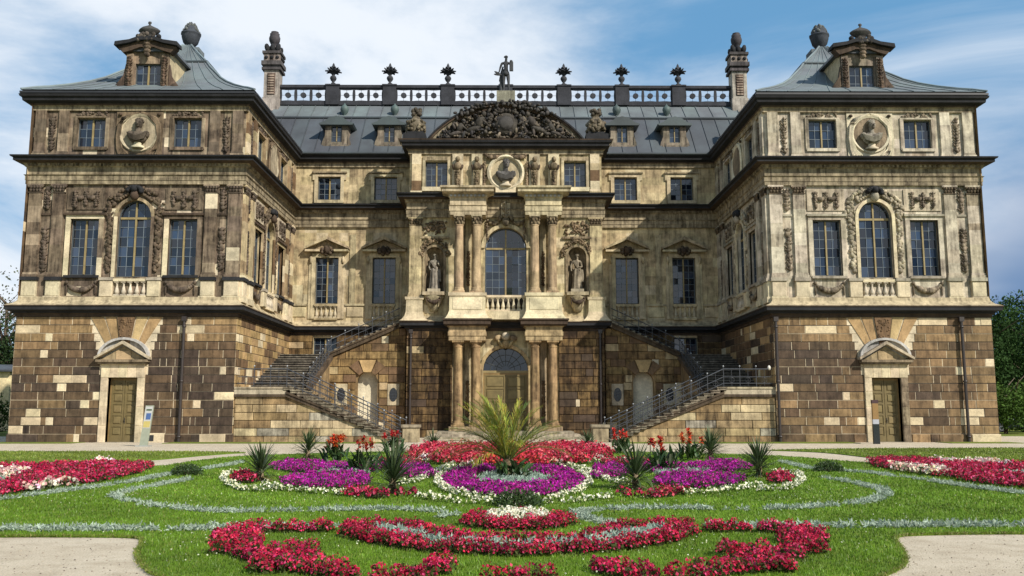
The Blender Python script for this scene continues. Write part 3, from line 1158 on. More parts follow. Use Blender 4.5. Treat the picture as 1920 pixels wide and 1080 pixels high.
    for k in range(60):
        a = PI * k / 59
        rr = 1.28 + q.uniform(0, 0.42)
        b.ball(rr * math.cos(a) * 1.05, -0.06, 12.6 + rr * math.sin(a), q.uniform(0.07, 0.15), 0.1, q.uniform(0.1, 0.18), q.uniform(-1.5, 1.5), 6, 4, jit(fc, 0.3))
    b.build('foliage_relief', 'stone', palace)
    b = MB(fr)
    b.ball(0, -0.2, 13.75, 0.26, 0.22, 0.3, 0, 8, 6, jit(GREY if s > 0 else DARK))
    for k in range(9):
        a = PI * (k - 0.5) / 8
        b.ball(0.38 * math.cos(a), -0.22, 14.0 + 0.22 * math.sin(a), 0.16, 0.2, 0.14, 0, 6, 4, jit(SOOT))
    b.ball(0, -0.3, 14.1, 0.2, 0.22, 0.2, 0, 7, 5, jit(SOOT))
    for e in (-1, 1):
        for k in range(5):
            b.ball(e * (0.4 + 0.13 * k), -0.1, 13.85 - 0.09 * k, 0.12, 0.12, 0.1, 0, 6, 4, jit(fc, 0.2))
    b.build('keystone_mask', 'stone', palace)
    balustrade(palace, fr, -0.93, 0.93, 8.05, 8.85, -0.05, 5, (0.5, 0.43, 0.33, 0.2), jit(CREAM))
    b = MB(fr)
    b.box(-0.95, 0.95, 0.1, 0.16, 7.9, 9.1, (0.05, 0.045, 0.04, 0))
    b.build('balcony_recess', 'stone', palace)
    for e in (-1, 1):
        b = MB(fr)
        b.block(e * 1.32 - 0.36, e * 1.32 + 0.36, 7.98, 8.9, -0.22, 0.05, 0.03, jit((0.5, 0.42, 0.28, 0.2)))
        b.box(e * 1.32 - 0.4, e * 1.32 + 0.4, -0.27, 0.05, 8.9, 9.06, jit(GREY))
        b.build('balcony_pier', 'stone', palace)
    # medallion
    b = MB(fr)
    pcol = (0.56, 0.49, 0.35, 0.15) if s > 0 else (0.2, 0.145, 0.09, 0.45)
    b.box(-1.32, 1.32, -0.06, 0.05, 16.08, 18.7, pcol)
    n = 28
    cz = 17.42
    rim = (0.6, 0.53, 0.38, 0.1) if s > 0 else (0.45, 0.38, 0.26, 0.3)
    prof = [(0.98, -0.1), (1.1, -0.16), (1.16, -0.065)]
    for (r0, y0), (r1, y1) in zip(prof[:-1], prof[1:]):
        for k in range(n):
            a0, a1 = 2 * PI * k / n, 2 * PI * (k + 1) / n
            b.add([(r0 * math.cos(a0), y0, cz + r0 * math.sin(a0)), (r0 * math.cos(a1), y0, cz + r0 * math.sin(a1)),
                   (r1 * math.cos(a1), y1, cz + r1 * math.sin(a1)), (r1 * math.cos(a0), y1, cz + r1 * math.sin(a0))], [(0, 1, 2, 3)], rim, True)
    dish = [(0.98, -0.1), (0.95, -0.08), (0.6, -0.065), (0.0, -0.062)]
    dc = (0.25, 0.19, 0.125, 0.4) if s > 0 else (0.34, 0.28, 0.19, 0.3)
    for (r0, y0), (r1, y1) in zip(dish[:-1], dish[1:]):
        for k in range(n):
            a0, a1 = 2 * PI * k / n, 2 * PI * (k + 1) / n
            b.add([(r0 * math.cos(a0), y0, cz + r0 * math.sin(a0)), (r0 * math.cos(a1), y0, cz + r0 * math.sin(a1)),
                   (r1 * math.cos(a1), y1, cz + r1 * math.sin(a1)), (r1 * math.cos(a0), y1, cz + r1 * math.sin(a0))], [(0, 1, 2, 3)], dc)
    # knotted drapery falling on both sides
    for e in (-1, 1):
        for k in range(7):
            x = e * (0.72 + 0.09 * k)
            pts = [(e * (0.05 + 0.02 * k), -0.1, 18.62), (e * (0.5 + 0.08 * k), -0.13, 18.42 - 0.02 * k), (e * (0.98 + 0.035 * k), -0.13, 17.9), (e * (1.08 + 0.03 * k), -0.12, 17.2), (e * (0.9 + 0.05 * k), -0.12, 16.5), (e * (0.55 + 0.09 * k), -0.11, 16.15)]
            b.tube(pts, 0.05, 5, jit(pcol, 0.15))
        b.ball(e * 1.1, -0.12, 18.5, 0.12, 0.1, 0.1, 0, 6, 4, jit(DARK))
    b.build('medallion', 'stone', palace)


for s in (-1, 1):
    facade(s, Frame(s * WX, 50.3), 6.05)
    facade(s, Frame(s * 14.88, 56.3, -s * PI / 2), 6.0, front=False)

# ---------------------------------------------------------------- back walls of the court
GW = (0.44, 0.35, 0.21, 0.3)


def back_wall(s):
    fr = Frame(s * 10.63, YB)
    hw = 4.25
    xo, xi = s * (12.4 - 10.63), s * (8.44 - 10.63)
    b = MB(fr)
    ops = []
    for x in (xo, xi):
        ops += [(x - 0.8, x + 0.8, 9.05, 12.27, False), (x - 0.8, x + 0.8, 16.38, 18.02, False)]
    ops.append((xo - 0.8, xo + 0.8, 5.0, 6.7, False))
    b.wall(-hw, hw, -0.3, 19.3, 0, 0.36, ops, lambda *a: pick((55, (0.48, 0.385, 0.225, 0.34)), (35, (0.42, 0.33, 0.19, 0.38)), (12, (0.50, 0.42, 0.27, 0.3))), 1.1, 0.6)
    b.box(-hw + 0.05, hw - 0.05, 0.5, 0.55, 0, 19.3, (0.02, 0.02, 0.02, 0))
    b.build('court_wall', 'stone', palace)
    for x in (xo, xi):
        window(palace, fr, x, 9.05, 12.27, 1.6, 0.26, 4, 7, singles=False)
        window(palace, fr, x, 16.38, 18.02, 1.6, 0.24, 4, 4, singles=False)
        # eared surround of the attic window
        f = MB(fr)
        c = (0.46, 0.38, 0.24, 0.3)
        for e in (-1, 1):
            f.box(x + e * 0.92 - 0.12, x + e * 0.92 + 0.12, -0.1, 0.1, 16.2, 18.04, jit(c))
            f.box(x + e * 1.08 - 0.1, x + e * 1.08 + 0.1, -0.098, 0.1, 17.8, 18.28, jit(c))
        f.box(x - 0.98, x + 0.98, -0.102, 0.1, 18.04, 18.24, jit(c))
        f.box(x - 1.22, x + 1.22, -0.2, 0.1, 18.28, 18.38, jit((0.3, 0.24, 0.15, 0.4)))
        f.box(x - 1.02, x + 1.02, -0.14, 0.1, 16.14, 16.36, jit(c))
        f.build('attic_window_frame', 'stone', palace)
        f = MB(fr)
        for e in (-1, 1):
            f.box(x + e * 0.93 - 0.13, x + e * 0.93 + 0.13, -0.1, 0.1, 8.0, 12.27, jit(c))
            f.box(x + e * 1.16 - 0.09, x + e * 1.16 + 0.09, -0.06, 0.1, 8.0, 12.27, jit(c))
            f.ball(x + e * 1.12, -0.12, 12.1, 0.1, 0.12, 0.28, 0, 6, 4, jit(c))
        f.box(x - 1.06, x + 1.06, -0.102, 0.1, 12.27, 12.55, jit(c))
        f.build('window_jamb', 'stone', palace)
        p = MB(fr)
        for e in (-1, 1):
            p.box(x + e * 1.0 - 0.5, x + e * 1.0 + 0.5, -0.42, 0.1, 12.66, 12.8, jit(c))
            p.prism([(x + e * 1.56, 12.82), (x + e * 1.56, 12.96), (x, 13.74), (x, 13.5)], -0.46, 0.1, jit((0.4, 0.32, 0.2, 0.4)))
        p.prism([(x - 1.2, 12.82), (x + 1.2, 12.82), (x, 13.45)], -0.08, 0.1, jit((0.34, 0.26, 0.15, 0.4)))
        for k in range(7):
            p.ball(x + 0.36 * math.cos(k * 0.9), -0.2, 12.72 + 0.22 * math.sin(k * 0.9), 0.17, 0.16, 0.15, k, 6, 4, jit((0.14, 0.1, 0.065, 0.5)))
        p.ball(x, -0.28, 12.75, 0.22, 0.2, 0.26, 0, 8, 5, jit(DARK))
        p.build('window_pediment', 'stone', palace)
        balustrade(palace, fr, x - 0.8, x + 0.8, 8.06, 8.86, -0.04, 5, (0.46, 0.39, 0.27, 0.25), jit(GW))
        k = MB(fr)
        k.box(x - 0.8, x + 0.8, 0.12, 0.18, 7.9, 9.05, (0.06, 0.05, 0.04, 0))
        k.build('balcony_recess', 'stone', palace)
    for xa, xb in ((-hw, min(xo, xi) - 1.3), (min(xo, xi) + 1.3, max(xo, xi) - 1.3), (max(xo, xi) + 1.3, hw)):
        if xb - xa > 0.3:
            k = MB(fr)
            k.block(xa + 0.1, xb - 0.1, 8.1, 8.8, -0.07, 0.05, 0.05, jit((0.44, 0.36, 0.22, 0.25)))
            k.box(xa, xb, -0.09, 0.05, 8.9, 9.03, jit((0.4, 0.33, 0.21, 0.3)))
            k.build('panel_band', 'stone', palace)
    window(palace, fr, xo, 5.0, 6.7, 1.6, 0.26, 4, 4, singles=False)
    # rusticated foot behind the stairs
    z = MB(fr)
    lay(palace, fr, courses(-hw, hw, 0.0, 6.85, 15, lambda q: [(xo - 0.8, xo + 0.8)] if 5.0 < q < 6.7 else [], pal_cb, 0.8, 1.8), -0.1, singles=False, dep=0.098)
    p = MB(fr)
    p.box(0.0 - 0.2, 0.2, -0.08, 0.05, 9.03, 13.9, jit((0.44, 0.36, 0.22, 0.4)))
    p.build('lesene', 'stone', palace)


for s in (-1, 1):
    back_wall(s)


# ---------------------------------------------------------------- central risalit
def risalit():
    fr = Frame(0, YR)
    b = MB(fr)
    ops = [(-1.37, 1.37, 9.17, 13.73, True), (-1.47, 1.47, 0.45, 5.78, True)]
    for e in (-1, 1):
        ops += [(e * 4.7 - 0.62, e * 4.7 + 0.62, 9.4, 12.43, True), (e * 4.63 - 0.74, e * 4.63 + 0.74, 16.5, 18.25, False)]
    b.wall(-6.4, 6.4, -0.3, 19.3, 0, 0.42, ops, pal_c, 1.0, 0.6)
    b.build('risalit_wall', 'stone', palace)
    k = MB(ID)
    for e in (-1, 1):
        k.fr = Frame(e * 6.4, (YR + YB) / 2, e * PI / 2)
        k.wall(-1.65, 1.65, -0.3, 19.3, 0, 0.1, [], pal_c, 1.0, 0.6)
    k.build('risalit_flank', 'stone', palace)
    # rusticated ground storey
    ex = lambda z: [(-3.45, 3.45)]
    base = MB(fr, MORTAR)
    base.box(-6.4, -3.45, -0.05, -0.002, -0.3, 6.85, BROWN)
    base.build('risalit_base', 'stone', palace)
    base = MB(fr, MORTAR)
    base.box(3.45, 6.4, -0.05, -0.002, -0.3, 6.85, BROWN)
    bo = base.build('risalit_base', 'stone', palace)
    lay(bo, fr, courses(-6.44, 6.44, 0.0, 6.85, 14, ex, pal_cb, 0.7, 1.6), -0.14, singles=False)
    # ornamental niches
    for e in (-1, 1):
        n = MB(fr)
        x, z0, zs, r = e * 4.7, 9.4, 11.81, 0.62
        cols = jit((0.28, 0.22, 0.13, 0.45))
        sg = 8
        for i in range(sg):
            a0, a1 = PI * i / sg, PI * (i + 1) / sg
            p0 = (x + r * math.cos(a0), 0.02 + r * math.sin(a0))
            p1 = (x + r * math.cos(a1), 0.02 + r * math.sin(a1))
            n.add([(*p0, z0), (*p1, z0), (*p1, zs), (*p0, zs)], [(0, 1, 2, 3)], cols, True)
            for j in range(5):
                t0, t1 = PI / 2 * j / 5, PI / 2 * (j + 1) / 5
                q = []
                for (a, t) in ((a0, t0), (a1, t0), (a1, t1), (a0, t1)):
                    q.append((x + r * math.cos(t) * math.cos(a), 0.02 + r * math.cos(t) * math.sin(a), zs + r * math.sin(t)))
                n.add(q, [(0, 1, 2, 3)], cols, True)
        n.add([(x - r, 0, z0), (x + r, 0, z0), (x + r, 0.7, z0), (x - r, 0.7, z0)], [(0, 1, 2, 3)], cols)
        n.build('niche', 'stone', palace)
        a = MB(fr)
        ac = (0.36, 0.28, 0.17, 0.5)
        for kk in range(12):
            a0, a1 = PI * kk / 12, PI * (kk + 1) / 12
            a.prism([(x + 0.62 * math.cos(a0), zs + 0.62 * math.sin(a0)), (x + 0.62 * math.cos(a1), zs + 0.62 * math.sin(a1)),
                     (x + 0.76 * math.cos(a1), zs + 0.76 * math.sin(a1)), (x + 0.76 * math.cos(a0), zs + 0.76 * math.sin(a0))], -0.08, 0.03, jit(ac))
        for g in (-1, 1):
            a.box(x + g * 0.69 - 0.07, x + g * 0.69 + 0.07, -0.08, 0.03, 9.4, zs, jit(ac))
        q = random.Random(9 + e)
        for kk in range(70):
            t = q.uniform(0, PI)
            rr = q.uniform(0.78, 1.05)
            a.ball(x + rr * math.cos(t), -0.08, zs + rr * math.sin(t) * 1.15, q.uniform(0.06, 0.13), 0.1, q.uniform(0.05, 0.12), q.uniform(-1.5, 1.5), 6, 4, jit((0.26, 0.19, 0.11, 0.5), 0.35))
        a.box(x - 0.95, x + 0.95, -0.16, 0.03, 12.98, 13.12, jit(ac))
        for kk in range(50):
            a.ball(x + q.uniform(-0.75, 0.75), -0.06, q.uniform(13.25, 14.15), q.uniform(0.07, 0.14), 0.1, q.uniform(0.06, 0.13), q.uniform(-1.5, 1.5), 6, 4, jit((0.24, 0.17, 0.10, 0.5), 0.35))
        a.build('niche_surround', 'stone', palace)
        c = MB(fr)
        cc = (0.42, 0.35, 0.22, 0.35)
        c.box(x - 0.72, x + 0.72, -0.55, 0.1, 9.18, 9.4, jit(cc))
        c.lathe([(0.02, 8.1), (0.25, 8.15), (0.42, 8.5), (0.62, 8.95), (0.7, 9.05), (0.7, 9.175)], x, -0.02, 14, jit(cc), True, 1, 0.75)
        festoon(c, x - 0.42, x + 0.42, 8.95, 0.25, -0.4, 0.1, 3, DARK, 9)
        c.build('bracket', 'stone', palace)
        # outer pilasters with flared pedestals
        xo = e * 5.95
        pilaster(palace, fr, xo, 9.1, 14.4, 0.78, 0, pal_c, 0.52, 6, (0.2, 0.15, 0.09, 0.5))
        p = MB(fr, (0.5, 0.42, 0.27, 0.25))
        fl = [(0.95, 7.5), (0.78, 7.62), (0.62, 7.85), (0.55, 8.1), (0.53, 8.85), (0.6, 8.9), (0.62, 9.08)]
        for (w0, za), (w1, zb) in zip(fl[:-1], fl[1:]):
            d0, d1 = w0 * 0.6, w1 * 0.6
            p.add([(xo - w0, -d0, za), (xo + w0, -d0, za), (xo + w0, 0.05, za), (xo - w0, 0.05, za), (xo - w1, -d1, zb), (xo + w1, -d1, zb), (xo + w1, 0.05, zb), (xo - w1, 0.05, zb)],
                  [(0, 1, 5, 4), (1, 2, 6, 5), (3, 0, 4, 7), (4, 5, 6, 7)], jit((0.5, 0.42, 0.27, 0.25), 0.06))
        p.build('pedestal', 'stone', palace)
        pilaster(palace, fr, e * 5.95, 16.05, 18.72, 0.62, 0, lambda: pick((1, BROWN), (1, (0.46, 0.36, 0.22, 0.3)), (1, CREAM)), 0, 4, DARK, 'attic_pilaster')
        window(palace, fr, e * 4.63, 16.5, 18.25, 1.48, 0.3, 4, 4, singles=False)
        f = MB(fr)
        for g in (-1, 1):
            f.box(e * 4.63 + g * 0.83 - 0.09, e * 4.63 + g * 0.83 + 0.09, -0.08, 0.1, 16.3, 18.3, jit((0.44, 0.36, 0.23, 0.3)))
        f.box(e * 4.63 - 0.95, e * 4.63 + 0.95, -0.12, 0.1, 16.2, 16.48, jit(CREAM))
        f.box(e * 4.63 - 0.92, e * 4.63 + 0.92, -0.082, 0.1, 18.3, 18.55, jit((0.32, 0.26, 0.16, 0.4)))
        f.build('attic_window_frame', 'stone', palace)
        # herm pilasters of the attic
        for xx in (e * 3.2, e * 1.92):
            h = MB(fr)
            h.box(xx - 0.36, xx + 0.36, -0.16, 0.05, 16.05, 18.72, jit((0.52, 0.44, 0.29, 0.3)))
            h.prism([(xx - 0.17, 16.25), (xx + 0.17, 16.25), (xx + 0.26, 17.7), (xx - 0.26, 17.7)], -0.34, -0.162, jit((0.3, 0.235, 0.14, 0.5)))
            h.ball(xx, -0.32, 17.85, 0.27, 0.2, 0.28, 0, 8, 6, jit((0.24, 0.185, 0.11, 0.5)))
            h.ball(xx, -0.38, 18.3, 0.16, 0.17, 0.2, 0, 8, 6, jit((0.26, 0.2, 0.12, 0.5)))
            for g in (-1, 1):
                h.ball(xx + g * 0.26, -0.28, 17.75, 0.1, 0.12, 0.25, g * 0.4, 6, 4, jit(DARK, 0.3))
            relief_drop(h, xx, 16.3, 17.5, 0.34, -0.34, int(50 + xx * 7), (0.2, 0.15, 0.09, 0.5))
            h.build('herm', 'stone', palace)
        # columns, upper order, on a flared pedestal
        pd = MB(fr, (0.54, 0.46, 0.30, 0.15))
        xa, xb = (1.3, 3.6) if e > 0 else (-3.6, -1.3)
        ya = -1.5
        fl = [(0.28, 7.52), (0.2, 7.6), (0.08, 7.82), (0.0, 8.05), (0.0, 8.95), (0.06, 9.0), (0.08, 9.2)]
        for (o0, za), (o1, zb) in zip(fl[:-1], fl[1:]):
            pd.add([(xa - o0, ya - o0, za), (xb + o0, ya - o0, za), (xb + o0, 0, za), (xa - o0, 0, za), (xa - o1, ya - o1, zb), (xb + o1, ya - o1, zb), (xb + o1, 0, zb), (xa - o1, 0, zb)],
                   [(0, 1, 5, 4), (1, 2, 6, 5), (3, 0, 4, 7), (4, 5, 6, 7)], jit((0.54, 0.46, 0.30, 0.15), 0.06))
        pd.block(xa + 0.22, xb - 0.22, 8.12, 8.86, ya - 0.03, ya, 0.02, jit((0.56, 0.48, 0.32, 0.1)))
        pd.build('column_pedestal', 'stone', palace)
        for xx in (e * 1.885, e * 3.02):
            col(xx, YC - 0.05, 9.2, 14.3, 0.29)
            col(xx, YC, 0.72, 6.15, 0.30, low=True)
        for zz in (0, 1):
            xx = e * 2.45
            pl = MB(fr)
            z0, z1 = ((9.2, 14.3), (0.72, 6.15))[zz]
            pl.box(xx - 0.2, xx + 0.2, -0.2, 0.02, z0, z1, jit((0.42, 0.33, 0.2, 0.4)))
            relief_drop(pl, xx, z0 + 0.6, z0 + 2.9, 0.3, -0.2, 200 + zz, (0.26, 0.17, 0.09, 0.5))
            pl.build('hanging_relief', 'stone', palace)
            for dx in (-0.58, 0.58):
                w = MB(fr)
                w.box(xx + dx - 0.24, xx + dx + 0.24, -0.14, 0.02, z0, z1, pal_c())
                w.build('respond', 'stone', palace)
        # entablature blocks breaking forward over the columns
        eb = MB(fr)
        path = [(xb + 0.02, 0.0), (xb + 0.02, ya + 0.06), (xa - 0.02, ya + 0.06), (xa - 0.02, 0.0)]
        E1 = (0.47, 0.39, 0.25, 0.35)
        eb.sweep(path, [(-0.6, 14.3), (0.0, 14.3), (0.0, 14.55), (0.04, 14.55), (0.04, 14.85), (0.1, 14.92), (0.0, 14.95), (0.0, 15.4), (0.08, 15.46), (0.08, 15.62), (0.2, 15.66), (0.5, 15.74), (0.5, 15.92), (0.6, 15.98), (0.62, 16.1), (-0.5, 16.14)],
                 [jit(E1, 0.05)] * 15)
        eb.slab([(xa + 0.1, 0), (xb - 0.1, 0), (xb - 0.1, ya + 0.2), (xa + 0.1, ya + 0.2)], 14.301, 16.13, E1)
        k = 0.0
        while k < xb - xa - 0.1:
            eb.box(xa + k, xa + k + 0.13, ya - 0.1, ya + 0.06, 15.48, 15.61)
            k += 0.26
        eb.build('entablature_block', 'stone', palace)
        eb = MB(fr)
        eb.sweep(path, [(-0.6, 6.15), (0.0, 6.15), (0.0, 6.42), (0.05, 6.44), (0.05, 6.7), (0.0, 6.72), (0.0, 7.0), (0.12, 7.06), (0.32, 7.16), (0.32, 7.36), (0.4, 7.42), (0.4, 7.52), (-0.5, 7.54)],
                 [jit((0.42, 0.31, 0.17, 0.4), 0.06)] * 7 + [DARK] * 5)
        eb.slab([(xa + 0.1, 0), (xb - 0.1, 0), (xb - 0.1, ya + 0.2), (xa + 0.1, ya + 0.2)], 6.151, 7.53, TAN)
        eb.build('entablature_block', 'stone', palace)
        # column foot block
        ft = MB(fr)
        ft.block(xa, xb, 0.0, 0.72, ya + 0.05, 0, 0.03, jit((0.36, 0.27, 0.16, 0.4)))
        ft.build('column_plinth', 'stone', palace)
    # great window, archivolt, mask, balcony
    window(palace, fr, 0, 9.17, 13.73, 2.74, 0.34, 6, 6, arch=True, transom=12.36, mull=0.1)
    a = MB(fr)
    for kk in range(16):
        a0, a1 = PI * kk / 16, PI * (kk + 1) / 16
        a.prism([(1.37 * math.cos(a0), 12.36 + 1.37 * math.sin(a0)), (1.37 * math.cos(a1), 12.36 + 1.37 * math.sin(a1)),
                 (1.62 * math.cos(a1), 12.36 + 1.62 * math.sin(a1)), (1.62 * math.cos(a0), 12.36 + 1.62 * math.sin(a0))], -0.14, 0.05, jit((0.44, 0.36, 0.22, 0.35)))
    a.build('archivolt', 'stone', palace)
    a = MB(fr)
    a.ball(0, -0.26, 14.1, 0.27, 0.22, 0.32, 0, 8, 6, jit((0.24, 0.2, 0.13, 0.5)))
    for kk in range(10):
        t = PI * kk / 9
        a.ball(0.4 * math.cos(t), -0.2, 14.25 + 0.28 * math.sin(t), 0.14, 0.16, 0.13, t, 6, 4, jit((0.2, 0.16, 0.1, 0.5), 0.3))
    for e in (-1, 1):
        festoon(a, e * 0.45, e * 1.2, 14.15, 0.16, -0.08, 0.12, 6, (0.26, 0.2, 0.12, 0.5), 8)
        relief_drop(a, e * 1.22, 12.9, 14.0, 0.3, -0.06, 31 + e, (0.28, 0.21, 0.13, 0.5))
    a.box(-0.3, 0.3, -0.3, 0.02, 14.45, 15.35, jit((0.44, 0.37, 0.25, 0.3)))
    relief_drop(a, 0, 14.5, 15.35, 0.5, -0.32, 4, (0.36, 0.29, 0.19, 0.5))
    a.build('keystone_mask', 'stone', palace)
    balustrade(palace, fr, -1.36, 1.36, 8.2, 9.0, -0.5, 8, (0.52, 0.45, 0.31, 0.2), jit(CREAM))
    k = MB(fr)
    k.box(-1.4, 1.4, -1.1, 0.05, 7.53, 8.05, jit((0.48, 0.40, 0.26, 0.25)))
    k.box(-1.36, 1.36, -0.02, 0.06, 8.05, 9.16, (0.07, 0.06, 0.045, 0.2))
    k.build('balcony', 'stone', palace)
    # portal below
    f = MB(fr, (0.06, 0.065, 0.06, 0))
    fan = [(1.47 * math.cos(PI * i / 16), 4.31 + 1.47 * math.sin(PI * i / 16)) for i in range(17)]
    g = MB(fr, (0.02, 0.03, 0.05, 0))
    g.prism(fan, 0.5, 0.52)
    for i in range(1, 8):
        t = PI * i / 8
        f.tube([(0.25 * math.cos(t), 0.47, 4.36 + 0.25 * math.sin(t)), (1.45 * math.cos(t), 0.47, 4.31 + 1.45 * math.sin(t))], 0.018, 5)
    for rr in (0.6, 1.0):
        f.tube([(rr * math.cos(PI * i / 12), 0.47, 4.34 + rr * math.sin(PI * i / 12)) for i in range(13)], 0.018, 5)
    f.box(-1.47, 1.47, 0.4, 0.56, 4.16, 4.31, OCHRE)
    fo = f.build('fanlight', 'wood', palace)
    g.build('pane', 'glass', fo)
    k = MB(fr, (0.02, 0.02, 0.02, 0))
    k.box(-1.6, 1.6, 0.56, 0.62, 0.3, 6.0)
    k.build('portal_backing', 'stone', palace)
    double_door(palace, fr, 0, 0.45, 4.16, 2.94, 0.46, 4)
    k = MB(fr)
    for kk in range(14):
        a0, a1 = PI * kk / 14, PI * (kk + 1) / 14
        k.prism([(1.47 * math.cos(a0), 4.31 + 1.47 * math.sin(a0)), (1.47 * math.cos(a1), 4.31 + 1.47 * math.sin(a1)),
                 (1.68 * math.cos(a1), 4.31 + 1.68 * math.sin(a1)), (1.68 * math.cos(a0), 4.31 + 1.68 * math.sin(a0))], -0.1, 0.05, jit((0.4, 0.29, 0.15, 0.35)))
    for e in (-1, 1):
        k.box(e * 1.58 - 0.1, e * 1.58 + 0.1, -0.1, 0.05, 0.45, 4.31, jit((0.4, 0.29, 0.15, 0.35)))
    k.ball(0, -0.3, 6.5, 0.3, 0.3, 0.26, 0, 8, 6, jit((0.48, 0.42, 0.3, 0.3)))
    for e in (-1, 1):
        k.ball(e * 0.5, -0.2, 6.4, 0.28, 0.16, 0.2, e * 0.5, 7, 5, jit((0.3, 0.22, 0.13, 0.4)))
        k.ball(e * 0.35, -0.2, 6.05, 0.12, 0.14, 0.35, e * 0.6, 7, 5, jit((0.34, 0.25, 0.13, 0.4)))
    k.ball(0, -0.25, 6.0, 0.22, 0.18, 0.3, 0, 8, 6, jit((0.36, 0.26, 0.13, 0.4)))
    k.build('portal_surround', 'stone', palace)
    k = MB(fr, jit((0.34, 0.29, 0.21, 0.35)))
    for i in range(3):
        k.box(-4.2 - 0.35 * i, 4.2 + 0.35 * i, -3.0 - 0.36 * i, 0.3, -0.2, 0.44 - 0.15 * i, jit((0.34, 0.29, 0.21, 0.35)))
    k.build('portal_steps', 'stone', palace)
    # attic medallion
    b = MB(fr)
    n, cz = 32, 17.44
    for (r0, y0), (r1, y1) in (((1.0, -0.16), (1.1, -0.26)), ((1.1, -0.26), (1.24, -0.2)), ((1.24, -0.2), (1.26, 0.02)), ((1.0, -0.16), (0.97, -0.06)), ((0.97, -0.06), (0.0, -0.02))):
        for kk in range(n):
            a0, a1 = 2 * PI * kk / n, 2 * PI * (kk + 1) / n
            b.add([(r0 * math.cos(a0), y0, cz + r0 * math.sin(a0)), (r0 * math.cos(a1), y0, cz + r0 * math.sin(a1)),
                   (r1 * math.cos(a1), y1, cz + r1 * math.sin(a1)), (r1 * math.cos(a0), y1, cz + r1 * math.sin(a0))], [(0, 1, 2, 3)], (0.4, 0.33, 0.21, 0.3) if r1 == 0 else jit((0.52, 0.45, 0.31, 0.2), 0.08), True)
    b.box(-1.3, 1.3, -0.22, 0.05, 16.05, 16.5, jit(CREAM))
    for e in (-1, 1):
        festoon(b, e * 0.3, e * 1.3, 18.6, 0.12, -0.1, 0.13, 6, (0.22, 0.16, 0.1, 0.5), 9)
        relief_drop(b, e * 1.42, 16.5, 18.2, 0.3, -0.08, 71, (0.3, 0.22, 0.14, 0.5))
    b.build('medallion', 'stone', palace)


def col(x, y, z0, z1, r, low=False):
    b = MB(ID)
    c = (0.40, 0.29, 0.175, 0.35) if not low else (0.36, 0.24, 0.12, 0.45)
    b.box(x - r * 1.35, x + r * 1.35, y - r * 1.35, y + r * 1.35, z0, z0 + 0.12, jit(c))
    b.lathe([(r * 1.3, z0 + 0.12), (r * 1.32, z0 + 0.2), (r * 1.12, z0 + 0.26), (r * 1.2, z0 + 0.32), (r * 1.02, z0 + 0.38)], x, y, 18, jit(c))
    cap = 0.62 if not low else 0.36
    zc = z1 - cap
    n = 4
    for k in range(n):
        za = z0 + 0.38 + (zc - z0 - 0.38) * k / n
        zb = z0 + 0.38 + (zc - z0 - 0.38) * (k + 1) / n
        f = lambda z: r * (1.0 - 0.13 * ((z - z0) / (zc - z0)) ** 1.6)
        b.lathe([(f(za), za), (f((za + zb) / 2), (za + zb) / 2), (f(zb), zb)], x, y, 18, jit(c, 0.1))
    rt = r * 0.87
    b.lathe([(rt, zc - 0.08), (rt * 1.12, zc - 0.05), (rt * 1.12, zc), (rt, zc)], x, y, 18, jit(c))
    if low:
        b.lathe([(rt, zc), (rt, zc + 0.1), (rt * 1.25, zc + 0.2), (rt * 1.3, zc + 0.24)], x, y, 18, jit(c))
        b.box(x - rt * 1.45, x + rt * 1.45, y - rt * 1.45, y + rt * 1.45, zc + 0.24, z1, jit(c))
    else:
        cc = (0.26, 0.2, 0.12, 0.5)
        b.lathe([(rt, zc), (rt * 1.02, zc + 0.3), (rt * 1.35, zc + 0.5)], x, y, 14, jit(cc))
        for lv in (0, 1):
            for k in range(8):
                t = 2 * PI * (k + 0.5 * lv) / 8
                q = rt * (1.12 + 0.12 * lv)
                b.ball(x + q * math.cos(t), y + q * math.sin(t), zc + 0.14 + 0.2 * lv, 0.07, 0.07, 0.13, 0, 5, 4, jit(cc, 0.3))
        for g in (-1, 1):
            for h in (-1, 1):
                b.ball(x + g * rt * 1.15, y + h * rt * 1.15, zc + 0.46, 0.09, 0.09, 0.09, 0, 6, 4, jit(cc, 0.2))
        b.box(x - rt * 1.4, x + rt * 1.4, y - rt * 1.4, y + rt * 1.4, zc + 0.52, z1, jit((0.4, 0.33, 0.21, 0.3)))
    b.build('column', 'stone', palace)


risalit()

# ---------------------------------------------------------------- segmental pediment
fr = Frame(0, YR)
RP = 6.65
CZP = 22.25 - RP
HALF = math.asin(5.46 / RP)


def arcp(r, t):
    return (r * math.sin(t), CZP + r * math.cos(t))


b = MB(fr)
n = 28
tymp = [arcp(RP - 0.3, -HALF + 2 * HALF * k / n) for k in range(n + 1)]
b.prism([(tymp[0][0], 19.5)] + tymp + [(tymp[-1][0], 19.5)], -0.1, 0.4, (0.12, 0.095, 0.07, 0.5))
b.build('tympanum', 'stone', palace)
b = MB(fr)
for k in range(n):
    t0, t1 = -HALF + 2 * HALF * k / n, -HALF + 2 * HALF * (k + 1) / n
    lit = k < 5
    for (ra, rb, yy, c) in ((RP - 0.42, RP - 0.22, -0.3, (0.3, 0.25, 0.17, 0.5) if k < 6 or k > 22 else DARK), (RP - 0.22, RP - 0.1, -0.42, DARK), (RP - 0.1, RP + 0.0, -0.5, SOOT)):  # arch ends lighter: sunlit tone put into the stone colour
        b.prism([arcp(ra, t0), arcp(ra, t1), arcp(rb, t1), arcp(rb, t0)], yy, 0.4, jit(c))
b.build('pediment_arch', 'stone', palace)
b = MB(fr)
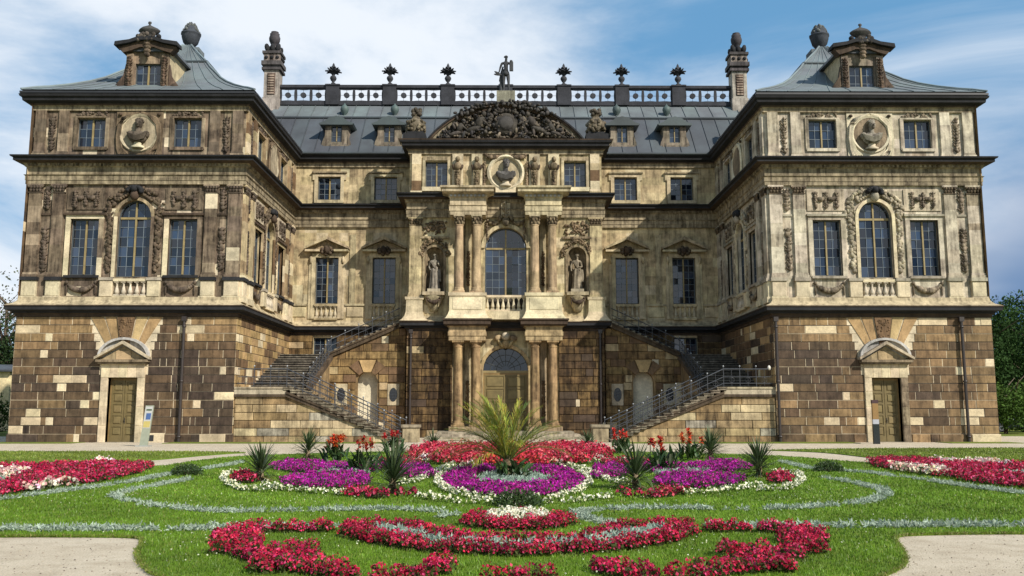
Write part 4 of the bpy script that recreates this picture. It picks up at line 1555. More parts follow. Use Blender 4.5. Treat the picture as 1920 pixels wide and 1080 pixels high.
b.sweep([(6.5, 0.3), (6.5, 0.0), (-6.5, 0.0), (-6.5, 0.3)], [(0, 19.05), (0.1, 19.05), (0.2, 19.15), (0.45, 19.25), (0.5, 19.45), (0.62, 19.52), (0.66, 19.64), (-0.4, 19.68)], [EN, EN, (0.42, 0.36, 0.24, 0.35), (0.42, 0.36, 0.24, 0.35), (0.3, 0.25, 0.17, 0.45), DARK, DARK])
for e in (-1, 1):
    b.box(e * 6.1 - 0.75, e * 6.1 + 0.75, -0.5, 0.5, 19.66, 20.05, SOOT)
b.build('attic_cornice', 'stone', palace)
b = MB(fr)
q = random.Random(3)
rc = (0.07, 0.06, 0.05, 0.4)
# crowned cartouche between lounging figures, trophies filling the corners
b.ball(0, -0.25, 20.75, 0.85, 0.3, 0.8, 0, 14, 8, jit(rc))
b.ball(0, -0.45, 20.75, 0.55, 0.2, 0.52, 0, 12, 6, jit((0.05, 0.045, 0.042, 0.3)))
for k in range(9):
    t = PI * (k + 0.5) / 9
    b.ball(0.75 * math.cos(t), -0.3, 21.45 + 0.22 * math.sin(t), 0.16, 0.2, 0.17, 0, 6, 4, jit(rc, 0.3))
for e in (-1, 1):
    for k in range(6):
        b.ball(e * (0.95 + 0.08 * k), -0.3, 21.3 - 0.22 * k, 0.16, 0.2, 0.17, 0, 6, 4, jit(rc, 0.3))
    for bx, bz, sc_ in ((1.75, 20.55, 1.0), (3.05, 20.2, 0.82)):
        x = e * bx
        b.ball(x, -0.3, bz + 0.35 * sc_, 0.3 * sc_, 0.26, 0.45 * sc_, -e * 0.5, 8, 6, jit(rc, 0.3))
        b.ball(x - e * 0.28 * sc_, -0.35, bz + 0.88 * sc_, 0.17 * sc_, 0.18, 0.2 * sc_, 0, 8, 6, jit(rc, 0.3))
        b.ball(x + e * 0.45 * sc_, -0.32, bz - 0.2 * sc_, 0.6 * sc_, 0.25, 0.2 * sc_, e * 0.35, 8, 6, jit(rc, 0.3))
        b.ball(x + e * 0.95 * sc_, -0.3, bz - 0.45 * sc_, 0.42 * sc_, 0.18, 0.14 * sc_, e * 0.2, 8, 5, jit(rc, 0.3))
        b.ball(x - e * 0.35 * sc_, -0.42, bz + 0.3 * sc_, 0.1 * sc_, 0.1, 0.35 * sc_, e * 0.9, 6, 4, jit(rc, 0.3))
for k in range(90):
    t_ = q.uniform(-0.55, 0.55)
    rr_ = RP - q.uniform(-0.12, 0.35)
    px_, pz_ = arcp(rr_, t_)
    b.ball(px_, -0.45 - q.uniform(0, 0.15), pz_, q.uniform(0.07, 0.15), 0.12, q.uniform(0.07, 0.18), q.uniform(-1.5, 1.5), 6, 4, jit((0.055, 0.05, 0.045, 0.3), 0.4))
for k in range(620):
    x = q.uniform(-5.0, 5.0)
    zt = CZP + math.sqrt((RP - 0.42) ** 2 - x * x)
    if zt < 19.85:
        continue
    z = q.uniform(19.75, zt)
    s_ = q.uniform(0.04, 0.13)
    b.ball(x, -0.14 - q.uniform(0, 0.3), z, s_, q.uniform(0.06, 0.16), s_ * q.uniform(0.6, 2.6), q.uniform(-1.5, 1.5), 6, 4, jit(q.choice([(0.07, 0.06, 0.05, 0.4), (0.16, 0.13, 0.095, 0.4), (0.03, 0.028, 0.028, 0.2)]), 0.4))
b.build('tympanum_relief', 'stone', palace)

# ---------------------------------------------------------------- roofs
LEAD = (0.064, 0.068, 0.076, 0)
LEADG = (0.12, 0.132, 0.138, 0)
b = MB(ID, LEAD)
Y0, Y1, Y2, Z0, Z1, Z2 = 61.85, 65.0, 67.0, 19.56, 23.2, 24.9
b.yzprism([(Y0, Z0 - 0.05), (Y1, Z1 - 0.05), (Y2, Z2 - 0.05), (75.0, Z2 - 0.05), (77.0, Z1), (80.2, Z0)], -18.4, 18.4)
roof = b.build('main_roof', 'patina', palace)
np_ = 34
for k in range(np_):
    xa, xb = -17.6 + 35.2 * k / np_, -17.6 + 35.2 * (k + 1) / np_
    sk = 0.55 if xa > 0 else 0.12
    for (ya, za, yb, zb, c) in ((Y0 - 0.06, Z0, Y1, Z1, LEAD), (Y1, Z1, Y2, Z2, LEADG)):
        p = MB(ID, jit(c, 0.06))
        d = 0.0 if za > 20 else 1.0
        pts = [(xa + 0.004 + sk * d * 0, ya, za), (xb - 0.004, ya, za), (xb - 0.004, yb, zb), (xa + 0.004, yb, zb)]
        nrm = Vector((0, -(zb - za), (yb - ya))).normalized()
        up = [(x + nrm.x * 0.02, y + nrm.y * 0.02, z + nrm.z * 0.02) for x, y, z in pts]
        p.add(pts + up, [(0, 1, 2, 3), (4, 5, 6, 7), (0, 1, 5, 4), (1, 2, 6, 5), (2, 3, 7, 6), (3, 0, 4, 7)])
        sv = [(xb - 0.03, ya, za), (xb - 0.004, ya, za), (xb - 0.004, yb, zb), (xb - 0.03, yb, zb)]
        su = [(x + nrm.x * 0.075, y + nrm.y * 0.075, z + nrm.z * 0.075) for x, y, z in sv]
        p.add(sv + su, [(4, 5, 6, 7), (0, 1, 5, 4), (1, 2, 6, 5), (3, 0, 4, 7)])
        p.build('roof_panel', 'patina', roof, ((xa + xb) / 2, ya, za))
b = MB(ID, (0.05, 0.058, 0.065, 0))
b.tube([(-17.6, Y1 - 0.06, Z1 + 0.05), (17.6, Y1 - 0.06, Z1 + 0.05)], 0.1, 8)
b.tube([(-17.6, Y0 - 0.2, Z0 + 0.02), (17.6, Y0 - 0.2, Z0 + 0.02)], 0.1, 8)
b.build('roof_roll', 'patina', palace)
b = MB(ID, LEADG)
arc = [arcp(RP + 0.05, -HALF + 2 * HALF * k / 20) for k in range(21)]
b.prism([(arc[0][0], 19.6)] + arc + [(arc[-1][0], 19.6)], YR + 0.45, 67.0)
b.build('pediment_roof', 'patina', palace)


def wing_roof(s):
    prof = [(0, 0.04), (0.08, 0.095), (0.15, 0.135), (0.27, 0.215), (0.38, 0.30), (0.47, 0.385), (0.54, 0.47), (0.64, 0.59), (0.68, 0.65), (0.72, 0.70), (0.91, 0.93), (0.96, 1.0)]
    x0, x1, yf, yk, z0, z1 = 14.3, 27.56, 49.72, 57.3, 19.57, 25.5
    cx, hx = (x0 + x1) / 2, (x1 - x0) / 2
    b = MB(ID if s > 0 else MIR, LEADG)
    yback = 82.5
    def ring(t, h, e=0.0):
        hx_ = hx * (1 - t) + e
        ya = yf + (yk - yf) * t - e
        yb = yback - (yk - yf) * t + e
        z = z0 + (z1 - z0) * h
        return [(cx - hx_, ya, z), (cx + hx_, ya, z), (cx + hx_, yb, z), (cx - hx_, yb, z)]
    for (t0, h0), (t1, h1) in zip(prof[:-1], prof[1:]):
        A, B = ring(t0, h0), ring(t1, h1)
        for k in range(4):
            j = (k + 1) % 4
            b.add([A[k], A[j], B[j], B[k]], [(0, 1, 2, 3)], jit(LEADG, 0.04))
    b.add(ring(*prof[-1]), [(0, 1, 2, 3)])
    o = b.build('wing_roof', 'patina', palace)
    sm = MB(ID if s > 0 else MIR, (0.15, 0.18, 0.19, 0))
    for k in range(4):            # hip rolls
        sm.tube([(ring(t, h)[k][0], ring(t, h)[k][1], ring(t, h)[k][2] + 0.03) for t, h in prof], 0.07, 6)
    for k in range(-5, 6):        # standing seams of the front and inner slopes
        if k == 0:
            continue
        f = abs(k) / 6.0
        pts = []
        for t, h in prof:
            R4 = ring(t, h)
            u = 0.5 + k / 11.0
            pts.append((R4[0][0] + (R4[1][0] - R4[0][0]) * u, R4[0][1] - 0.01, R4[0][2] + 0.02))
        sm.tube(pts, 0.022, 4)
    for k in range(1, 24):
        u = k / 24
        pts = []
        for t, h in prof:
            R4 = ring(t, h)
            pts.append((R4[0][0] - 0.01, R4[0][1] + (R4[3][1] - R4[0][1]) * u, R4[0][2] + 0.02))
        sm.tube(pts, 0.022, 4)
    t, h = 0.7, 0.675
    Q = ring(t, h, 0.05)
    for k in range(4):
        sm.tube([Q[k], Q[(k + 1) % 4]], 0.09, 6, (0.05, 0.06, 0.065, 0))
    sm.build('seams', 'patina', o)
    e = MB(ID if s > 0 else MIR, SOOT)
    Q = [(x0 - 0.02, yf - 0.02), (x1 + 0.02, yf - 0.02)]
    e.box(x0 - 0.02, x1 + 0.02, yf - 0.1, yf + 0.25, 19.585, 19.7)
    e.box(x0 - 0.1, x0 + 0.25, yf + 0.25, 62.2, 19.585, 19.7)
    e.build('gutter', 'iron', palace)
    return o


for s in (-1, 1):
    wing_roof(s)

# wing dormers
def wing_dormer(s):
    fr = Frame(s * (WX + 0.22), 51.5)
    b = MB(fr)
    bc = (0.27, 0.2, 0.135, 0.45) if s < 0 else (0.25, 0.205, 0.155, 0.45)
    b.wall(-1.28, 1.28, 19.7, 22.95, 0, 0.3, [(-0.75, 0.75, 19.9, 22.05, False)], lambda: jit(bc, 0.2), 0.6, 0.5)
    side = (0.42, 0.35, 0.22, 0.2)
    for e in (-1, 1):
        b.add([(e * 1.28, 0, 19.7), (e * 1.28, 4.6, 21.2), (e * 1.28, 4.6, 22.9), (e * 1.28, 0, 22.9)], [(0, 1, 2, 3)], side)
    d = b.build('dormer', 'stone', palace)
    b = MB(fr, LEAD)
    b.prism([(-1.55, 22.75), (1.55, 22.75), (1.45, 23.0), (0.6, 23.3), (-0.6, 23.3), (-1.45, 23.0)], -0.2, 5.6)
    b.build('dormer_roof', 'patina', d)
    b = MB(fr)
    pts = [(-1.8, 22.95), (-1.75, 23.15), (-1.0, 23.3), (-0.45, 23.5), (0.45, 23.5), (1.0, 23.3), (1.75, 23.15), (1.8, 22.95)]
    lo = [(-1.4, 22.6), (-0.9, 22.75), (-0.4, 22.95), (0.4, 22.95), (0.9, 22.75), (1.4, 22.6)]
    b.prism(lo + [(1.72, 22.95), (1.0, 23.12), (0.45, 23.3), (-0.45, 23.3), (-1.0, 23.12), (-1.72, 22.95)], -0.35, 0.25, DARK)
    b.prism([(-1.86, 22.98), (-1.0, 23.14), (-0.45, 23.32), (0.45, 23.32), (1.0, 23.14), (1.86, 22.98), (1.82, 23.22), (1.0, 23.34), (0.45, 23.55), (-0.45, 23.55), (-1.0, 23.34), (-1.82, 23.22)], -0.55, 0.25, SOOT)
    b.build('dormer_cornice', 'stone', d)
    b = MB(fr)
    for e in (-1, 1):
        b.box(e * 1.04 - 0.2, e * 1.04 + 0.2, -0.16, 0, 19.72, 22.6, jit(bc))
        relief_drop(b, e * 1.04, 20.0, 22.4, 0.38, -0.16, 12, (0.13, 0.085, 0.055, 0.5))
        # side volutes
        b.prism([(e * 1.28, 19.72), (e * 1.85, 19.72), (e * 1.82, 20.7), (e * 1.6, 21.0), (e * 1.4, 21.3), (e * 1.28, 22.0)], -0.1, 0.15, jit((0.16, 0.11, 0.075, 0.5)))
        b.ball(e * 1.64, -0.1, 20.55, 0.26, 0.14, 0.26, 0, 8, 5, jit(DARK))
    for k in range(12):
        b.ball(random.uniform(-0.5, 0.5), -0.45, random.uniform(23.3, 23.75), 0.13, 0.13, 0.15, random.uniform(-1, 1), 6, 4, jit((0.09, 0.075, 0.06, 0.4), 0.4))
    for k in range(5):
        b.ball(0, -0.3, 22.5 + 0.22 * k, 0.2 + 0.03 * k, 0.2, 0.16, 0, 6, 4, jit((0.2, 0.15, 0.1, 0.5), 0.3))
    b.build('dormer_ornament', 'stone', d)
    b = MB(fr)
    for e in (-1, 1):
        b.ball(e * 0.6, -0.2, 23.65, 0.16, 0.16, 0.16, 0, 8, 6, jit(SOOT))
    b.lathe([(0.42, 23.5), (0.35, 23.6), (0.25, 23.7), (0.36, 23.82), (0.62, 24.0), (0.62, 24.06), (0.45, 24.2), (0.2, 24.32), (0.08, 24.38), (0.05, 24.44), (0.11, 24.52), (0.09, 24.6), (0.0, 24.64)], 0, -0.1, 14, (0.05, 0.048, 0.046, 0.2), True, 1, 0.7, 0.0, lambda a: 1 + 0.05 * math.cos(8 * a))
    b.build('finial', 'stone', d)
    window(palace, fr, 0, 19.9, 22.05, 1.5, 0.2, 4, 4)


for s in (-1, 1):
    wing_dormer(s)

# small dormers of the main roof
def small_dormer(x):
    fr = Frame(x, 62.55)
    c = (0.23, 0.19, 0.14, 0.45)
    b = MB(fr)
    b.wall(-0.82, 0.82, 20.35, 22.0, 0, 0.2, [(-0.38, 0.38, 20.65, 21.85, False)], lambda: jit(c), 0.5, 0.4)
    for e in (-1, 1):
        b.add([(e * 0.82, 0, 20.3), (e * 0.82, 1.7, 22.2), (e * 0.82, 1.7, 22.2), (e * 0.82, 0, 22.0)], [(0, 1, 2, 3)], jit(c))
        b.prism([(e * 0.82, 20.4), (e * 1.05, 20.4), (e * 1.0, 20.65), (e * 0.82, 21.1)], -0.05, 0.1, jit(c))
    b.box(-0.9, 0.9, -0.12, 0.1, 20.3, 20.42, jit(c))
    d = b.build('small_dormer', 'stone', palace)
    b = MB(fr)
    arc = [(1.12 * math.sin(t), 21.62 + 0.72 * math.cos(t)) for t in [(-1.15 + 2.3 * k / 10) for k in range(11)]]
    b.prism([(-1.15, 21.84), (-1.24, 21.95), (-0.85, 22.08), (-0.5, 22.36), (0, 22.5), (0.5, 22.36), (0.85, 22.08), (1.24, 21.95), (1.15, 21.84)], -0.3, 2.2, (0.055, 0.066, 0.068, 0))
    b.build('dormer_roof', 'patina', d)
    b = MB(fr, (0.07, 0.095, 0.09, 0))
    b.lathe([(0.1, 23.6), (0.14, 23.68), (0.27, 23.85), (0.32, 24.05), (0.27, 24.25), (0.1, 24.38), (0.03, 24.5), (0, 24.55)], 0, 2.9, 10)
    b.tube([(0, 2.9, 23.0), (0, 2.9, 23.65)], 0.1, 6)
    b.build('ball_finial', 'patina', d)
    window(palace, fr, 0, 20.65, 21.85, 0.76, 0.14, 2, 3, singles=False, mull=0.06)


for x in (-12.05, -8.3, 8.3, 12.05):
    small_dormer(x)

# roof balustrade with pierced panels
IR = (0.035, 0.036, 0.042, 0)
XB = [-17.25, -13.25, -8.9, -4.45, 0.0, 4.45, 8.9, 13.25, 17.25]
b = MB(ID, IR)
YT = 66.9
b.box(-17.25, 17.25, YT - 0.14, YT + 0.14, 24.86, 25.1)
b.box(-17.25, 17.25, YT - 0.18, YT + 0.18, 26.22, 26.44)
rb = b.build('roof_balustrade', 'stone', palace)
for x in XB[1:-1]:
    p = MB(ID, IR)
    p.box(x - 0.5, x + 0.5, YT - 0.24, YT + 0.24, 24.87, 26.5)
    p.box(x - 0.57, x + 0.57, YT - 0.3, YT + 0.3, 26.36, 26.47)
    p.build('baluster_pier', 'stone', rb)
pm = MB(ID, IR)
pwid, zl, zh = 1.05, 25.102, 26.218
ho, hz = 0.36, 0.36
cz = (zl + zh) / 2
# frame with a square hole whose corners swell, and a rosette held on four bars
def sq(t):
    a = t
    r0 = 0.43 / max(abs(math.cos(a)), abs(math.sin(a)))
    c = abs(math.sin(2 * a))
    return (r0 * (1 + 0.06 * c ** 6) * math.cos(a), r0 * (1 + 0.06 * c ** 6) * math.sin(a))
def outer(t):
    m = max(abs(math.cos(t)) / (pwid / 2), abs(math.sin(t)) / ((zh - zl) / 2))
    return (math.cos(t) / m, math.sin(t) / m)
ts = [2 * PI * k / 32 for k in range(33)]
for k in range(32):
    a, c = sq(ts[k]), sq(ts[k + 1])
    d, e = outer(ts[k]), outer(ts[k + 1])
    pm.prism([(a[0], cz + a[1]), (c[0], cz + c[1]), (e[0], cz + e[1]), (d[0], cz + d[1])], -0.08, 0.08)
pm.prism([(0.2 * math.cos(t), cz + 0.2 * math.sin(t)) for t in ts[:-1:2]], -0.08, 0.08)
for k in range(4):
    t = PI / 2 * k
    pm.tube([(0.1 * math.cos(t), 0, cz + 0.1 * math.sin(t)), (0.46 * math.cos(t), 0, cz + 0.46 * math.sin(t))], 0.013, 5)
pme = pm.mesh('pierced_panel', 'stone', (0, 0, 0))
for i in range(8):
    xa = XB[i] + (0.5 if i else 0.0)
    xb = XB[i + 1] - (0.5 if i < 7 else 0.0)
    for k in range(3):
        xx = xa + (xb - xa) * (k + 0.5) / 3
        o = inst('pierced_panel', pme, rb, (xx, YT, 0))
        o.scale.x = (xb - xa) / 3 / pwid
# chimneys
def chimney(s):
    x, y = s * 17.85, YT
    b = MB(ID)
    c = (0.36, 0.32, 0.27, 0.35)
    b.box(x - 0.62, x + 0.62, y - 0.62, y + 0.62, 24.0, 25.3, jit(c))
    b.box(x - 0.56, x + 0.56, y - 0.56, y + 0.56, 25.3, 27.45, jit(c))
    b.block(x - 0.3, x + 0.3, 25.5, 27.2, y - 0.6, y - 0.56, 0.02, jit((0.2, 0.13, 0.1, 0.5)))
    o = b.build('chimney', 'stone', palace)
    for k in range(8):
        r = MB(ID)
        r.box(x - 0.24, x + 0.24, y - 0.64, y - 0.601, 25.56 + 0.2 * k, 25.66 + 0.2 * k, jit((0.36, 0.28, 0.21, 0.4)))
        r.build('chimney_band', 'stone', o)
    b = MB(ID, (0.1, 0.09, 0.09, 0.4))
    for zz, h, w in ((27.45, 0.2, 0.72), (27.65, 0.18, 0.62), (27.83, 0.32, 0.76), (28.75, 0.2, 0.72)):
        b.box(x - w, x + w, y - w, y + w, zz, zz + h, jit((0.085, 0.075, 0.075, 0.4)))
    b.box(x - 0.62, x + 0.62, y - 0.62, y + 0.62, 28.15, 28.75, jit((0.3, 0.25, 0.21, 0.5)))
    for k in (-1, 0, 1):
        b.ball(x + 0.42 * k, y - 0.64, 28.45, 0.14, 0.1, 0.14, 0, 7, 5, SOOT)
        b.ball(x + 0.42 * k, y - 0.5, 29.25, 0.2, 0.2, 0.36, 0.2 * k, 7, 5, jit(SOOT))
        b.ball(x + 0.42 * k, y + 0.3, 29.25, 0.2, 0.2, 0.36, 0.2 * k, 7, 5, jit(SOOT))
        b.ball(x + 0.68, y + 0.3 * k, 28.45, 0.1, 0.14, 0.14, 0, 7, 5, SOOT)
    b.box(x - 0.45, x + 0.45, y - 0.45, y + 0.45, 28.95, 29.4, jit((0.2, 0.18, 0.17, 0.4)))
    b.lathe([(0.2, 29.4), (0.16, 29.6), (0.3, 29.75), (0.42, 30.0), (0.44, 30.2), (0.36, 30.42), (0.38, 30.55), (0.2, 30.6), (0.3, 30.7), (0, 30.72)], x, y, 10, (0.05, 0.045, 0.05, 0.2))
    b.build('chimney_crown', 'stone', o)


for s in (-1, 1):
    chimney(s)

# ================================================================== OUTDOOR STAIRCASES
IRON = (0.045, 0.048, 0.055, 0)


def staircase(s):
    fr = ID if s > 0 else MIR
    root = empty('outdoor_staircase', (s * 10.0, 52.0, 0))
    tag(root, ('sunlit' if s < 0 else 'half shaded') + ' stone double-flight staircase climbing beside the ' + ('left' if s < 0 else 'right') + ' wing', 'staircase', 'outdoor staircases of the palace')
    pf = lambda *a: pick((40, (0.40, 0.295, 0.155, 0.4)), (30, (0.49, 0.39, 0.23, 0.36)), (18, (0.29, 0.195, 0.095, 0.45)), (8, (0.40, 0.36, 0.27, 0.5)))
    pc = (lambda *a: pick((40, (0.34, 0.225, 0.095, 0.5)), (30, (0.27, 0.168, 0.07, 0.5)), (18, BROWN), (8, (0.44, 0.33, 0.18, 0.3))))
    X0, X1, XL = 5.7, 12.0, 14.84

    def zs(x):
        return 0.06 + (x - 5.9) * 2.42 / 6.1

    def xs(z):
        return 5.9 + (z - 0.06) * 6.1 / 2.42
    b = MB(fr, (0.12, 0.08, 0.045, 0.2))
    b.prism([(5.95, -0.2), (XL, -0.2), (XL, 2.45), (12.0, 2.45), (5.95, 0.03)], 50.2, 53.1)
    body = b.build('stair_wall', 'stone', root)
    n = 6
    for j in range(n):
        za, zb = -0.1 + 2.56 * j / n, -0.1 + 2.56 * (j + 1) / n
        x = xs(zb) if j else xs(zb)
        edges = [None]
        xa = xs(max(za, 0.06))
        cur = x + random.uniform(0.4, 1.4)
        lst = []
        while cur < XL - 0.7:
            lst.append(cur)
            cur += random.uniform(0.9, 2.0)
        lst.append(XL)
        p = MB(fr, pf())
        g = 0.014
        if zb < 2.4:
            p.prism([(xa + 0.03, za + g), (lst[0] - g, za + g), (lst[0] - g, zb - g), (x + 0.03, zb - g)], 50.1, 50.21)
        else:
            p.prism([(xa + 0.03, za + g), (lst[0] - g, za + g), (lst[0] - g, zb - g), (min(x, 12) + 0.03, zb - g)], 50.1, 50.21)
        p.build('stone_block', 'stone', body)
        for a, c in zip(lst[:-1], lst[1:]):
            p = MB(fr, pf())
            p.block(a + g, c - g, za + g, zb - g, 50.1 + random.uniform(-0.006, 0.006), 50.21, 0.016)
            p.build('stone_block', 'stone', body)
    # moulded string and landing edge
    b = MB(fr, (0.085, 0.06, 0.038, 0.4))
    b.prism([(5.75, -0.02), (12.0, 2.46), (12.0, 2.74), (5.75, 0.24)], 49.98, 50.3)
    b.prism([(5.75, 0.18), (12.0, 2.64), (12.0, 2.755), (5.75, 0.3)], 49.92, 50.29)
    b.box(12.0, XL, 49.982, 50.3, 2.46, 2.6)
    b.build('string', 'stone', root)
    b = MB(fr, (0.40, 0.34, 0.24, 0.3))
    b.box(12.0, XL, 50.0, 53.3, 2.602, 2.9)
    b.box(11.9, XL, 49.95, 53.3, 2.902, 3.0, jit((0.36, 0.3, 0.2, 0.4)))
    b.build('landing', 'stone', root)
    N1 = 17
    for k in range(N1):
        xa = X0 + (X1 - X0) * k / N1
        z = 3.0 * (k + 1) / N1
        p = MB(fr, jit((0.27, 0.225, 0.16, 0.45), 0.15))
        p.box(xa, xa + (X1 - X0) / N1 + 0.14, 49.94, 53.2, z - 0.172, z - 0.055)
        p.box(xa - 0.04, xa + (X1 - X0) / N1 + 0.14, 49.9, 53.24, z - 0.054, z)
        p.build('step', 'stone', root)
    # second flight, climbing towards the court wall
    b = MB(fr, (0.3, 0.21, 0.11, 0.4))
    b.yzprism([(53.25, -0.2), (60.3, -0.2), (60.3, 5.1), (53.25, 2.7)], 11.5, XL)
    b.build('flight_wall', 'stone', root)
    b = MB(fr, (0.10, 0.07, 0.045, 0.4))
    b.yzprism([(53.2, 2.85), (60.3, 5.3), (60.3, 5.62), (53.2, 3.17)], 11.3, 11.62)
    b.build('string', 'stone', root)
    N2 = 14
    for k in range(N2):
        ya = 53.3 + 7.0 * k / N2
        z = 3.0 + 2.4 * (k + 1) / N2
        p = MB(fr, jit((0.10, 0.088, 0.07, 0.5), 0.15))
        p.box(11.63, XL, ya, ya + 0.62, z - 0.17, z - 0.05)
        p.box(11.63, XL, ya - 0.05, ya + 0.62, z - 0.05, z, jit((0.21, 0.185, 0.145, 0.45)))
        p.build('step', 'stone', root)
    b = MB(fr, jit((0.33, 0.28, 0.2, 0.4)))
    b.box(11.4, XL, 60.3, 62.18, 5.2, 5.4)
    b.build('landing', 'stone', root)
    # third flight against the court wall, over an arched doorway
    b = MB(fr, (0.2, 0.13, 0.07, 0.3))
    xd0, xd1 = 8.36, 9.72
    b.wall(6.56, 11.6, -0.2, 5.1, 59.66, 0.5, [(xd0, xd1, 0.0, 4.24, True)], lambda: (0.26, 0.17, 0.08, 0.3))
    b.prism([(6.56, 5.1), (11.6, 5.1), (7.0, 7.1), (6.56, 7.1)], 59.66, 60.1)
    b.yzprism([(59.66, -0.2), (62.2, -0.2), (62.2, 5.1), (59.66, 5.1)], 11.55, 11.6)
    arch = b.build('arch_wall', 'stone', root)
    n = 14
    ovals = [(10.72, 2.75), (7.32, 2.75)]
    for j in range(n):
        za, zb = 7.1 * j / n, 7.1 * (j + 1) / n
        zm = (za + zb) / 2
        xmax = 11.6 if zb < 5.1 else max(7.0, 11.6 - (zb - 5.1) * 2.3)
        ex = []
        if zm < 4.9:
            if zm < 3.56:
                ex.append((xd0 - 0.1, xd1 + 0.1))
            elif zm < 4.5:
                ex.append((xd0 - 0.05, xd1 + 0.05))
            else:
                ex.append((xd0 + 0.1, xd1 - 0.1))
        for ox, oz in ovals:
            if abs(zm - oz) < 0.72:
                ex.append((ox - 0.4, ox + 0.4))
        st = courses(6.56, xmax, za, zb, 1, lambda q: ex, pc, 0.7, 1.4)
        lay(arch, fr, st, 59.57, dep=0.1, singles=True)
        if zb > 5.1:
            xt = 11.6 - (max(za, 5.1) - 5.1) * 2.3
            p = MB(fr, pc())
            if xt > xmax + 0.05:
                p.prism([(xmax + 0.014, za + 0.014), (xt - 0.02, za + 0.014), (xmax + 0.014, zb - 0.01)], 59.575, 59.67)
                p.build('stone_block', 'stone', arch)
    xm = (xd0 + xd1) / 2
    for k, (a0, a1) in enumerate(((-0.85, -0.42), (-0.36, 0.36), (0.42, 0.85))):
        v = MB(fr, jit(BROWN if k != 1 else (0.42, 0.29, 0.13, 0.2)))
        P = lambda a, r: (xm + r * math.sin(a), 3.56 + r * math.cos(a))
        v.prism([P(a0, 0.7), P(a1, 0.7), P(a1, 1.55), P(a0, 1.55)], 59.5, 59.66)
        v.build('voussoir', 'stone', arch)
    r = MB(fr, (0.60, 0.53, 0.38, 0.1))
    r.box(xd0 - 0.1, xd1 + 0.1, 60.16, 60.3, -0.1, 4.4)
    r.build('door_panel', 'stone', arch)
    for ox, oz in ovals:
        o = MB(fr, jit((0.46, 0.38, 0.25, 0.25)))
        o.block(ox - 0.39, ox + 0.39, oz - 0.7, oz + 0.7, 59.56, 59.67, 0.02)
        o.build('oval_surround', 'stone', arch)
        o = MB(fr, (0.02, 0.022, 0.025, 0))
        o.prism([(ox + 0.26 * math.cos(2 * PI * k / 20), oz + 0.45 * math.sin(2 * PI * k / 20)) for k in range(20)], 59.545, 59.6)
        for q in (-0.1, 0.1):
            o.tube([(ox + q, 59.53, oz - 0.4), (ox + q, 59.53, oz + 0.4)], 0.014, 5, IRON)
        for q in (-0.2, 0.0, 0.2):
            o.tube([(ox - 0.24, 59.53, oz + q), (ox + 0.24, 59.53, oz + q)], 0.014, 5, IRON)
        o.build('oval_window', 'gloss', arch)
    b = MB(fr, (0.10, 0.07, 0.042, 0.4))
    b.prism([(11.75, 5.05), (11.75, 5.3), (6.9, 7.4), (6.9, 7.15)], 59.42, 59.9)
    b.prism([(11.8, 5.25), (11.8, 5.37), (6.9, 7.5), (6.9, 7.385)], 59.36, 59.89)
    b.build('string', 'stone', root)
    N3 = 12
    for k in range(N3):
        xa = 11.6 - 4.6 * k / N3
        z = 5.4 + 2.05 * (k + 1) / N3
        p = MB(fr, jit((0.3, 0.25, 0.17, 0.4), 0.15))
        p.box(xa - 4.6 / N3 - 0.12, xa, 59.5, 62.1, z - 0.17, z)
        p.build('step', 'stone', root)
    b = MB(fr, jit((0.33, 0.28, 0.2, 0.4)))
    b.box(6.56, 7.0, 59.4, 62.1, 7.2, 7.45)
    b.build('landing', 'stone', root)
    # newel block
    b = MB(fr, jit((0.36, 0.29, 0.18, 0.4)))
    b.block(4.75, 5.62, 0.0, 0.8, 49.95, 50.9, 0.03)
    b.box(4.68, 5.69, 49.88, 50.97, 0.8, 0.95, jit((0.3, 0.25, 0.17, 0.4)))
    b.build('newel', 'stone', root)

    # wrought railings
    def rail(pts, step=0.95):
        b = MB(fr, IRON)
        for h, rr in ((0.98, 0.032), (0.55, 0.022), (0.2, 0.022)):
            b.tube([(x, y, z + h) for x, y, z in pts], rr, 5)
        o = b.build('railing', 'iron', root)
        for (p, q) in zip(pts[:-1], pts[1:]):
            p, q = Vector(p), Vector(q)
            m = max(1, round((q - p).length / step))
            for k in range(m):
                w = p + (q - p) * (k / m)
                t = MB(fr, IRON)
                t.tube([tuple(w), (w.x, w.y, w.z + 1.1)], 0.022, 5)
                t.ball(w.x, w.y, w.z + 1.14, 0.05, col=(0.25, 0.26, 0.27, 0))
                t.build('railing_post', 'iron', o)
                w = p + (q - p) * ((k + 0.5) / m)
                t = MB(fr, IRON)
                t.tube([(w.x, w.y, w.z + 0.05), (w.x, w.y, w.z + 0.97)], 0.012, 4)
                # scroll
                for e in (-1, 1):
                    t.tube([(w.x + e * 0.14 * math.sin(a), w.y, w.z + 0.38 + 0.14 * math.cos(a)) for a in [PI * i / 6 for i in range(7)]], 0.01, 4)
                t.build('railing_bar', 'iron', o)
    rail([(5.75, 50.05, 0.18), (12.0, 50.05, 3.0), (14.7, 50.05, 3.0)])
    rail([(5.75, 53.1, 0.18), (11.6, 53.1, 2.9)])
    rail([(11.46, 53.3, 3.1), (11.46, 59.6, 5.4), (7.0, 59.6, 7.45)])
    if s < 0:
        return
    b = MB(fr, (0.62, 0.58, 0.5, 0))
    b.ball(14.55, 50.08, 4.05, 0.1, 0.1, 0.14, 0, 8, 6)
    b.build('rail_finial', 'stone', root)


for s in (-1, 1):
    staircase(s)


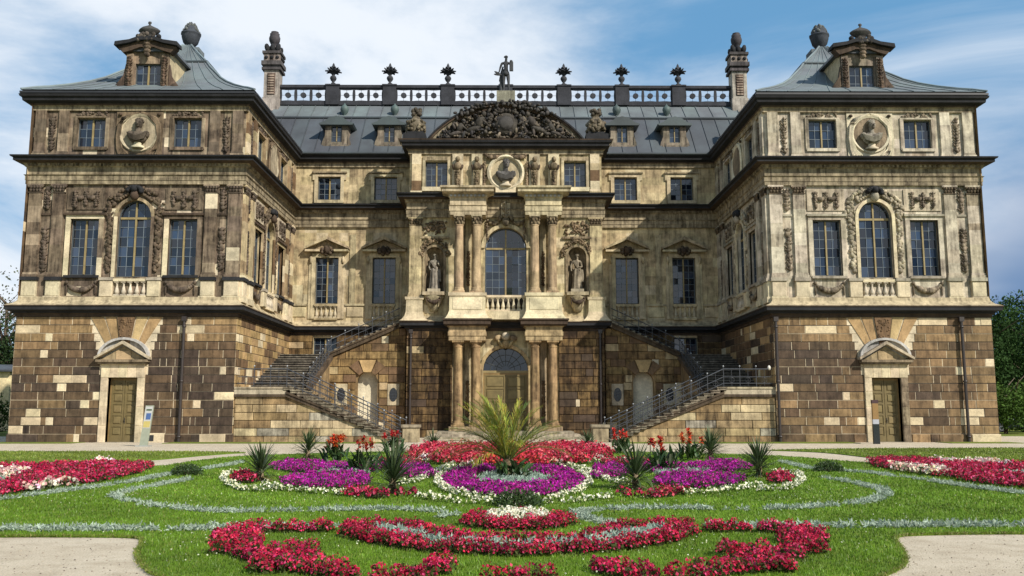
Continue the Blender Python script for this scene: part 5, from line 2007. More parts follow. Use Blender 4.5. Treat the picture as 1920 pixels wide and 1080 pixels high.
# ================================================================== STATUES, BUSTS, URNS
def skin_mesh(name, J, E, root, col, mat_='stone', sub=2):
    keys = list(J)
    me = bpy.data.meshes.new(name)
    me.from_pydata([J[k][:3] for k in keys], [(keys.index(a), keys.index(c)) for a, c in E], [])
    o = bpy.data.objects.new(name, me)
    COL.objects.link(o)
    o.modifiers.new('Skin', 'SKIN')
    m2 = o.modifiers.new('Sub', 'SUBSURF')
    m2.levels = sub
    m2.render_levels = sub
    sv = me.skin_vertices[0].data
    for i, k in enumerate(keys):
        r = J[k][3]
        sv[i].radius = (r, r) if not isinstance(r, tuple) else r
        sv[i].use_root = (k == root)
    dg = bpy.context.evaluated_depsgraph_get()
    dg.update()
    m = bpy.data.meshes.new_from_object(o.evaluated_get(dg))
    bpy.data.objects.remove(o)
    bpy.data.meshes.remove(me)
    a = m.attributes.new('Col', 'FLOAT_COLOR', 'CORNER')
    a.data.foreach_set('color', list(col) * len(m.loops))
    m.polygons.foreach_set('use_smooth', [True] * len(m.polygons))
    m.materials.clear()
    m.materials.append(MATS[mat_])
    m.name = name
    return m


def figure(name, H, pose, col):
    """standing figure scaled to height H, feet at origin, facing -y"""
    J = {'pelvis': (0, 0, .52, (.075, .06)), 'waist': (0.005, 0, .60, (.065, .05)), 'chest': (0.0, -.005, .71, (.082, .06)), 'neckb': (0, .0, .80, (.045, .04)), 'neck': (0.003, -.005, .845, .027),
         'head': (0.006, -.014, .885, (.036, .042)), 'crown': (0.008, -.006, .965, (.04, .045)), 'nose': (0.006, -.068, .90, .007),
         'hipL': (-.05, 0, .49, .062), 'kneeL': (-.055, -.02, .27, .038), 'ankL': (-.055, .0, .05, .024), 'toeL': (-.065, -.075, .018, .02),
         'hipR': (.05, 0, .49, .062), 'kneeR': (.07, -.045, .27, .038), 'ankR': (.075, .01, .05, .024), 'toeR': (.09, -.065, .018, .02),
         'shL': (-.105, 0, .79, .036), 'shR': (.105, 0, .79, .036)}
    J.update(pose)
    E = [('pelvis', 'waist'), ('waist', 'chest'), ('chest', 'neckb'), ('neckb', 'neck'), ('neck', 'head'), ('head', 'crown'), ('head', 'nose'),
         ('pelvis', 'hipL'), ('hipL', 'kneeL'), ('kneeL', 'ankL'), ('ankL', 'toeL'), ('pelvis', 'hipR'), ('hipR', 'kneeR'), ('kneeR', 'ankR'), ('ankR', 'toeR'),
         ('neckb', 'shL'), ('neckb', 'shR'), ('shL', 'elL'), ('elL', 'wrL'), ('wrL', 'haL'), ('shR', 'elR'), ('elR', 'wrR'), ('wrR', 'haR')]
    S = {}
    for k, v in J.items():
        r = v[3]
        S[k] = (v[0] * H, v[1] * H, v[2] * H, (r[0] * H, r[1] * H) if isinstance(r, tuple) else r * H)
    return skin_mesh(name, S, E, 'pelvis', col)


def statue(name, loc, H, pose, col, label, draped=True, seed=1):
    root = empty(name, loc)
    tag(root, label, 'statue')
    me = figure('body', H, pose, col)
    inst('body', me, root, loc)
    L = Vector(loc)
    fr = Frame(L.x, L.y)
    z = L.z
    q = random.Random(seed)
    if draped:
        b = MB(fr, jit(col, 0.1))
        fold = lambda a: 1 + 0.11 * math.sin(7 * a + seed) + 0.06 * math.sin(13 * a)
        b.lathe([(0.02 * H, z + 0.6 * H), (0.085 * H, z + 0.585 * H), (0.105 * H, z + 0.5 * H), (0.115 * H, z + 0.36 * H), (0.125 * H, z + 0.2 * H), (0.145 * H, z + 0.05 * H), (0.15 * H, z + 0.01 * H)], 0.008 * H, -0.01 * H, 40, None, True, 1.0, 0.78, 0, fold)
        # cloak across the chest and over one arm
        for k in range(6):
            o = 0.016 * k * H
            b.tube([(-0.09 * H, -0.05 * H, z + 0.80 * H - o * 0.6), (0, -0.085 * H, z + 0.70 * H - o), (0.085 * H, -0.06 * H, z + 0.60 * H - o), (0.12 * H, 0.0, z + 0.52 * H - o)], 0.014 * H, 6)
        for k in range(4):
            b.tube([(0.12 * H + 0.012 * k * H, -0.03 * H, z + 0.56 * H), (0.135 * H + 0.014 * k * H, -0.02 * H, z + 0.4 * H), (0.13 * H + 0.016 * k * H, 0, z + 0.22 * H)], 0.014 * H, 6)
        b.build('drapery', 'stone', root)
    h = MB(fr, jit(col, 0.2))
    for k in range(26):
        a = q.uniform(0, 2 * PI)
        t = q.uniform(0.1, 1.3)
        h.ball(0.006 * H + 0.046 * H * math.cos(a) * math.sin(t), 0.01 * H + 0.046 * H * math.sin(a) * math.sin(t), z + 0.945 * H + 0.045 * H * math.cos(t), 0.02 * H, None, None, 0, 5, 4)
    h.build('hair', 'stone', root)
    return root


DST = (0.115, 0.11, 0.10, 0.35)
armsA = {'elL': (-.15, .015, .64, .027), 'wrL': (-.12, -.075, .55, .02), 'haL': (-.1, -.1, .54, .022), 'elR': (.155, .0, .66, .027), 'wrR': (.12, -.09, .70, .02), 'haR': (.1, -.11, .735, .022)}
armsB = {'elL': (-.17, .0, .66, .027), 'wrL': (-.16, -.06, .53, .02), 'haL': (-.155, -.075, .50, .022), 'elR': (.14, .02, .64, .027), 'wrR': (.07, -.09, .62, .02), 'haR': (.045, -.105, .63, .022)}
armsC = {'elL': (-.15, .02, .66, .027), 'wrL': (-.17, -.04, .55, .02), 'haL': (-.18, -.06, .53, .022), 'elR': (.16, .0, .67, .027), 'wrR': (.13, -.08, .73, .02), 'haR': (.12, -.1, .76, .022)}
for e, arms, lb in ((-1, armsA, 'weathered grey draped statue in the shaded niche left of the great window'), (1, armsB, 'pale draped statue in the sunlit niche right of the great window')):
    st = statue('niche_statue', (e * 4.7, YR + 0.1, 9.62), 2.35, arms, (0.30, 0.27, 0.21, 0.5) if e < 0 else (0.36, 0.30, 0.21, 0.5), lb, True, 4 + e)
    p = MB(Frame(e * 4.7, YR + 0.1), (0.36, 0.31, 0.22, 0.3))
    p.box(-0.42, 0.42, -0.4, 0.35, 9.41, 9.62)
    p.build('plinth', 'stone', st)
st = statue('roof_statue', (0, YR + 0.2, 23.12), 2.62, armsC, (0.05, 0.052, 0.056, 0.2), 'dark standing statue on a plinth on top of the curved pediment', False, 9)
p = MB(Frame(0, YR + 0.2), (0.2, 0.19, 0.14, 0.3))
p.box(-0.62, 0.62, -0.4, 0.5, 22.2, 23.12)
p.build('plinth', 'stone', st)
p = MB(Frame(0, YR + 0.2), (0.05, 0.052, 0.056, 0.2))
p.tube([(-0.3, 0.1, 23.12), (-0.32, 0.12, 23.6), (-0.22, 0.12, 24.4), (-0.2, 0.1, 24.8)], 0.16, 7, None, 0.1)
for k in range(5):
    p.tube([(-0.2 - 0.03 * k, 0.15, 25.0 - 0.1 * k), (-0.3 - 0.03 * k, 0.1, 24.4 - 0.1 * k), (-0.28, 0.08, 23.7)], 0.06, 6)
for a in (0.5, 0.1):
    p.ball(-0.55, -0.05, 24.35 + 0.25 * a, 0.28, 0.05, 0.08, a, 8, 5)
p.box(0.24, 0.5, -0.34, -0.18, 24.55, 25.15)
p.ball(0.36, -0.26, 25.2, 0.12, 0.1, 0.14, 0, 7, 5)
p.ball(0.05, -0.16, 24.42, 0.2, 0.1, 0.16, 0, 8, 5)
p.build('support', 'stone', st)


def bust(x, y, z, H, col, label, fr=None, turn=0.2):
    root = empty('bust', (x, y, z))
    tag(root, label, 'bust', 'busts in the round medallions')
    f = Frame(x, y)
    b = MB(f, col)
    b.lathe([(0.2 * H, z), (0.22 * H, z + 0.05 * H), (0.12 * H, z + 0.1 * H), (0.13 * H, z + 0.18 * H)], 0, 0, 12, jit((0.46, 0.4, 0.28, 0.2)), True, 1, 0.7)
    b.build('socle', 'stone', root)
    b = MB(f, col)
    b.ball(0, 0, z + 0.36 * H, 0.3 * H, 0.16 * H, 0.22 * H, 0, 14, 8)
    for e in (-1, 1):
        b.ball(e * 0.25 * H, 0, z + 0.45 * H, 0.12 * H, 0.12 * H, 0.13 * H, e * 0.4, 8, 6)
    b.lathe([(0.1 * H, z + 0.5 * H), (0.085 * H, z + 0.62 * H), (0.09 * H, z + 0.72 * H)], 0, -0.02 * H, 10)
    b.ball(0.02 * H, -0.04 * H, z + 0.8 * H, 0.115 * H, 0.13 * H, 0.165 * H, 0.08, 12, 9)
    b.ball(0.03 * H, -0.17 * H, z + 0.79 * H, 0.022 * H, 0.035 * H, 0.045 * H, 0, 6, 4)
    b.ball(0.03 * H, -0.145 * H, z + 0.70 * H, 0.045 * H, 0.03 * H, 0.02 * H, 0, 6, 4)
    for e in (-1, 1):
        b.ball(0.025 * H + e * 0.045 * H, -0.15 * H, z + 0.835 * H, 0.03 * H, 0.02 * H, 0.014 * H, 0, 6, 4)
    b.build('head_and_shoulders', 'stone', root)
    q = random.Random(8)
    h = MB(f, jit((col[0] * 0.7, col[1] * 0.7, col[2] * 0.7, 0.3)))
    for k in range(40):
        a = q.uniform(0, 2 * PI)
        t = q.uniform(0, 1.25)
        h.ball(0.02 * H + 0.125 * H * math.cos(a) * math.sin(t), 0.0 + 0.12 * H * math.sin(a) * math.sin(t), z + 0.84 * H + 0.14 * H * math.cos(t), 0.045 * H, None, None, 0, 5, 4)
    for k in range(7):
        o = 0.05 * k
        h.tube([(-0.33 * H + o * H * 0.3, -0.1 * H, z + (0.5 - o * 0.6) * H), (0.0, -0.19 * H, z + (0.36 - o * 0.5) * H), (0.33 * H - o * H * 0.3, -0.1 * H, z + (0.52 - o * 0.7) * H)], 0.025 * H, 5)
    h.build('hair_and_cloak', 'stone', root)


bust(-WX, 50.12, 16.5, 1.75, (0.12, 0.095, 0.07, 0.4), 'dark stone bust in the round medallion of the left wing')
bust(WX, 50.12, 16.5, 1.75, (0.33, 0.29, 0.23, 0.5), 'light grey stone bust in the draped medallion of the right wing')
bust(0, YR - 0.22, 16.5, 1.85, (0.13, 0.12, 0.11, 0.45), 'grey stone bust in the central medallion under the pediment')


def vase_mesh():
    c = (0.04, 0.042, 0.048, 0.2)
    b = MB(ID, c)
    b.box(-0.16, 0.16, -0.16, 0.16, 0, 0.1)
    b.lathe([(0.16, 0.1), (0.08, 0.2), (0.2, 0.36), (0.26, 0.5), (0.22, 0.64), (0.1, 0.74), (0.13, 0.8), (0.2, 0.95), (0.3, 1.15), (0.24, 1.3), (0.2, 1.42), (0.1, 1.5), (0.09, 1.6), (0.03, 1.72), (0, 1.76)], 0, 0, 12)
    for k in range(8):
        a = 2 * PI * k / 8
        ca, sa = math.cos(a), math.sin(a)
        for (r0, z0, r1, z1, r2, z2, w) in ((0.2, 0.95, 0.44, 1.08, 0.64, 1.04, 0.12), (0.2, 1.12, 0.36, 1.26, 0.46, 1.3, 0.09)):
            pts = [(r0, z0), (r1, z1), (r2, z2)]
            vs = []
            for i, (r, z) in enumerate(pts):
                ww = w * (1, 1.1, 0.1)[i]
                for e, dz in ((-1, 0), (0, 0.05), (1, 0)):
                    vs.append((r * ca - e * ww * sa, r * sa + e * ww * ca, z + dz))
            vs += [(x, y, z - 0.05) for x, y, z in vs]
            fs = []
            for i in range(2):
                for j in range(2):
                    p = i * 3 + j
                    fs += [(p, p + 1, p + 4, p + 3), (p + 9, p + 12, p + 13, p + 10)]
                fs += [(i * 3, i * 3 + 3, i * 3 + 12, i * 3 + 9), (i * 3 + 2, i * 3 + 11, i * 3 + 14, i * 3 + 5)]
            b.add(vs, fs, c, True)
    return b.mesh('leafy_vase', 'stone')


vm = vase_mesh()
nth = {-13.25: 'nearest the left chimney', -8.9: 'second from the left chimney', -4.45: 'just left of the roof statue', 4.45: 'just right of the roof statue', 8.9: 'second from the right chimney', 13.25: 'nearest the right chimney'}
for x, t in nth.items():
    o = inst('leafy_vase', vm, None, (x, YT, 26.5), random.uniform(0, 0.7))
    tag(o, 'dark leaf-crowned vase on the roof balustrade, ' + t, 'vase', 'vases on the roof balustrade')
for s in (-1, 1):
    x, y, z = s * WX, 57.6, 25.35
    b = MB(Frame(x, y), (0.045, 0.05, 0.06, 0.2))
    b.box(-0.75, 0.75, -0.55, 0.55, z - 0.2, z + 0.05, (0.12, 0.14, 0.15, 0))
    b.lathe([(0.36, z + 0.05), (0.3, z + 0.15), (0.2, z + 0.25), (0.3, z + 0.34), (0.5, z + 0.6), (0.6, z + 0.95), (0.62, z + 1.1), (0.66, z + 1.14), (0.64, z + 1.2), (0.5, z + 1.24), (0.48, z + 1.4), (0.4, z + 1.62), (0.22, z + 1.82), (0.08, z + 1.92), (0.03, z + 2.02), (0, z + 2.05)], 0, 0, 16, None, True, 1, 1, 0, lambda a: 1 + 0.03 * math.cos(8 * a))
    q = random.Random(2)
    for k in range(36):
        a, t = q.uniform(0, 2 * PI), q.uniform(0, 1)
        rr = 0.5 * math.sqrt(1 - t * 0.85)
        b.ball(rr * math.cos(a), rr * math.sin(a), z + 1.28 + 0.55 * t, 0.1, None, 0.12, 0, 6, 4, jit((0.09, 0.095, 0.09, 0.3), 0.3))
    o = b.build('roof_urn', 'stone', None, (x, y, z))
    tag(o, 'large dark urn with heaped fruit on the roof of the ' + ('left' if s < 0 else 'right') + ' wing', 'urn', 'urns on the wing roofs')
    x, y, z = s * 6.05, YR - 0.02, 20.05
    b = MB(Frame(x, y), (0.23, 0.19, 0.13, 0.5))
    b.box(-0.55, 0.55, -0.4, 0.4, z, z + 0.15, SOOT)
    b.lathe([(0.45, z + 0.15), (0.3, z + 0.25), (0.55, z + 0.5), (0.62, z + 0.8), (0.5, z + 1.0), (0.3, z + 1.12), (0.26, z + 1.3), (0.36, z + 1.4)], 0, 0, 14, None, True, 1, 0.8)
    q = random.Random(5 + s)
    for k in range(50):
        a = q.uniform(0, 2 * PI)
        t = q.uniform(0.2, 0.95)
        b.ball(0.58 * math.cos(a), 0.48 * math.sin(a), z + t, 0.13, 0.1, 0.12, q.uniform(-1, 1), 6, 4, jit((0.2, 0.165, 0.11, 0.5), 0.4))
    for k in range(16):
        a = q.uniform(0, 2 * PI)
        b.ball(0.28 * math.cos(a), 0.25 * math.sin(a), z + q.uniform(1.4, 1.75), 0.15, None, 0.15, 0, 6, 4, jit((0.13, 0.11, 0.08, 0.5), 0.3))
    o = b.build('garlanded_urn', 'stone', None, (x, y, z))
    tag(o, 'weathered garlanded stone urn on the cornice, ' + ('left' if s < 0 else 'right') + ' end of the curved pediment', 'urn', 'urns flanking the pediment')

# basement vent beside the left portal
b = MB(ID, jit(CREAM))
b.block(-19.55, -18.5, -0.1, 0.5, 49.86, 50.0, 0.02)
v = b.build('vent_block', 'stone', palace)
b = MB(ID, (0.02, 0.02, 0.02, 0))
b.box(-19.4, -19.05, 49.84, 49.858, 0.08, 0.4)
b.build('vent_grille', 'iron', v)

# ================================================================== GROUND
def sheet(name, poly, z0, z1, material, label=None):
    b = MB(ID, (0.1, 0.1, 0.1, 0))
    b.slab(poly, z0, z1)
    o = b.build(name, material)
    o['kind'] = 'structure'
    return o


b = MB(ID)
b.add([(-1500, -300, -0.004), (1500, -300, -0.004), (1500, 2500, -0.004), (-1500, 2500, -0.004)], [(0, 1, 2, 3)])
g = b.build('ground', 'field')
g['kind'] = 'structure'
b = MB(ID)
b.add([(-36, -12, 0.0), (36, -12, 0.0), (36, 62, 0.0), (-36, 62, 0.0)], [(0, 1, 2, 3)])
g = b.build('gravel_forecourt', 'sand')
g['kind'] = 'structure'
b = MB(ID)
b.add([(36, 44, 0.0), (140, 44, 0.0), (140, 47.5, 0.0), (36, 47.5, 0.0)], [(0, 1, 2, 3)])
b.add([(36, 56, 0.0), (140, 64, 0.0), (140, 67, 0.0), (36, 59, 0.0)], [(0, 1, 2, 3)])
b.add([(-36, 44, 0.0), (-140, 44, 0.0), (-140, 47.5, 0.0), (-36, 47.5, 0.0)], [(0, 1, 2, 3)])
g = b.build('gravel_path', 'sand')
g['kind'] = 'structure'


def smooth(pts, n=2):
    for _ in range(n):
        out = []
        for i in range(len(pts)):
            p, q = pts[i], pts[(i + 1) % len(pts)]
            out += [(p[0] * 0.75 + q[0] * 0.25, p[1] * 0.75 + q[1] * 0.25), (p[0] * 0.25 + q[0] * 0.75, p[1] * 0.25 + q[1] * 0.75)]
        pts = out
    return pts


LAWN = [(-36, 12.4), (-12, 12.4), (-6.7, 12.38), (-5.25, 12.37), (-4.75, 12.25), (-4.5, 11.6), (-4.37, 11.1), (-4.05, 10.35), (-3.58, 9.5), (-2.8, 8.6), (-1.5, 7.9), (0.2, 7.7), (1.9, 7.9), (3.1, 8.6), (3.9, 9.5), (4.3, 10.0), (4.72, 11.06), (4.95, 11.8), (5.15, 12.35), (5.8, 12.52), (7.04, 12.6), (14, 12.6), (36, 12.6),
        (36, 21), (15.4, 25.4), (11.6, 29.5), (10.9, 32.2), (10.1, 34.6), (7.4, 36.3), (4.5, 38.2), (0, 39.4), (-4.4, 38.3), (-7.3, 36.4), (-9.6, 34.7), (-10.4, 31.7), (-10.4, 27.2), (-14.8, 25.6), (-36, 20)]
LAWN_L = [(-36, 24.5), (-16.8, 28.9), (-12.8, 29.8), (-12, 31.4), (-11.2, 35.6), (-10.2, 37.6), (-14, 38.3), (-36, 38.3)]
LAWN_R = [(10.8, 39.5), (12.2, 38.3), (13, 36.8), (13.1, 32.2), (14.9, 31.5), (18.5, 30.5), (36, 26), (36, 41.5), (18, 41.5)]
def ragged(poly, step=0.25, amp=0.022):
    out = []
    for i in range(len(poly)):
        p, q = poly[i], poly[(i + 1) % len(poly)]
        m = max(1, int(math.hypot(q[0] - p[0], q[1] - p[1]) / step)) if min(p[1], q[1]) < 14 and max(abs(p[0]), abs(q[0])) < 13 else 1
        for k in range(m):
            out.append((p[0] + (q[0] - p[0]) * k / m + random.uniform(-amp, amp), p[1] + (q[1] - p[1]) * k / m + random.uniform(-amp, amp)))
    return out


LAWN_E = ragged(smooth(LAWN, 1))
sheet('lawn', LAWN_E, 0.002, 0.03, 'turf')
sheet('side_lawn', smooth(LAWN_L, 1), 0.002, 0.03, 'turf')
sheet('side_lawn', smooth(LAWN_R, 1), 0.002, 0.03, 'turf')
STRIPS = [[(-27.3, 48.0), (-22.7, 48.0), (-22.7, 49.85), (-27.3, 49.85)], [(-17.9, 48.0), (-6.4, 48.0), (-6.4, 49.8), (-17.9, 49.8)],
          [(6.4, 48.0), (18.6, 48.0), (18.6, 49.8), (6.4, 49.8)], [(23.4, 48.0), (27.3, 48.0), (27.3, 49.85), (23.4, 49.85)]]
for p in STRIPS:
    sheet('grass_strip', p, 0.002, 0.03, 'field')


# ================================================================== PLANTING HELPERS
def pip(P, poly):
    x, y = P[:, 0], P[:, 1]
    ins = np.zeros(len(P), bool)
    n = len(poly)
    for i in range(n):
        x0, y0 = poly[i]
        x1, y1 = poly[(i + 1) % n]
        if y0 == y1:
            continue
        c = ((y0 > y) != (y1 > y)) & (x < (x1 - x0) * (y - y0) / (y1 - y0) + x0)
        ins ^= c
    return ins


def nmesh(name, V, k, cols, material, parent=None, loc=(0, 0, 0), smooth_=False):
    """V (n*k,3) -> n polygons of k corners, one colour each"""
    V = np.asarray(V, np.float32) - np.asarray(loc, np.float32)
    n = len(V) // k
    me = bpy.data.meshes.new(name)
    me.vertices.add(len(V))
    me.vertices.foreach_set('co', V.ravel())
    me.loops.add(len(V))
    me.loops.foreach_set('vertex_index', np.arange(len(V), dtype=np.int32))
    me.polygons.add(n)
    me.polygons.foreach_set('loop_start', np.arange(0, len(V), k, dtype=np.int32))
    a = me.attributes.new('Col', 'FLOAT_COLOR', 'CORNER')
    C = np.repeat(np.asarray(cols, np.float32), k, axis=0)
    a.data.foreach_set('color', C.ravel())
    me.update(calc_edges=True)
    me.materials.append(MATS[material])
    o = bpy.data.objects.new(name, me)
    COL.objects.link(o)
    o.parent = parent
    po = off(parent) if parent else Vector((0, 0, 0))
    o.location = Vector(loc) - po
    return o


def unit(a):
    return a / (np.linalg.norm(a, axis=1, keepdims=True) + 1e-9)


def leaves(C, D, L, W):
    """leaf lozenges: C centres, D direction of the leaf, L length, W width -> (n*4,3)"""
    n = len(C)
    rnd = unit(rs.normal(size=(n, 3)))
    S = unit(np.cross(D, rnd))
    L = np.asarray(L).reshape(-1, 1)
    W = np.asarray(W).reshape(-1, 1)
    A = C - D * L * 0.5
    Bq = C + S * W * 0.5
    T = C + D * L * 0.5
    E_ = C - S * W * 0.5
    return np.stack([A, Bq, T, E_], 1).reshape(-1, 3)


def colvar(n, base, v=0.25, alt=None, pa=0.0):
    C = np.ones((n, 4), np.float32)
    C[:, :3] = np.array(base) * (1 + rs.uniform(-v, v, (n, 1)))
    if alt is not None:
        m = rs.rand(n) < pa
        C[m, :3] = np.array(alt) * (1 + rs.uniform(-v, v, (m.sum(), 1)))
    C[:, 3] = 0
    return C


KINDS = {
    'begonia': dict(r=0.105, h=0.165, np=64, nl=40, pet=(0.44, 0.012, 0.052), alt=(0.58, 0.055, 0.14), pa=0.28, leaf=(0.06, 0.075, 0.02), ps=0.033, ls=0.062),
    'begonia_far': dict(r=0.14, h=0.2, np=24, nl=22, pet=(0.42, 0.012, 0.055), alt=(0.6, 0.09, 0.17), pa=0.3, leaf=(0.05, 0.06, 0.02), ps=0.06, ls=0.08),
    'pink_white': dict(r=0.15, h=0.24, np=26, nl=12, pet=(0.75, 0.42, 0.42), alt=(0.8, 0.75, 0.62), pa=0.5, leaf=(0.07, 0.1, 0.03), ps=0.075, ls=0.09),
    'white': dict(r=0.09, h=0.14, np=13, nl=18, pet=(0.80, 0.76, 0.52), alt=(0.82, 0.8, 0.68), pa=0.4, leaf=(0.11, 0.18, 0.03), ps=0.052, ls=0.07),
    'white_near': dict(r=0.10, h=0.19, np=50, nl=22, pet=(0.82, 0.78, 0.58), alt=(0.82, 0.8, 0.68), pa=0.4, leaf=(0.1, 0.14, 0.03), ps=0.036, ls=0.06),
    'purple': dict(r=0.13, h=0.18, np=28, nl=26, pet=(0.36, 0.010, 0.235), alt=(0.48, 0.03, 0.33), pa=0.3, leaf=(0.06, 0.10, 0.03), ps=0.052, ls=0.08),
    'salvia': dict(r=0.16, h=0.42, np=26, nl=12, pet=(0.46, 0.018, 0.055), alt=(0.66, 0.14, 0.17), pa=0.35, leaf=(0.05, 0.09, 0.02), ps=0.085, ls=0.1),
    'orange': dict(r=0.16, h=0.44, np=26, nl=14, pet=(0.55, 0.06, 0.035), alt=(0.6, 0.05, 0.09), pa=0.5, leaf=(0.05, 0.09, 0.02), ps=0.085, ls=0.1),
    'silver': dict(r=0.12, h=0.15, np=0, nl=70, pet=(0, 0, 0), alt=None, pa=0, leaf=(0.30, 0.38, 0.31), ps=0.03, ls=0.085),
    'silver_low': dict(r=0.10, h=0.085, np=0, nl=30, pet=(0, 0, 0), alt=None, pa=0, leaf=(0.33, 0.395, 0.31), ps=0.03, ls=0.075),
}


def plants(P, kind):
    """quads and colours of all plants at points P (n,2)"""
    K = KINDS[kind]
    n = len(P)
    Vs, Cs = [], []
    sz = rs.uniform(0.72, 1.22, n)
    tint = rs.uniform(0.6, 1.3, n)
    warm = rs.normal(size=n) * 0.12
    for cnt, isp in ((K['np'], True), (K['nl'], False)):
        if not cnt:
            continue
        i = np.repeat(np.arange(n), cnt)
        m = len(i)
        az = rs.uniform(0, 2 * PI, m)
        if isp:
            ct = rs.uniform(0.28, 1.0, m)
        else:
            ct = rs.uniform(0.0, 0.95, m)
        stt = np.sqrt(1 - ct ** 2)
        rad = rs.uniform(0.8, 1.08, m) if isp else rs.uniform(0.4, 1.0, m)
        s = sz[i]
        dirs = np.stack([stt * np.cos(az), stt * np.sin(az), ct], 1)
        C = np.zeros((m, 3))
        C[:, :2] = P[i] + dirs[:, :2] * (K['r'] * s * rad)[:, None]
        C[:, 2] = 0.035 + ct * K['h'] * s * rad
        if isp:
            D = unit(np.cross(dirs, rs.normal(size=(m, 3))) + 0.25 * dirs)
            L = K['ps'] * rs.uniform(0.7, 1.3, m)
            Vs.append(leaves(C, D, L, L * 0.85))
            cc = colvar(m, K['pet'], 0.3, K['alt'], K['pa'])
            if kind not in ('white', 'white_near'):
                cc[:, :3] *= tint[i][:, None]
                cc[:, 2] *= 1 + warm[i]
            Cs.append(cc)
        else:
            D = unit(dirs + rs.normal(size=(m, 3)) * 0.5)
            L = K['ls'] * rs.uniform(0.7, 1.3, m)
            Vs.append(leaves(C, D, L, L * (0.5 if 'silver' not in kind else 0.28)))
            Cs.append(colvar(m, K['leaf'], 0.35))
    return np.concatenate(Vs), np.concatenate(Cs)


def fill(poly, sp):
    xs_ = [p[0] for p in poly]
    ys_ = [p[1] for p in poly]
    gx = np.arange(min(xs_), max(xs_), sp)
    gy = np.arange(min(ys_), max(ys_), sp)
    X, Y = np.meshgrid(gx, gy)
    P = np.stack([X.ravel(), Y.ravel()], 1)
    P += rs.uniform(-0.35, 0.35, P.shape) * sp
    return P[pip(P, poly)]


def band(line, width, sp):
    out = []
    for (x0, y0), (x1, y1) in zip(line[:-1], line[1:]):
        L = math.hypot(x1 - x0, y1 - y0)
        n = max(1, int(L / sp))
        rows = max(1, int(round(width / sp)))
        nx, ny = -(y1 - y0) / L, (x1 - x0) / L
        for k in range(n):
            for r in range(rows):
                t = (k + rs.uniform(0.2, 0.8)) / n
                o = ((r + 0.5) / rows - 0.5) * width + rs.uniform(-0.2, 0.2) * sp
                out.append((x0 + (x1 - x0) * t + nx * o, y0 + (y1 - y0) * t + ny * o))
    return np.array(out)


AX = 0.18                      # axis of the parterre
BEDPTS = []


def bed(name, cat, label, pieces, group=None, soil=True):
    """pieces: list of (kind, points)"""
    V, C = [], []
    for kind, P in pieces:
        if len(P) == 0:
            continue
        v, c = plants(P, kind)
        V.append(v)
        C.append(c)
        BEDPTS.append(P)
    V, C = np.concatenate(V), np.concatenate(C)
    ctr = (float(V[:, 0].mean()), float(V[:, 1].mean()), 0.03)
    o = nmesh(name, V, 4, C, 'petal', None, ctr)
    tag(o, label, cat, group, 'stuff')
    return o


def mx(P, s):
    """half plan (u,Y) to world, mirrored for s<0"""
    Q = np.array(P, float).copy()
    Q[:, 0] = AX + s * Q[:, 0]
    return Q


def both(P):
    return np.concatenate([mx(P, 1), mx(P, -1)])


# --- half-plan outlines (u from the axis, Y), metres
crescent = [(-0.05, 10.5), (0.61, 10.57), (1.34, 11.0), (1.98, 11.7), (2.42, 12.45), (2.32, 12.85), (1.94, 13.0), (1.44, 12.75), (0.98, 12.1), (0.73, 11.6), (-0.04, 11.4)]
cres_in = [(-0.05, 10.76), (0.61, 10.84), (1.19, 11.17), (1.7, 11.78), (1.99, 12.32), (1.9, 12.62), (1.6, 12.52), (1.3, 11.95), (0.65, 11.28), (-0.04, 11.12)]
key_block = [(3.52, 12.6), (3.96, 12.2), (3.5, 10.75), (3.13, 10.5), (3.04, 10.8), (3.3, 11.7)]
small = [(-0.02, 12.72), (0.49, 12.82), (0.8, 13.3), (0.78, 13.8), (0.47, 14.15), (0.0, 14.25)]
small_in = [(-0.02, 13.2), (0.33, 13.25), (0.52, 13.55), (0.4, 14.0), (0.0, 14.15)]


def ring(poly, inner, sp):
    P = fill(poly, sp)
    return P[~pip(P, inner)]


right_only = lambda P: P[P[:, 0] > 0.0]
bed('crescent_flower_bed', 'flower bed', 'big crescent of red begonias filled with silver foliage at the front of the lawn',
    [('begonia', both(right_only(ring(crescent, cres_in, 0.135)))), ('silver', both(right_only(fill(cres_in, 0.15))))])
bed('round_flower_bed', 'flower bed', 'small round bed of red begonias with a white flowered top',
    [('begonia', both(right_only(ring(small, small_in, 0.13)))), ('white_near', both(right_only(fill(small_in, 0.13))))])
for s in (1, -1):
    w = 'right' if s > 0 else 'left'
    pts = [band([(2.55, 12.66), (3.17, 12.68), (3.6, 12.6)], 0.3, 0.15), fill(key_block, 0.15), band([(2.34, 10.72), (2.62, 10.55), (3.1, 10.25)], 0.5, 0.15), band([(2.3, 10.3), (2.5, 9.9), (2.75, 9.6)], 0.3, 0.15),
           band([(1.66, 9.1), (2.15, 9.5), (2.8, 9.6)], 0.3, 0.15)]
    bed('scroll_flower_bed', 'flower bed', 'angular scroll of red begonias beside the crescent, ' + w + ' of the axis', [('begonia', mx(np.concatenate(pts), s))], 'begonia scrolls')
    bed('small_flower_bed', 'flower bed', 'short row of red begonias at the bottom edge, ' + w + ' of the axis', [('begonia', mx(band([(0.8, 9.75), (0.92, 9.3), (1.15, 9.0), (1.5, 8.95)], 0.28, 0.15), s))], 'begonia rows at the bottom')
bed('small_flower_bed', 'flower bed', 'tiny tuft of red begonias in the middle of the bottom edge', [('begonia', np.array([(0.0, 8.95), (0.14, 8.92), (0.26, 9.0), (0.4, 8.95), (0.12, 8.8), (-0.15, 8.9)]))])

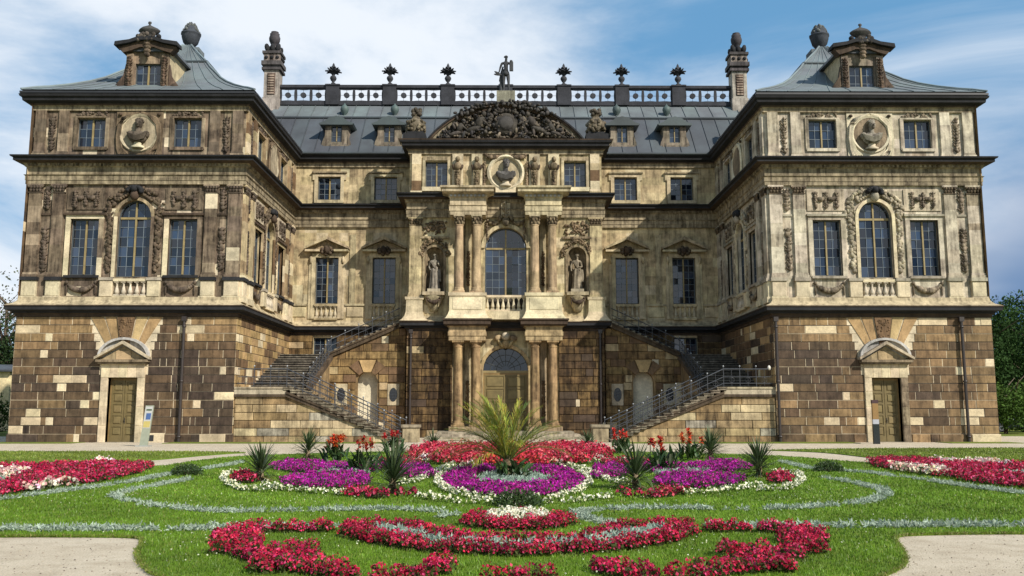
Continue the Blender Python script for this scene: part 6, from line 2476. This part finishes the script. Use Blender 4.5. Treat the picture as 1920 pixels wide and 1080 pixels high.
sideR = [(11.57, 29.3), (13.15, 30.6), (14.0, 28.3), (15.9, 27.1), (18.5, 24.5), (16.2, 20.5), (11.9, 18.9), (11.12, 19.5), (10.7, 20.3), (10.85, 22.2), (10.65, 24.67), (10.75, 26.63)]
sideL = [(-10.44, 27.32), (-12.28, 28.3), (-13.4, 26.8), (-16, 26.0), (-18, 23.0), (-14, 17.6), (-10.4, 16.9), (-9.76, 17.94), (-9.52, 18.68), (-9.42, 20.05), (-9.34, 21.99), (-9.58, 24.36)]
for poly, w, cx, cy in ((sideR, 'right', 13.2, 22.8), (sideL, 'left', -12.0, 21.0)):
    P = fill(poly, 0.2)
    d = np.hypot((P[:, 0] - cx) / 1.6, (P[:, 1] - cy) / 1.6)
    sil = d < 0.55
    wv = np.sin(P[:, 0] * 1.9) + np.sin(P[:, 1] * 0.9 + P[:, 0])
    pk = (~sil) & (wv > 1.25)
    bed('side_flower_bed', 'flower bed', 'large crimson and pink flower bed at the ' + w + ' edge of the picture', [('begonia_far', P[(~sil) & (~pk)]), ('pink_white', P[pk]), ('silver', P[sil])], 'side beds')

# --- the central mound
back_red = [(0.0, 26.8), (0.93, 27.0), (2.3, 28.2), (3.6, 32.5), (3.5, 36.4), (2.3, 38.0), (0, 38.6)]
P = right_only(fill(back_red, 0.24))
nz = np.sin(P[:, 0] * 3.1 + P[:, 1] * 0.8) + np.sin(P[:, 1] * 1.7)
org = (P[:, 0] < 0.8) & (P[:, 1] < 29)
wh = (~org) & (nz > 0.8) & (rs.rand(len(P)) < 0.8)
bed('salvia_bed', 'flower bed', 'broad bed of red and pink flowers behind the palm', [('salvia', both(P[(~org) & (~wh)])), ('orange', both(P[org])), ('pink_white', both(P[wh]))])
pur_c = [(-0.03, 17.3), (0.67, 17.9), (1.36, 19.4), (1.66, 21.4), (1.62, 23.6), (1.06, 25.7), (0.62, 26.0), (0.42, 24.7), (0.93, 23.4), (1.05, 21.6), (0.65, 20.1), (-0.01, 19.6)]
pur_cs = [(-0.01, 19.75), (0.6, 20.3), (0.95, 21.6), (0.8, 23.0), (0.4, 24.0), (0.02, 24.0)]
bed('purple_flower_bed', 'flower bed', 'horseshoe of purple flowers round silver foliage in front of the palm',
    [('purple', both(right_only(fill(pur_c, 0.17)))), ('silver', both(right_only(fill(pur_cs, 0.22)))), ('white', both(band([(0.0, 16.6), (0.66, 17.1), (1.33, 18.7), (1.72, 20.9), (1.85, 23.4), (1.4, 26.0)], 0.2, 0.15)))])
for s in (1, -1):
    w = 'right' if s > 0 else 'left'
    bed('purple_flower_bed', 'flower bed', 'large purple flower patch edged with white, ' + w + ' of the palm',
        [('purple', mx(np.concatenate([fill(p, 0.19) for p in ([(3.1, 20.2), (3.59, 19.4), (4.81, 19.9), (5.43, 21.7), (5.04, 23.0), (4.36, 23.6), (3.58, 22.6)],
                                                                  [(3.41, 26.4), (3.78, 24.4), (4.71, 24.7), (6.0, 24.7), (6.88, 26.4), (7.1, 29.0), (6.21, 28.8), (5.21, 27.0), (4.51, 28.0)],
                                                                  [(1.9, 22.3), (2.62, 22.3), (3.1, 24.7), (3.0, 27.3), (2.4, 26.5)])]), s)),
         ('silver', mx(fill([(3.64, 22.9), (4.54, 23.7), (5.28, 24.5), (4.9, 25.6), (3.85, 24.7)], 0.22), s)),
         ('white', mx(np.concatenate([band([(3.23, 18.0), (3.91, 18.4), (4.81, 19.2), (5.45, 20.3)], 0.2, 0.15), band([(4.9, 18.7), (5.6, 19.1), (6.15, 20.1), (6.9, 22.0), (7.4, 23.9), (7.0, 24.6)], 0.2, 0.16),
                                      band([(1.5, 30.5), (2.05, 24.5), (2.2, 21.5), (2.6, 20.2)], 0.22, 0.17), band([(2.5, 29.5), (3.6, 30.0), (4.6, 28.6)], 0.5, 0.2)]), s))], 'purple patches')
    bed('red_flower_row', 'flower bed', 'short row of red flowers at the foot of the ' + w + ' front yucca', [('begonia_far', mx(np.concatenate([band([(1.95, 17.75), (2.2, 17.95)], 0.4, 0.18), band([(2.35, 17.5), (2.75, 17.6), (3.3, 18.4)], 0.45, 0.18)]), s))], 'red rows')
    bed('red_flower_tuft', 'flower bed', 'rounded red flower patch by the outer ' + w + ' yucca', [('begonia_far', mx(fill([(5.8, 20.7), (6.15, 20.8), (6.65, 22.1), (6.95, 23.4), (6.45, 23.0)], 0.19), s))], 'red patches')
    bed('white_flower_row', 'flower bed', 'row of cream flowers edging the mound, ' + w + ' of the axis', [('white', mx(band([(0.4, 16.35), (1.07, 16.55), (1.85, 17.5)], 0.18, 0.15), s))], 'cream rows')
    bed('pink_flower_bed', 'flower bed', 'mixed pink flowers behind the ' + w + ' front yucca', [('begonia_far', mx(fill([(2.6, 28.9), (3.72, 31.0), (4.52, 28.6), (4.2, 27.8), (3.32, 27.0)], 0.32), s))], 'pink patches')

# --- silver edging rows
def edging(label, line, w=0.26, kind='silver_low'):
    bed('silver_edging', 'edging plants', label, [(kind, (lambda P: P[(np.sin(P[:, 0] * 2.6 + P[:, 1] * 1.3) + rs.uniform(-1, 1, len(P))) > -0.8])(band(line, w, 0.12)))], 'silver edging rows')


edging('straight row of silver foliage along the lawn edge, left of the crescent', [(-9, 12.95), (-6.89, 12.9), (-5.14, 12.9), (-2.3, 13.1)], 0.32)
edging('straight row of silver foliage along the lawn edge, right of the crescent', [(2.6, 13.1), (4.15, 13.15), (7.33, 13.3), (10, 13.35)], 0.32)
edging('silver foliage scroll curling across the left half of the lawn', [(-7.57, 22.19), (-7.65, 21.18), (-7.75, 19.15), (-7.54, 17.92), (-6.88, 16.94), (-5.97, 15.9), (-5.23, 15.4), (-4.56, 15.1), (-3.46, 15.25), (-1.76, 15.5), (-0.85, 14.9), (-0.95, 14.2)])
edging('silver foliage scroll curling across the right half of the lawn', [(7.82, 22.63), (7.95, 21.07), (7.85, 19.17), (7.4, 17.93), (6.73, 16.95), (6.08, 16.3), (4.92, 15.6), (3.98, 15.4), (2.27, 15.65), (1.19, 15.1), (1.2, 14.2), (1.6, 13.3)])
edging('silver foliage line winding past the left bush', [(-9.9, 16.6), (-9.3, 17.49), (-8.99, 19.03), (-8.64, 21.52), (-8.73, 24.12), (-8.5, 26), (-8.41, 30.0)])
edging('silver foliage line winding past the right bush', [(9.02, 30.0), (8.7, 26.3), (9.6, 24.64), (9.95, 22.25), (10.0, 20.28), (10.27, 18.27)])

# ================================================================== GRASS
def grass(name, poly, dens, hgt, wid, label, base=(0.108, 0.2, 0.013), y0=0, y1=99):
    xs_ = [p[0] for p in poly]
    ys_ = [p[1] for p in poly]
    V, C = [], []
    for ya, yb, d, h, w in zip(dens[0][:-1], dens[0][1:], dens[1], hgt, wid):
        lim = 0.6 * yb + 1.5
        xa, xb = max(min(xs_), -lim), min(max(xs_), lim)
        ya, yb = max(ya, min(ys_)), min(yb, max(ys_))
        if yb <= ya:
            continue
        n = int((xb - xa) * (yb - ya) * d)
        P = np.stack([rs.uniform(xa, xb, n), rs.uniform(ya, yb, n)], 1)
        P = P[pip(P, poly)]
        n = len(P)
        hh = h * rs.uniform(0.6, 1.4, n)
        a = rs.uniform(0, 2 * PI, n)
        ww = w * rs.uniform(0.7, 1.3, n)
        le = hh * rs.uniform(0.1, 0.7, n)
        b_ = rs.uniform(0, 2 * PI, n)
        p0 = np.stack([P[:, 0] - np.cos(a) * ww, P[:, 1] - np.sin(a) * ww, np.full(n, 0.025)], 1)
        p1 = np.stack([P[:, 0] + np.cos(a) * ww, P[:, 1] + np.sin(a) * ww, np.full(n, 0.025)], 1)
        p2 = np.stack([P[:, 0] + np.cos(b_) * le, P[:, 1] + np.sin(b_) * le, 0.03 + hh], 1)
        V.append(np.stack([p0, p1, p2], 1).reshape(-1, 3))
        pat = 1 + 0.14 * np.sin(P[:, 0] * 0.9 + np.sin(P[:, 1] * 0.7) * 2) + 0.13 * np.sin(P[:, 1] * 2.3 + P[:, 0] * 1.7) + 0.1 * np.sin(P[:, 0] * 5.1 - P[:, 1] * 3.7 + np.sin(P[:, 0] * 2.0))
        cc = colvar(n, base, 0.35, (0.2, 0.22, 0.05), 0.08)
        cc[:, :3] *= pat[:, None]
        C.append(cc)
    V, C = np.concatenate(V), np.concatenate(C)
    o = nmesh(name, V, 3, C, 'leaf', None, (0, 0, 0))
    tag(o, label, 'grass', None, 'stuff')


grass('lawn_grass', smooth(LAWN, 1), ((7, 11, 15, 22, 40), (1500, 1000, 480, 190)), (0.03, 0.03, 0.034, 0.04), (0.006, 0.008, 0.012, 0.018), 'bright green mown grass of the central parterre')
grass('side_lawn_grass', smooth(LAWN_L, 1), ((24, 40), (120,)), (0.05,), (0.02,), 'dry yellowish grass of the back lawn on the left', (0.15, 0.185, 0.03))
grass('side_lawn_grass', smooth(LAWN_R, 1), ((26, 42), (120,)), (0.05,), (0.02,), 'dry yellowish grass of the back lawn on the right', (0.15, 0.185, 0.03))
# fringe of longer blades along the near lawn edge
edge = [p for p in smooth(LAWN, 2) if p[1] < 13.2 and abs(p[0]) < 9]
edge.sort(key=lambda p: p[0])
lf_ = smooth(LAWN, 2)
E0 = []
for i in range(len(lf_)):
    p, q_ = lf_[i], lf_[(i + 1) % len(lf_)]
    if max(p[1], q_[1]) < 13.2 and max(abs(p[0]), abs(q_[0])) < 13:
        m_ = int(math.hypot(q_[0] - p[0], q_[1] - p[1]) * 420)
        t_ = rs.rand(m_, 1)
        E0.append(np.array(p) * (1 - t_) + np.array(q_) * t_ + rs.normal(size=(m_, 2)) * 0.022)
E0 = np.concatenate(E0)
m_ = len(E0)
C0 = np.stack([E0[:, 0], E0[:, 1], np.full(m_, 0.03)], 1)
D0 = unit(rs.normal(size=(m_, 3)) * [0.6, 0.6, 0.2] + [0, -0.15, 0.7])
o = nmesh('lawn_fringe', leaves(C0, D0, rs.uniform(0.03, 0.075, m_), np.full(m_, 0.008)), 4, colvar(m_, (0.14, 0.2, 0.02), 0.35, (0.25, 0.22, 0.08), 0.25), 'leaf')
tag(o, 'longer ragged grass along the gravel edge of the lawn', 'grass', None, 'stuff')
# loose stones and dry leaves on the gravel
n = 9000
P = np.stack([rs.uniform(-10, 10, n), rs.uniform(7.5, 13, n)], 1)
P = P[~pip(P, LAWN)]
m = len(P)
sz_ = 0.004 + 0.011 * rs.rand(m) ** 3
o6 = np.array([[1, 0, 0], [-1, 0, 0], [0, 1, 0], [0, -1, 0], [0, 0, 0.8], [0, 0, -0.3]])
f8 = [(0, 2, 4), (2, 1, 4), (1, 3, 4), (3, 0, 4)]
pv = np.concatenate([P, np.zeros((m, 1))], 1)[:, None, :] + o6[None] * sz_[:, None, None] * rs.uniform(0.6, 1.4, (m, 6, 1))
V = np.concatenate([pv[:, f, :] for f in f8], 0).reshape(-1, 3)
cs_ = colvar(m, (0.36, 0.3, 0.22), 0.4, (0.16, 0.13, 0.1), 0.25)
o = nmesh('loose_gravel', V, 3, np.tile(cs_, (4, 1)), 'petal')
tag(o, 'small loose stones scattered on the sandy path', 'gravel', None, 'stuff')
# clover heads
n = 2200
P = np.stack([rs.uniform(-9, 9, n), 8 + 14 * rs.rand(n) ** 1.4], 1)
P = P[pip(P, LAWN)]
nz = np.sin(P[:, 0] * 1.3) + np.sin(P[:, 1] * 1.1 + 1) + rs.uniform(-1, 1, len(P))
P = P[nz > 0.2]
m = len(P)
Cn = np.stack([P[:, 0], P[:, 1], np.full(m, 0.075)], 1)
Cn = np.repeat(Cn, 2, axis=0)
D = unit(rs.normal(size=(2 * m, 3)) * [1, 1, 0.4])
o = nmesh('clover_heads', leaves(Cn, D, np.full(2 * m, 0.024), np.full(2 * m, 0.02)), 4, colvar(2 * m, (0.6, 0.62, 0.45), 0.2), 'petal')
tag(o, 'white clover heads scattered through the lawn', 'clover', None, 'stuff')


# ================================================================== SINGLE PLANTS
def blade(base, az, el, L, w, droop, col, seg=5, fold=0.25):
    """arching strap leaf -> list of quads"""
    vs, fs = [], []
    ca, sa = math.cos(az), math.sin(az)
    x, z, e = 0.0, 0.0, el
    for i in range(seg + 1):
        t = i / seg
        ww = w * (0.6 + 0.9 * t) * (1 - t ** 2.2) if t < 1 else 0.002
        cx, cy, cz = base[0] + ca * x, base[1] + sa * x, base[2] + z
        vs += [(cx - sa * ww, cy + ca * ww, cz + fold * ww), (cx, cy, cz), (cx + sa * ww, cy - ca * ww, cz + fold * ww)]
        x += math.cos(e) * L / seg
        z += math.sin(e) * L / seg
        e -= droop / seg
    for i in range(seg):
        p = i * 3
        fs += [(p, p + 1, p + 4, p + 3), (p + 1, p + 2, p + 5, p + 4)]
    return vs, fs


def yucca(x, y, H, label, seed):
    q = random.Random(seed)
    root = empty('yucca', (x, y, 0.0))
    tag(root, label, 'yucca', 'spiky yuccas on the mound')
    b = MB(ID, (0.16, 0.12, 0.075, 0))
    b.lathe([(0.09, 0.0), (0.075, 0.1), (0.08, 0.2), (0.05, 0.34 * H), (0, 0.38 * H)], x, y, 8)
    b.build('trunk', 'bark', root)
    lean_a, lean_m = q.uniform(0, 2 * PI), q.uniform(0.0, 0.18)
    b = MB(ID)
    for k in range(q.randint(130, 210)):
        el = q.uniform(-0.25, 1.45)
        z = 0.08 + 0.22 * H * (0.3 + el / 1.6)
        c = q.choice([(0.055, 0.085, 0.03), (0.075, 0.11, 0.045), (0.10, 0.13, 0.06), (0.04, 0.06, 0.022)])
        if el < 0.1 and q.random() < 0.35:
            c = (0.2, 0.16, 0.07)
        az_ = q.uniform(0, 2 * PI)
        vs, fs = blade((x, y, z), az_, el - lean_m * math.cos(az_ - lean_a), H * q.uniform(0.55, 0.8), 0.024, q.uniform(0.0, 0.6) if q.random() < 0.85 else q.uniform(1.2, 2.2), c, 4)
        b.add(vs, fs, (*c, 0))
    b.build('leaves', 'leaf', root)


for i, (x, y, H, lb) in enumerate([(-5.76, 21.75, 1.0, 'spiky yucca at the outer left edge of the mound'), (-6.75, 31.5, 1.15, 'spiky yucca at the back left, beside orange cannas'), (-2.27, 18.6, 1.1, 'tall spiky yucca at the front left of the mound'),
                                     (-2.94, 37.5, 0.9, 'small spiky yucca before the left end of the portal steps'), (3.38, 37.8, 0.9, 'small spiky yucca before the right end of the portal steps'), (2.76, 19.6, 1.1, 'tall spiky yucca at the front right of the mound'),
                                     (7.14, 32.0, 1.15, 'spiky yucca at the back right, beside orange cannas'), (6.39, 23.2, 1.0, 'spiky yucca at the outer right edge of the mound')]):
    yucca(x, y, H, lb, 40 + i)


def canna(x, y, H, label, seed, nfl=7, fl=(0.62, 0.09, 0.03)):
    q = random.Random(seed)
    root = empty('canna', (x, y, 0.0))
    tag(root, label, 'canna', 'cannas on the mound')
    b = MB(ID)
    for k in range(64):
        a, r = q.uniform(0, 2 * PI), q.uniform(0, 0.42)
        c = q.choice([(0.035, 0.075, 0.022), (0.05, 0.10, 0.03), (0.03, 0.055, 0.02), (0.065, 0.075, 0.035)])
        vs, fs = blade((x + r * math.cos(a), y + r * math.sin(a), q.uniform(0.02, 0.4 * H)), q.uniform(0, 2 * PI), q.uniform(0.7, 1.4), H * q.uniform(0.35, 0.6), 0.055, q.uniform(0.3, 1.2), c, 4, 0.5)
        b.add(vs, fs, (*c, 0))
    b.build('leaves', 'leaf', root)
    if nfl:
        f = MB(ID)
        for k in range(nfl):
            a, r = q.uniform(0, 2 * PI), q.uniform(0, 0.36)
            fx, fy = x + r * math.cos(a), y + r * math.sin(a)
            h = H * q.uniform(0.8, 1.12)
            f.tube([(fx, fy, 0.3 * H), (fx, fy, h)], 0.012, 4, (0.05, 0.08, 0.02, 0))
            for j in range(26):
                c = (fl[0] * q.uniform(0.7, 1.2), fl[1] * q.uniform(0.5, 1.6), fl[2] * q.uniform(0.6, 1.4), 0)
                vs, fs = blade((fx + q.uniform(-0.05, 0.05), fy + q.uniform(-0.05, 0.05), h - q.uniform(0, 0.2)), q.uniform(0, 2 * PI), q.uniform(-0.2, 1.2), 0.13, 0.034, 1.2, c, 2)
                f.add(vs, fs, c)
        f.build('flowers', 'petal', root)


canna(-5.5, 29.8, 0.85, 'clump of orange cannas beside the back left yucca', 1, 9)
canna(-3.75, 24.5, 0.9, 'clump of red-orange cannas between purple patches, left of the palm', 2, 4, (0.42, 0.05, 0.03))
canna(-4.4, 36.0, 0.9, 'dark leafed cannas with scarlet flowers before the left stair foot', 3, 6, (0.6, 0.03, 0.04))
canna(4.5, 36.0, 0.9, 'dark leafed cannas with scarlet flowers before the right stair foot', 4, 5, (0.66, 0.05, 0.04))
canna(4.25, 24.8, 0.9, 'clump of red-orange cannas between purple patches, right of the palm', 5, 5, (0.5, 0.05, 0.035))
canna(6.2, 30.8, 0.95, 'clump of orange cannas beside the back right yucca', 6, 6)
canna(0.2, 22.2, 0.72, 'dark green leafy clump at the foot of the palm', 7, 0)


def bush(x, y, rx, h, label, seed):
    root = empty('bush', (x, y, 0.0))
    tag(root, label, 'bush', 'low clipped bushes on the lawn')
    n = 1500
    d = unit(rs.normal(size=(n, 3)))
    d[:, 2] = np.abs(d[:, 2])
    rad = rs.uniform(0.6, 1.05, (n, 1))
    C = np.array([x, y, 0.04]) + d * rad * np.array([rx, rx * 0.8, h])
    V = leaves(C, unit(d + rs.normal(size=(n, 3)) * 0.7), rs.uniform(0.035, 0.07, n), rs.uniform(0.02, 0.035, n))
    nmesh('foliage', V, 4, colvar(n, (0.04, 0.07, 0.02), 0.4), 'leaf', root, (x, y, 0.0))
    b = MB(ID, (0.08, 0.06, 0.04, 0))
    for k in range(5):
        b.tube([(x, y, 0), (x + 0.3 * rx * math.cos(k * 1.3), y + 0.3 * rx * math.sin(k * 1.3), h * 0.6)], 0.015, 4)
    b.build('stems', 'bark', root)


bush(-8.23, 23.9, 0.42, 0.28, 'low dark bush on the lawn left of the mound', 1)
bush(8.84, 25.2, 0.42, 0.28, 'low dark bush on the lawn right of the mound', 2)
bush(0.2, 16.1, 0.45, 0.27, 'low dark bush between the mound and the round begonia bed', 3)


def palm(x, y):
    root = empty('palm', (x, y, 0.0))
    tag(root, 'feathery date palm in the middle of the flower mound before the portal', 'palm')
    b = MB(ID, (0.14, 0.1, 0.06, 0))
    b.lathe([(0.17, 0.0), (0.15, 0.15), (0.17, 0.3), (0.13, 0.42), (0.05, 0.52), (0, 0.55)], x, y, 12, None, True, 1, 1, 0, lambda a: 1 + 0.08 * math.cos(9 * a))
    b.build('trunk', 'bark', root)
    q = random.Random(12)
    for k in range(40):
        az = q.uniform(0, 2 * PI)
        el = q.uniform(0.55, 1.52)
        L = q.uniform(1.5, 2.1)
        dr = q.uniform(0.7, 1.5) * (1.3 - el * 0.5)
        f = MB(ID)
        seg = 12
        px, pz, e = 0.06, 0.42, el
        ca, sa = math.cos(az), math.sin(az)
        pts = []
        for i in range(seg + 1):
            pts.append((x + ca * px, y + sa * px, pz, e))
            px += math.cos(e) * L / seg
            pz += math.sin(e) * L / seg
            e -= dr / seg
        yel = q.random() < 0.55
        c0 = (0.30, 0.30, 0.04) if yel else (0.14, 0.20, 0.04)
        f.tube([p[:3] for p in pts], 0.014, 4, (0.16, 0.17, 0.05, 0), 0.004)
        for i in range(2, seg * 3):
            t = i / (seg * 3)
            j = min(int(t * seg), seg - 1)
            u = t * seg - j
            bx = [pts[j][m] + (pts[j + 1][m] - pts[j][m]) * u for m in range(3)]
            ee = pts[j][3]
            ll = 0.42 * (0.35 + math.sin(PI * min(1, t * 0.9 + 0.08))) * (1 if t < 0.85 else 0.7)
            for sgn in (-1, 1):
                a2 = az + sgn * q.uniform(0.55, 0.9) * (1.15 - 0.7 * t)
                c = (c0[0] * q.uniform(0.7, 1.35), c0[1] * q.uniform(0.75, 1.25), c0[2] * q.uniform(0.7, 1.3), 0)
                vs, fs = blade(bx, a2, ee + q.uniform(-0.1, 0.4), ll * 0.78, 0.008, 0.9, c, 2, 0.4)
                f.add(vs, fs, c)
        f.build('frond', 'leaf', root)


palm(0.06, 23.6)


# ================================================================== SURROUNDINGS
def tree(x, y, h, cr, cz, n, label, seed, leafc=(0.035, 0.065, 0.018), lsz=0.32, bare=False, name='deciduous_tree', trunkc=(0.1, 0.075, 0.055, 0)):
    q = random.Random(seed)
    st_ = np.random.RandomState(seed)
    root = empty(name, (x, y, 0.0))
    tag(root, label, 'tree', 'trees of the park')
    b = MB(ID, trunkc)
    tr = 0.02 * h + 0.08
    tips = []
    top = (x + q.uniform(-0.4, 0.4), y, h * 0.72)
    b.tube([(x, y, -0.1), (x + 0.1, y, h * 0.25), (x - 0.1, y, h * 0.5), top], tr, 8, None, tr * 0.3)
    nb = 22 if bare else 12
    for k in range(nb):
        t = q.uniform(0.2, 0.75)
        a = q.uniform(0, 2 * PI)
        L = cr * q.uniform(0.6, 1.0)
        s0 = (x, y, h * t)
        m = (x + 0.5 * L * math.cos(a), y + 0.5 * L * math.sin(a), h * t + 0.35 * L)
        e = (x + L * math.cos(a), y + L * math.sin(a), h * t + L * q.uniform(0.5, 1.0))
        b.tube([s0, m, e], tr * 0.35, 5, None, 0.03)
        tips.append(e)
        if bare:
            for j in range(9):
                a2 = q.uniform(0, 2 * PI)
                l2 = q.uniform(0.8, 2.0)
                u = q.uniform(0.3, 1)
                p = tuple(m[i] + (e[i] - m[i]) * u for i in range(3))
                b.tube([p, (p[0] + l2 * math.cos(a2) * 0.7, p[1] + l2 * math.sin(a2) * 0.7, p[2] + l2 * 0.6)], 0.03, 4, None, 0.01)
    b.build('trunk', 'bark', root)
    ncl = 70
    cc = unit(st_.normal(size=(ncl, 3))) * st_.uniform(0.35, 1.0, (ncl, 1)) * np.array([cr, cr, cz])
    ctr = np.array([x, y, h - cz * 0.95])
    per = n // ncl
    C = np.repeat(cc, per, axis=0) + ctr
    m = len(C)
    o = unit(st_.normal(size=(m, 3))) * st_.uniform(0.3, 1.0, (m, 1)) ** 0.5 * (cr * 0.27)
    C = C + o
    C[:, 2] = np.maximum(C[:, 2], 0.3)
    shade = np.repeat(st_.uniform(0.7, 1.35, ncl), per)
    col_ = colvar(m, leafc, 0.35)
    col_[:, :3] *= shade[:, None]
    V = leaves(C, unit(o + st_.normal(size=(m, 3)) * 1.2), st_.uniform(0.6, 1.3, m) * lsz, st_.uniform(0.4, 0.8, m) * lsz)
    nmesh('crown', V, 4, col_, 'tree_leaf', root, (x, y, 0))


tree(-50.5, 92, 16.5, 6.0, 6.5, 900, 'half bare tree rising behind the left wing', 3, (0.06, 0.07, 0.03), 0.3, True, 'bare_tree')
tree(-48.6, 90, 10.6, 4.8, 5.2, 16000, 'dark evergreen tree left of the palace', 4, (0.02, 0.038, 0.013), 0.28)
tree(-57, 96, 13.5, 6, 6, 6000, 'tall green tree at the far left', 5)
tree(-39.5, 69, 3.0, 2.2, 1.6, 4500, 'round green shrub below the cream outbuilding', 6, (0.055, 0.1, 0.02), 0.2)
tree(-36.5, 64, 1.9, 1.6, 1.1, 2500, 'dark low shrub beside the left wing corner', 7, (0.03, 0.055, 0.016), 0.18)
tree(43.5, 84, 12.0, 5.4, 6.2, 22000, 'dense dark tree right behind the right wing', 8, (0.026, 0.055, 0.014), 0.3)
tree(52, 88, 13.0, 6.0, 6.5, 16000, 'broad dark green tree at the far right', 9, (0.03, 0.062, 0.016), 0.34)
tree(47, 100, 14.3, 6.5, 7.0, 14000, 'tall dark tree rising behind the others on the right', 11, (0.024, 0.05, 0.014), 0.34)
tree(38.3, 70, 4.0, 3.2, 1.9, 6000, 'spreading light green shrub above the parked car', 12, (0.06, 0.11, 0.022), 0.24)
tree(45.5, 74, 3.8, 3.4, 1.9, 6000, 'light green shrub at the right edge', 13, (0.055, 0.105, 0.022), 0.24)

tree(58, 108, 14.0, 7.0, 7.0, 12000, 'dark backdrop tree at the far right', 15, (0.02, 0.042, 0.012), 0.36)
# cream outbuilding at the left
root = empty('outbuilding', (-48.5, 83, 0))
tag(root, 'cream outbuilding with dark roof peeking out left of the palace', 'building')
fr = Frame(-48.5, 79.5)
b = MB(fr, (0.62, 0.52, 0.3, 0.1))
b.wall(-5.6, 5.4, 0, 5.1, 0, 0.2, [(2.6, 3.7, 1.6, 3.6, False), (-1.0, 0.1, 1.6, 3.6, False)], lambda: jit((0.6, 0.5, 0.29, 0.1), 0.04), 3, 2)
b.box(5.35, 5.4, 0.01, 7, 0, 5.1)
b.box(-5.6, -5.55, 0.01, 7, 0, 5.1)
b.box(-5.54, 5.34, 6.9, 7.0, 0, 5.1)
b.build('wall', 'stone', root)
b = MB(fr, (0.06, 0.065, 0.075, 0))
b.yzprism([(-0.5, 5.1), (-0.5, 5.25), (3.5, 5.9), (7.5, 5.25), (7.5, 5.1)], -6.0, 5.7)
b.build('roof', 'patina', root)
for x in (3.15, -0.45):
    window(root, fr, x, 1.6, 3.6, 1.1, 0.12, 2, 3, singles=False)

# parked car under the right-hand shrubs
cx, cy = 41.6, 75.0
root = empty('parked_car', (cx, cy, 0))
tag(root, 'dark parked car under the shrubs at the right edge', 'car')
fr = Frame(cx, cy)
b = MB(fr, (0.035, 0.04, 0.05, 0))
b.prism([(-2.1, 0.35), (-2.15, 0.75), (-1.9, 0.92), (-1.0, 0.98), (-0.5, 1.42), (0.9, 1.45), (1.7, 0.98), (2.1, 0.9), (2.15, 0.4)], -0.8, 0.8)
b.build('body', 'gloss', root)
b = MB(fr, (0.35, 0.38, 0.42, 0))
b.prism([(-0.85, 1.0), (-0.42, 1.37), (0.15, 1.38), (0.15, 1.0)], -0.812, 0.812)
b.prism([(0.22, 1.0), (0.22, 1.38), (0.84, 1.39), (1.45, 1.0)], -0.812, 0.812)
b.build('side_window', 'gloss', root)
for wx in (-1.35, 1.35):
    for e in (-1, 1):
        b = MB(fr, (0.015, 0.015, 0.015, 0))
        p = [(wx + 0.32 * math.cos(2 * PI * k / 16), 0.32 + 0.32 * math.sin(2 * PI * k / 16)) for k in range(16)]
        b.prism(p, e * 0.72 - 0.1, e * 0.72 + 0.1)
        w = b.build('wheel', 'paint', root)
        b = MB(fr, (0.12, 0.12, 0.13, 0))
        p = [(wx + 0.2 * math.cos(2 * PI * k / 12), 0.32 + 0.2 * math.sin(2 * PI * k / 12)) for k in range(12)]
        b.prism(p, e * 0.83 - 0.012, e * 0.83 + 0.012)
        b.build('rim', 'gloss', w)
for e in (-1, 1):
    b = MB(fr, (0.7, 0.7, 0.65, 0))
    b.box(-2.17, -2.08, e * 0.6 - 0.15, e * 0.6 + 0.15, 0.62, 0.76)
    b.build('headlight', 'gloss', root)

# information stand by the left portal
sx, sy = -17.35, 44.2
root = empty('information_stand', (sx, sy, 0))
tag(root, 'leaning grey information stand with a blue and yellow poster by the left portal', 'sign')


def lean(x, y, z):
    return (sx + x + z * 0.11, sy + y, z)


class LF:
    a = 0.0
    mir = 1
    def __call__(s, x, y, z):
        return lean(x, y, z)


lf = LF()
b = MB(lf, (0.27, 0.29, 0.22, 0))
b.box(-0.19, 0.19, -0.05, 0.05, 0.0, 1.95)
b.build('panel_board', 'paint', root)
b = MB(lf, (0.3, 0.31, 0.29, 0))
b.box(-0.32, 0.32, -0.22, 0.22, 0.0, 0.05)
b.build('foot', 'paint', root)
b = MB(lf, (0.42, 0.42, 0.4, 0))
b.box(-0.175, 0.175, -0.056, -0.051, 0.86, 1.9)
ps = b.build('poster', 'paint', root)
for nm, z0, z1, x0, x1, c in (('header', 1.70, 1.78, -0.12, 0.14, (0.06, 0.09, 0.05, 0)), ('picture', 1.28, 1.58, -0.09, 0.14, (0.06, 0.11, 0.26, 0)), ('text_field', 0.9, 1.2, -0.16, 0.16, (0.45, 0.37, 0.12, 0))):
    b = MB(lf, c)
    b.box(x0, x1, -0.06, -0.057, z0, z1)
    b.build(nm, 'paint', ps)
# slim information pillar by the right portal
root = empty('information_pillar', (19.15, 47.3, 0))
tag(root, 'slim black and bronze information pillar before the right portal', 'pillar')
fr = Frame(19.15, 47.3)
for nm, z0, z1, w, c, m in (('black_base', 0, 1.02, 0.16, (0.012, 0.016, 0.016, 0), 'gloss'), ('steel_band', 1.02, 1.26, 0.155, (0.34, 0.35, 0.38, 0), 'gloss'), ('bronze_panel', 1.26, 2.08, 0.15, (0.22, 0.13, 0.045, 0), 'paint'), ('cap', 2.08, 2.26, 0.17, (0.05, 0.025, 0.025, 0), 'paint')):
    b = MB(fr, c)
    b.box(-w, w, -0.07, 0.07, z0, z1)
    b.build(nm, m, root)
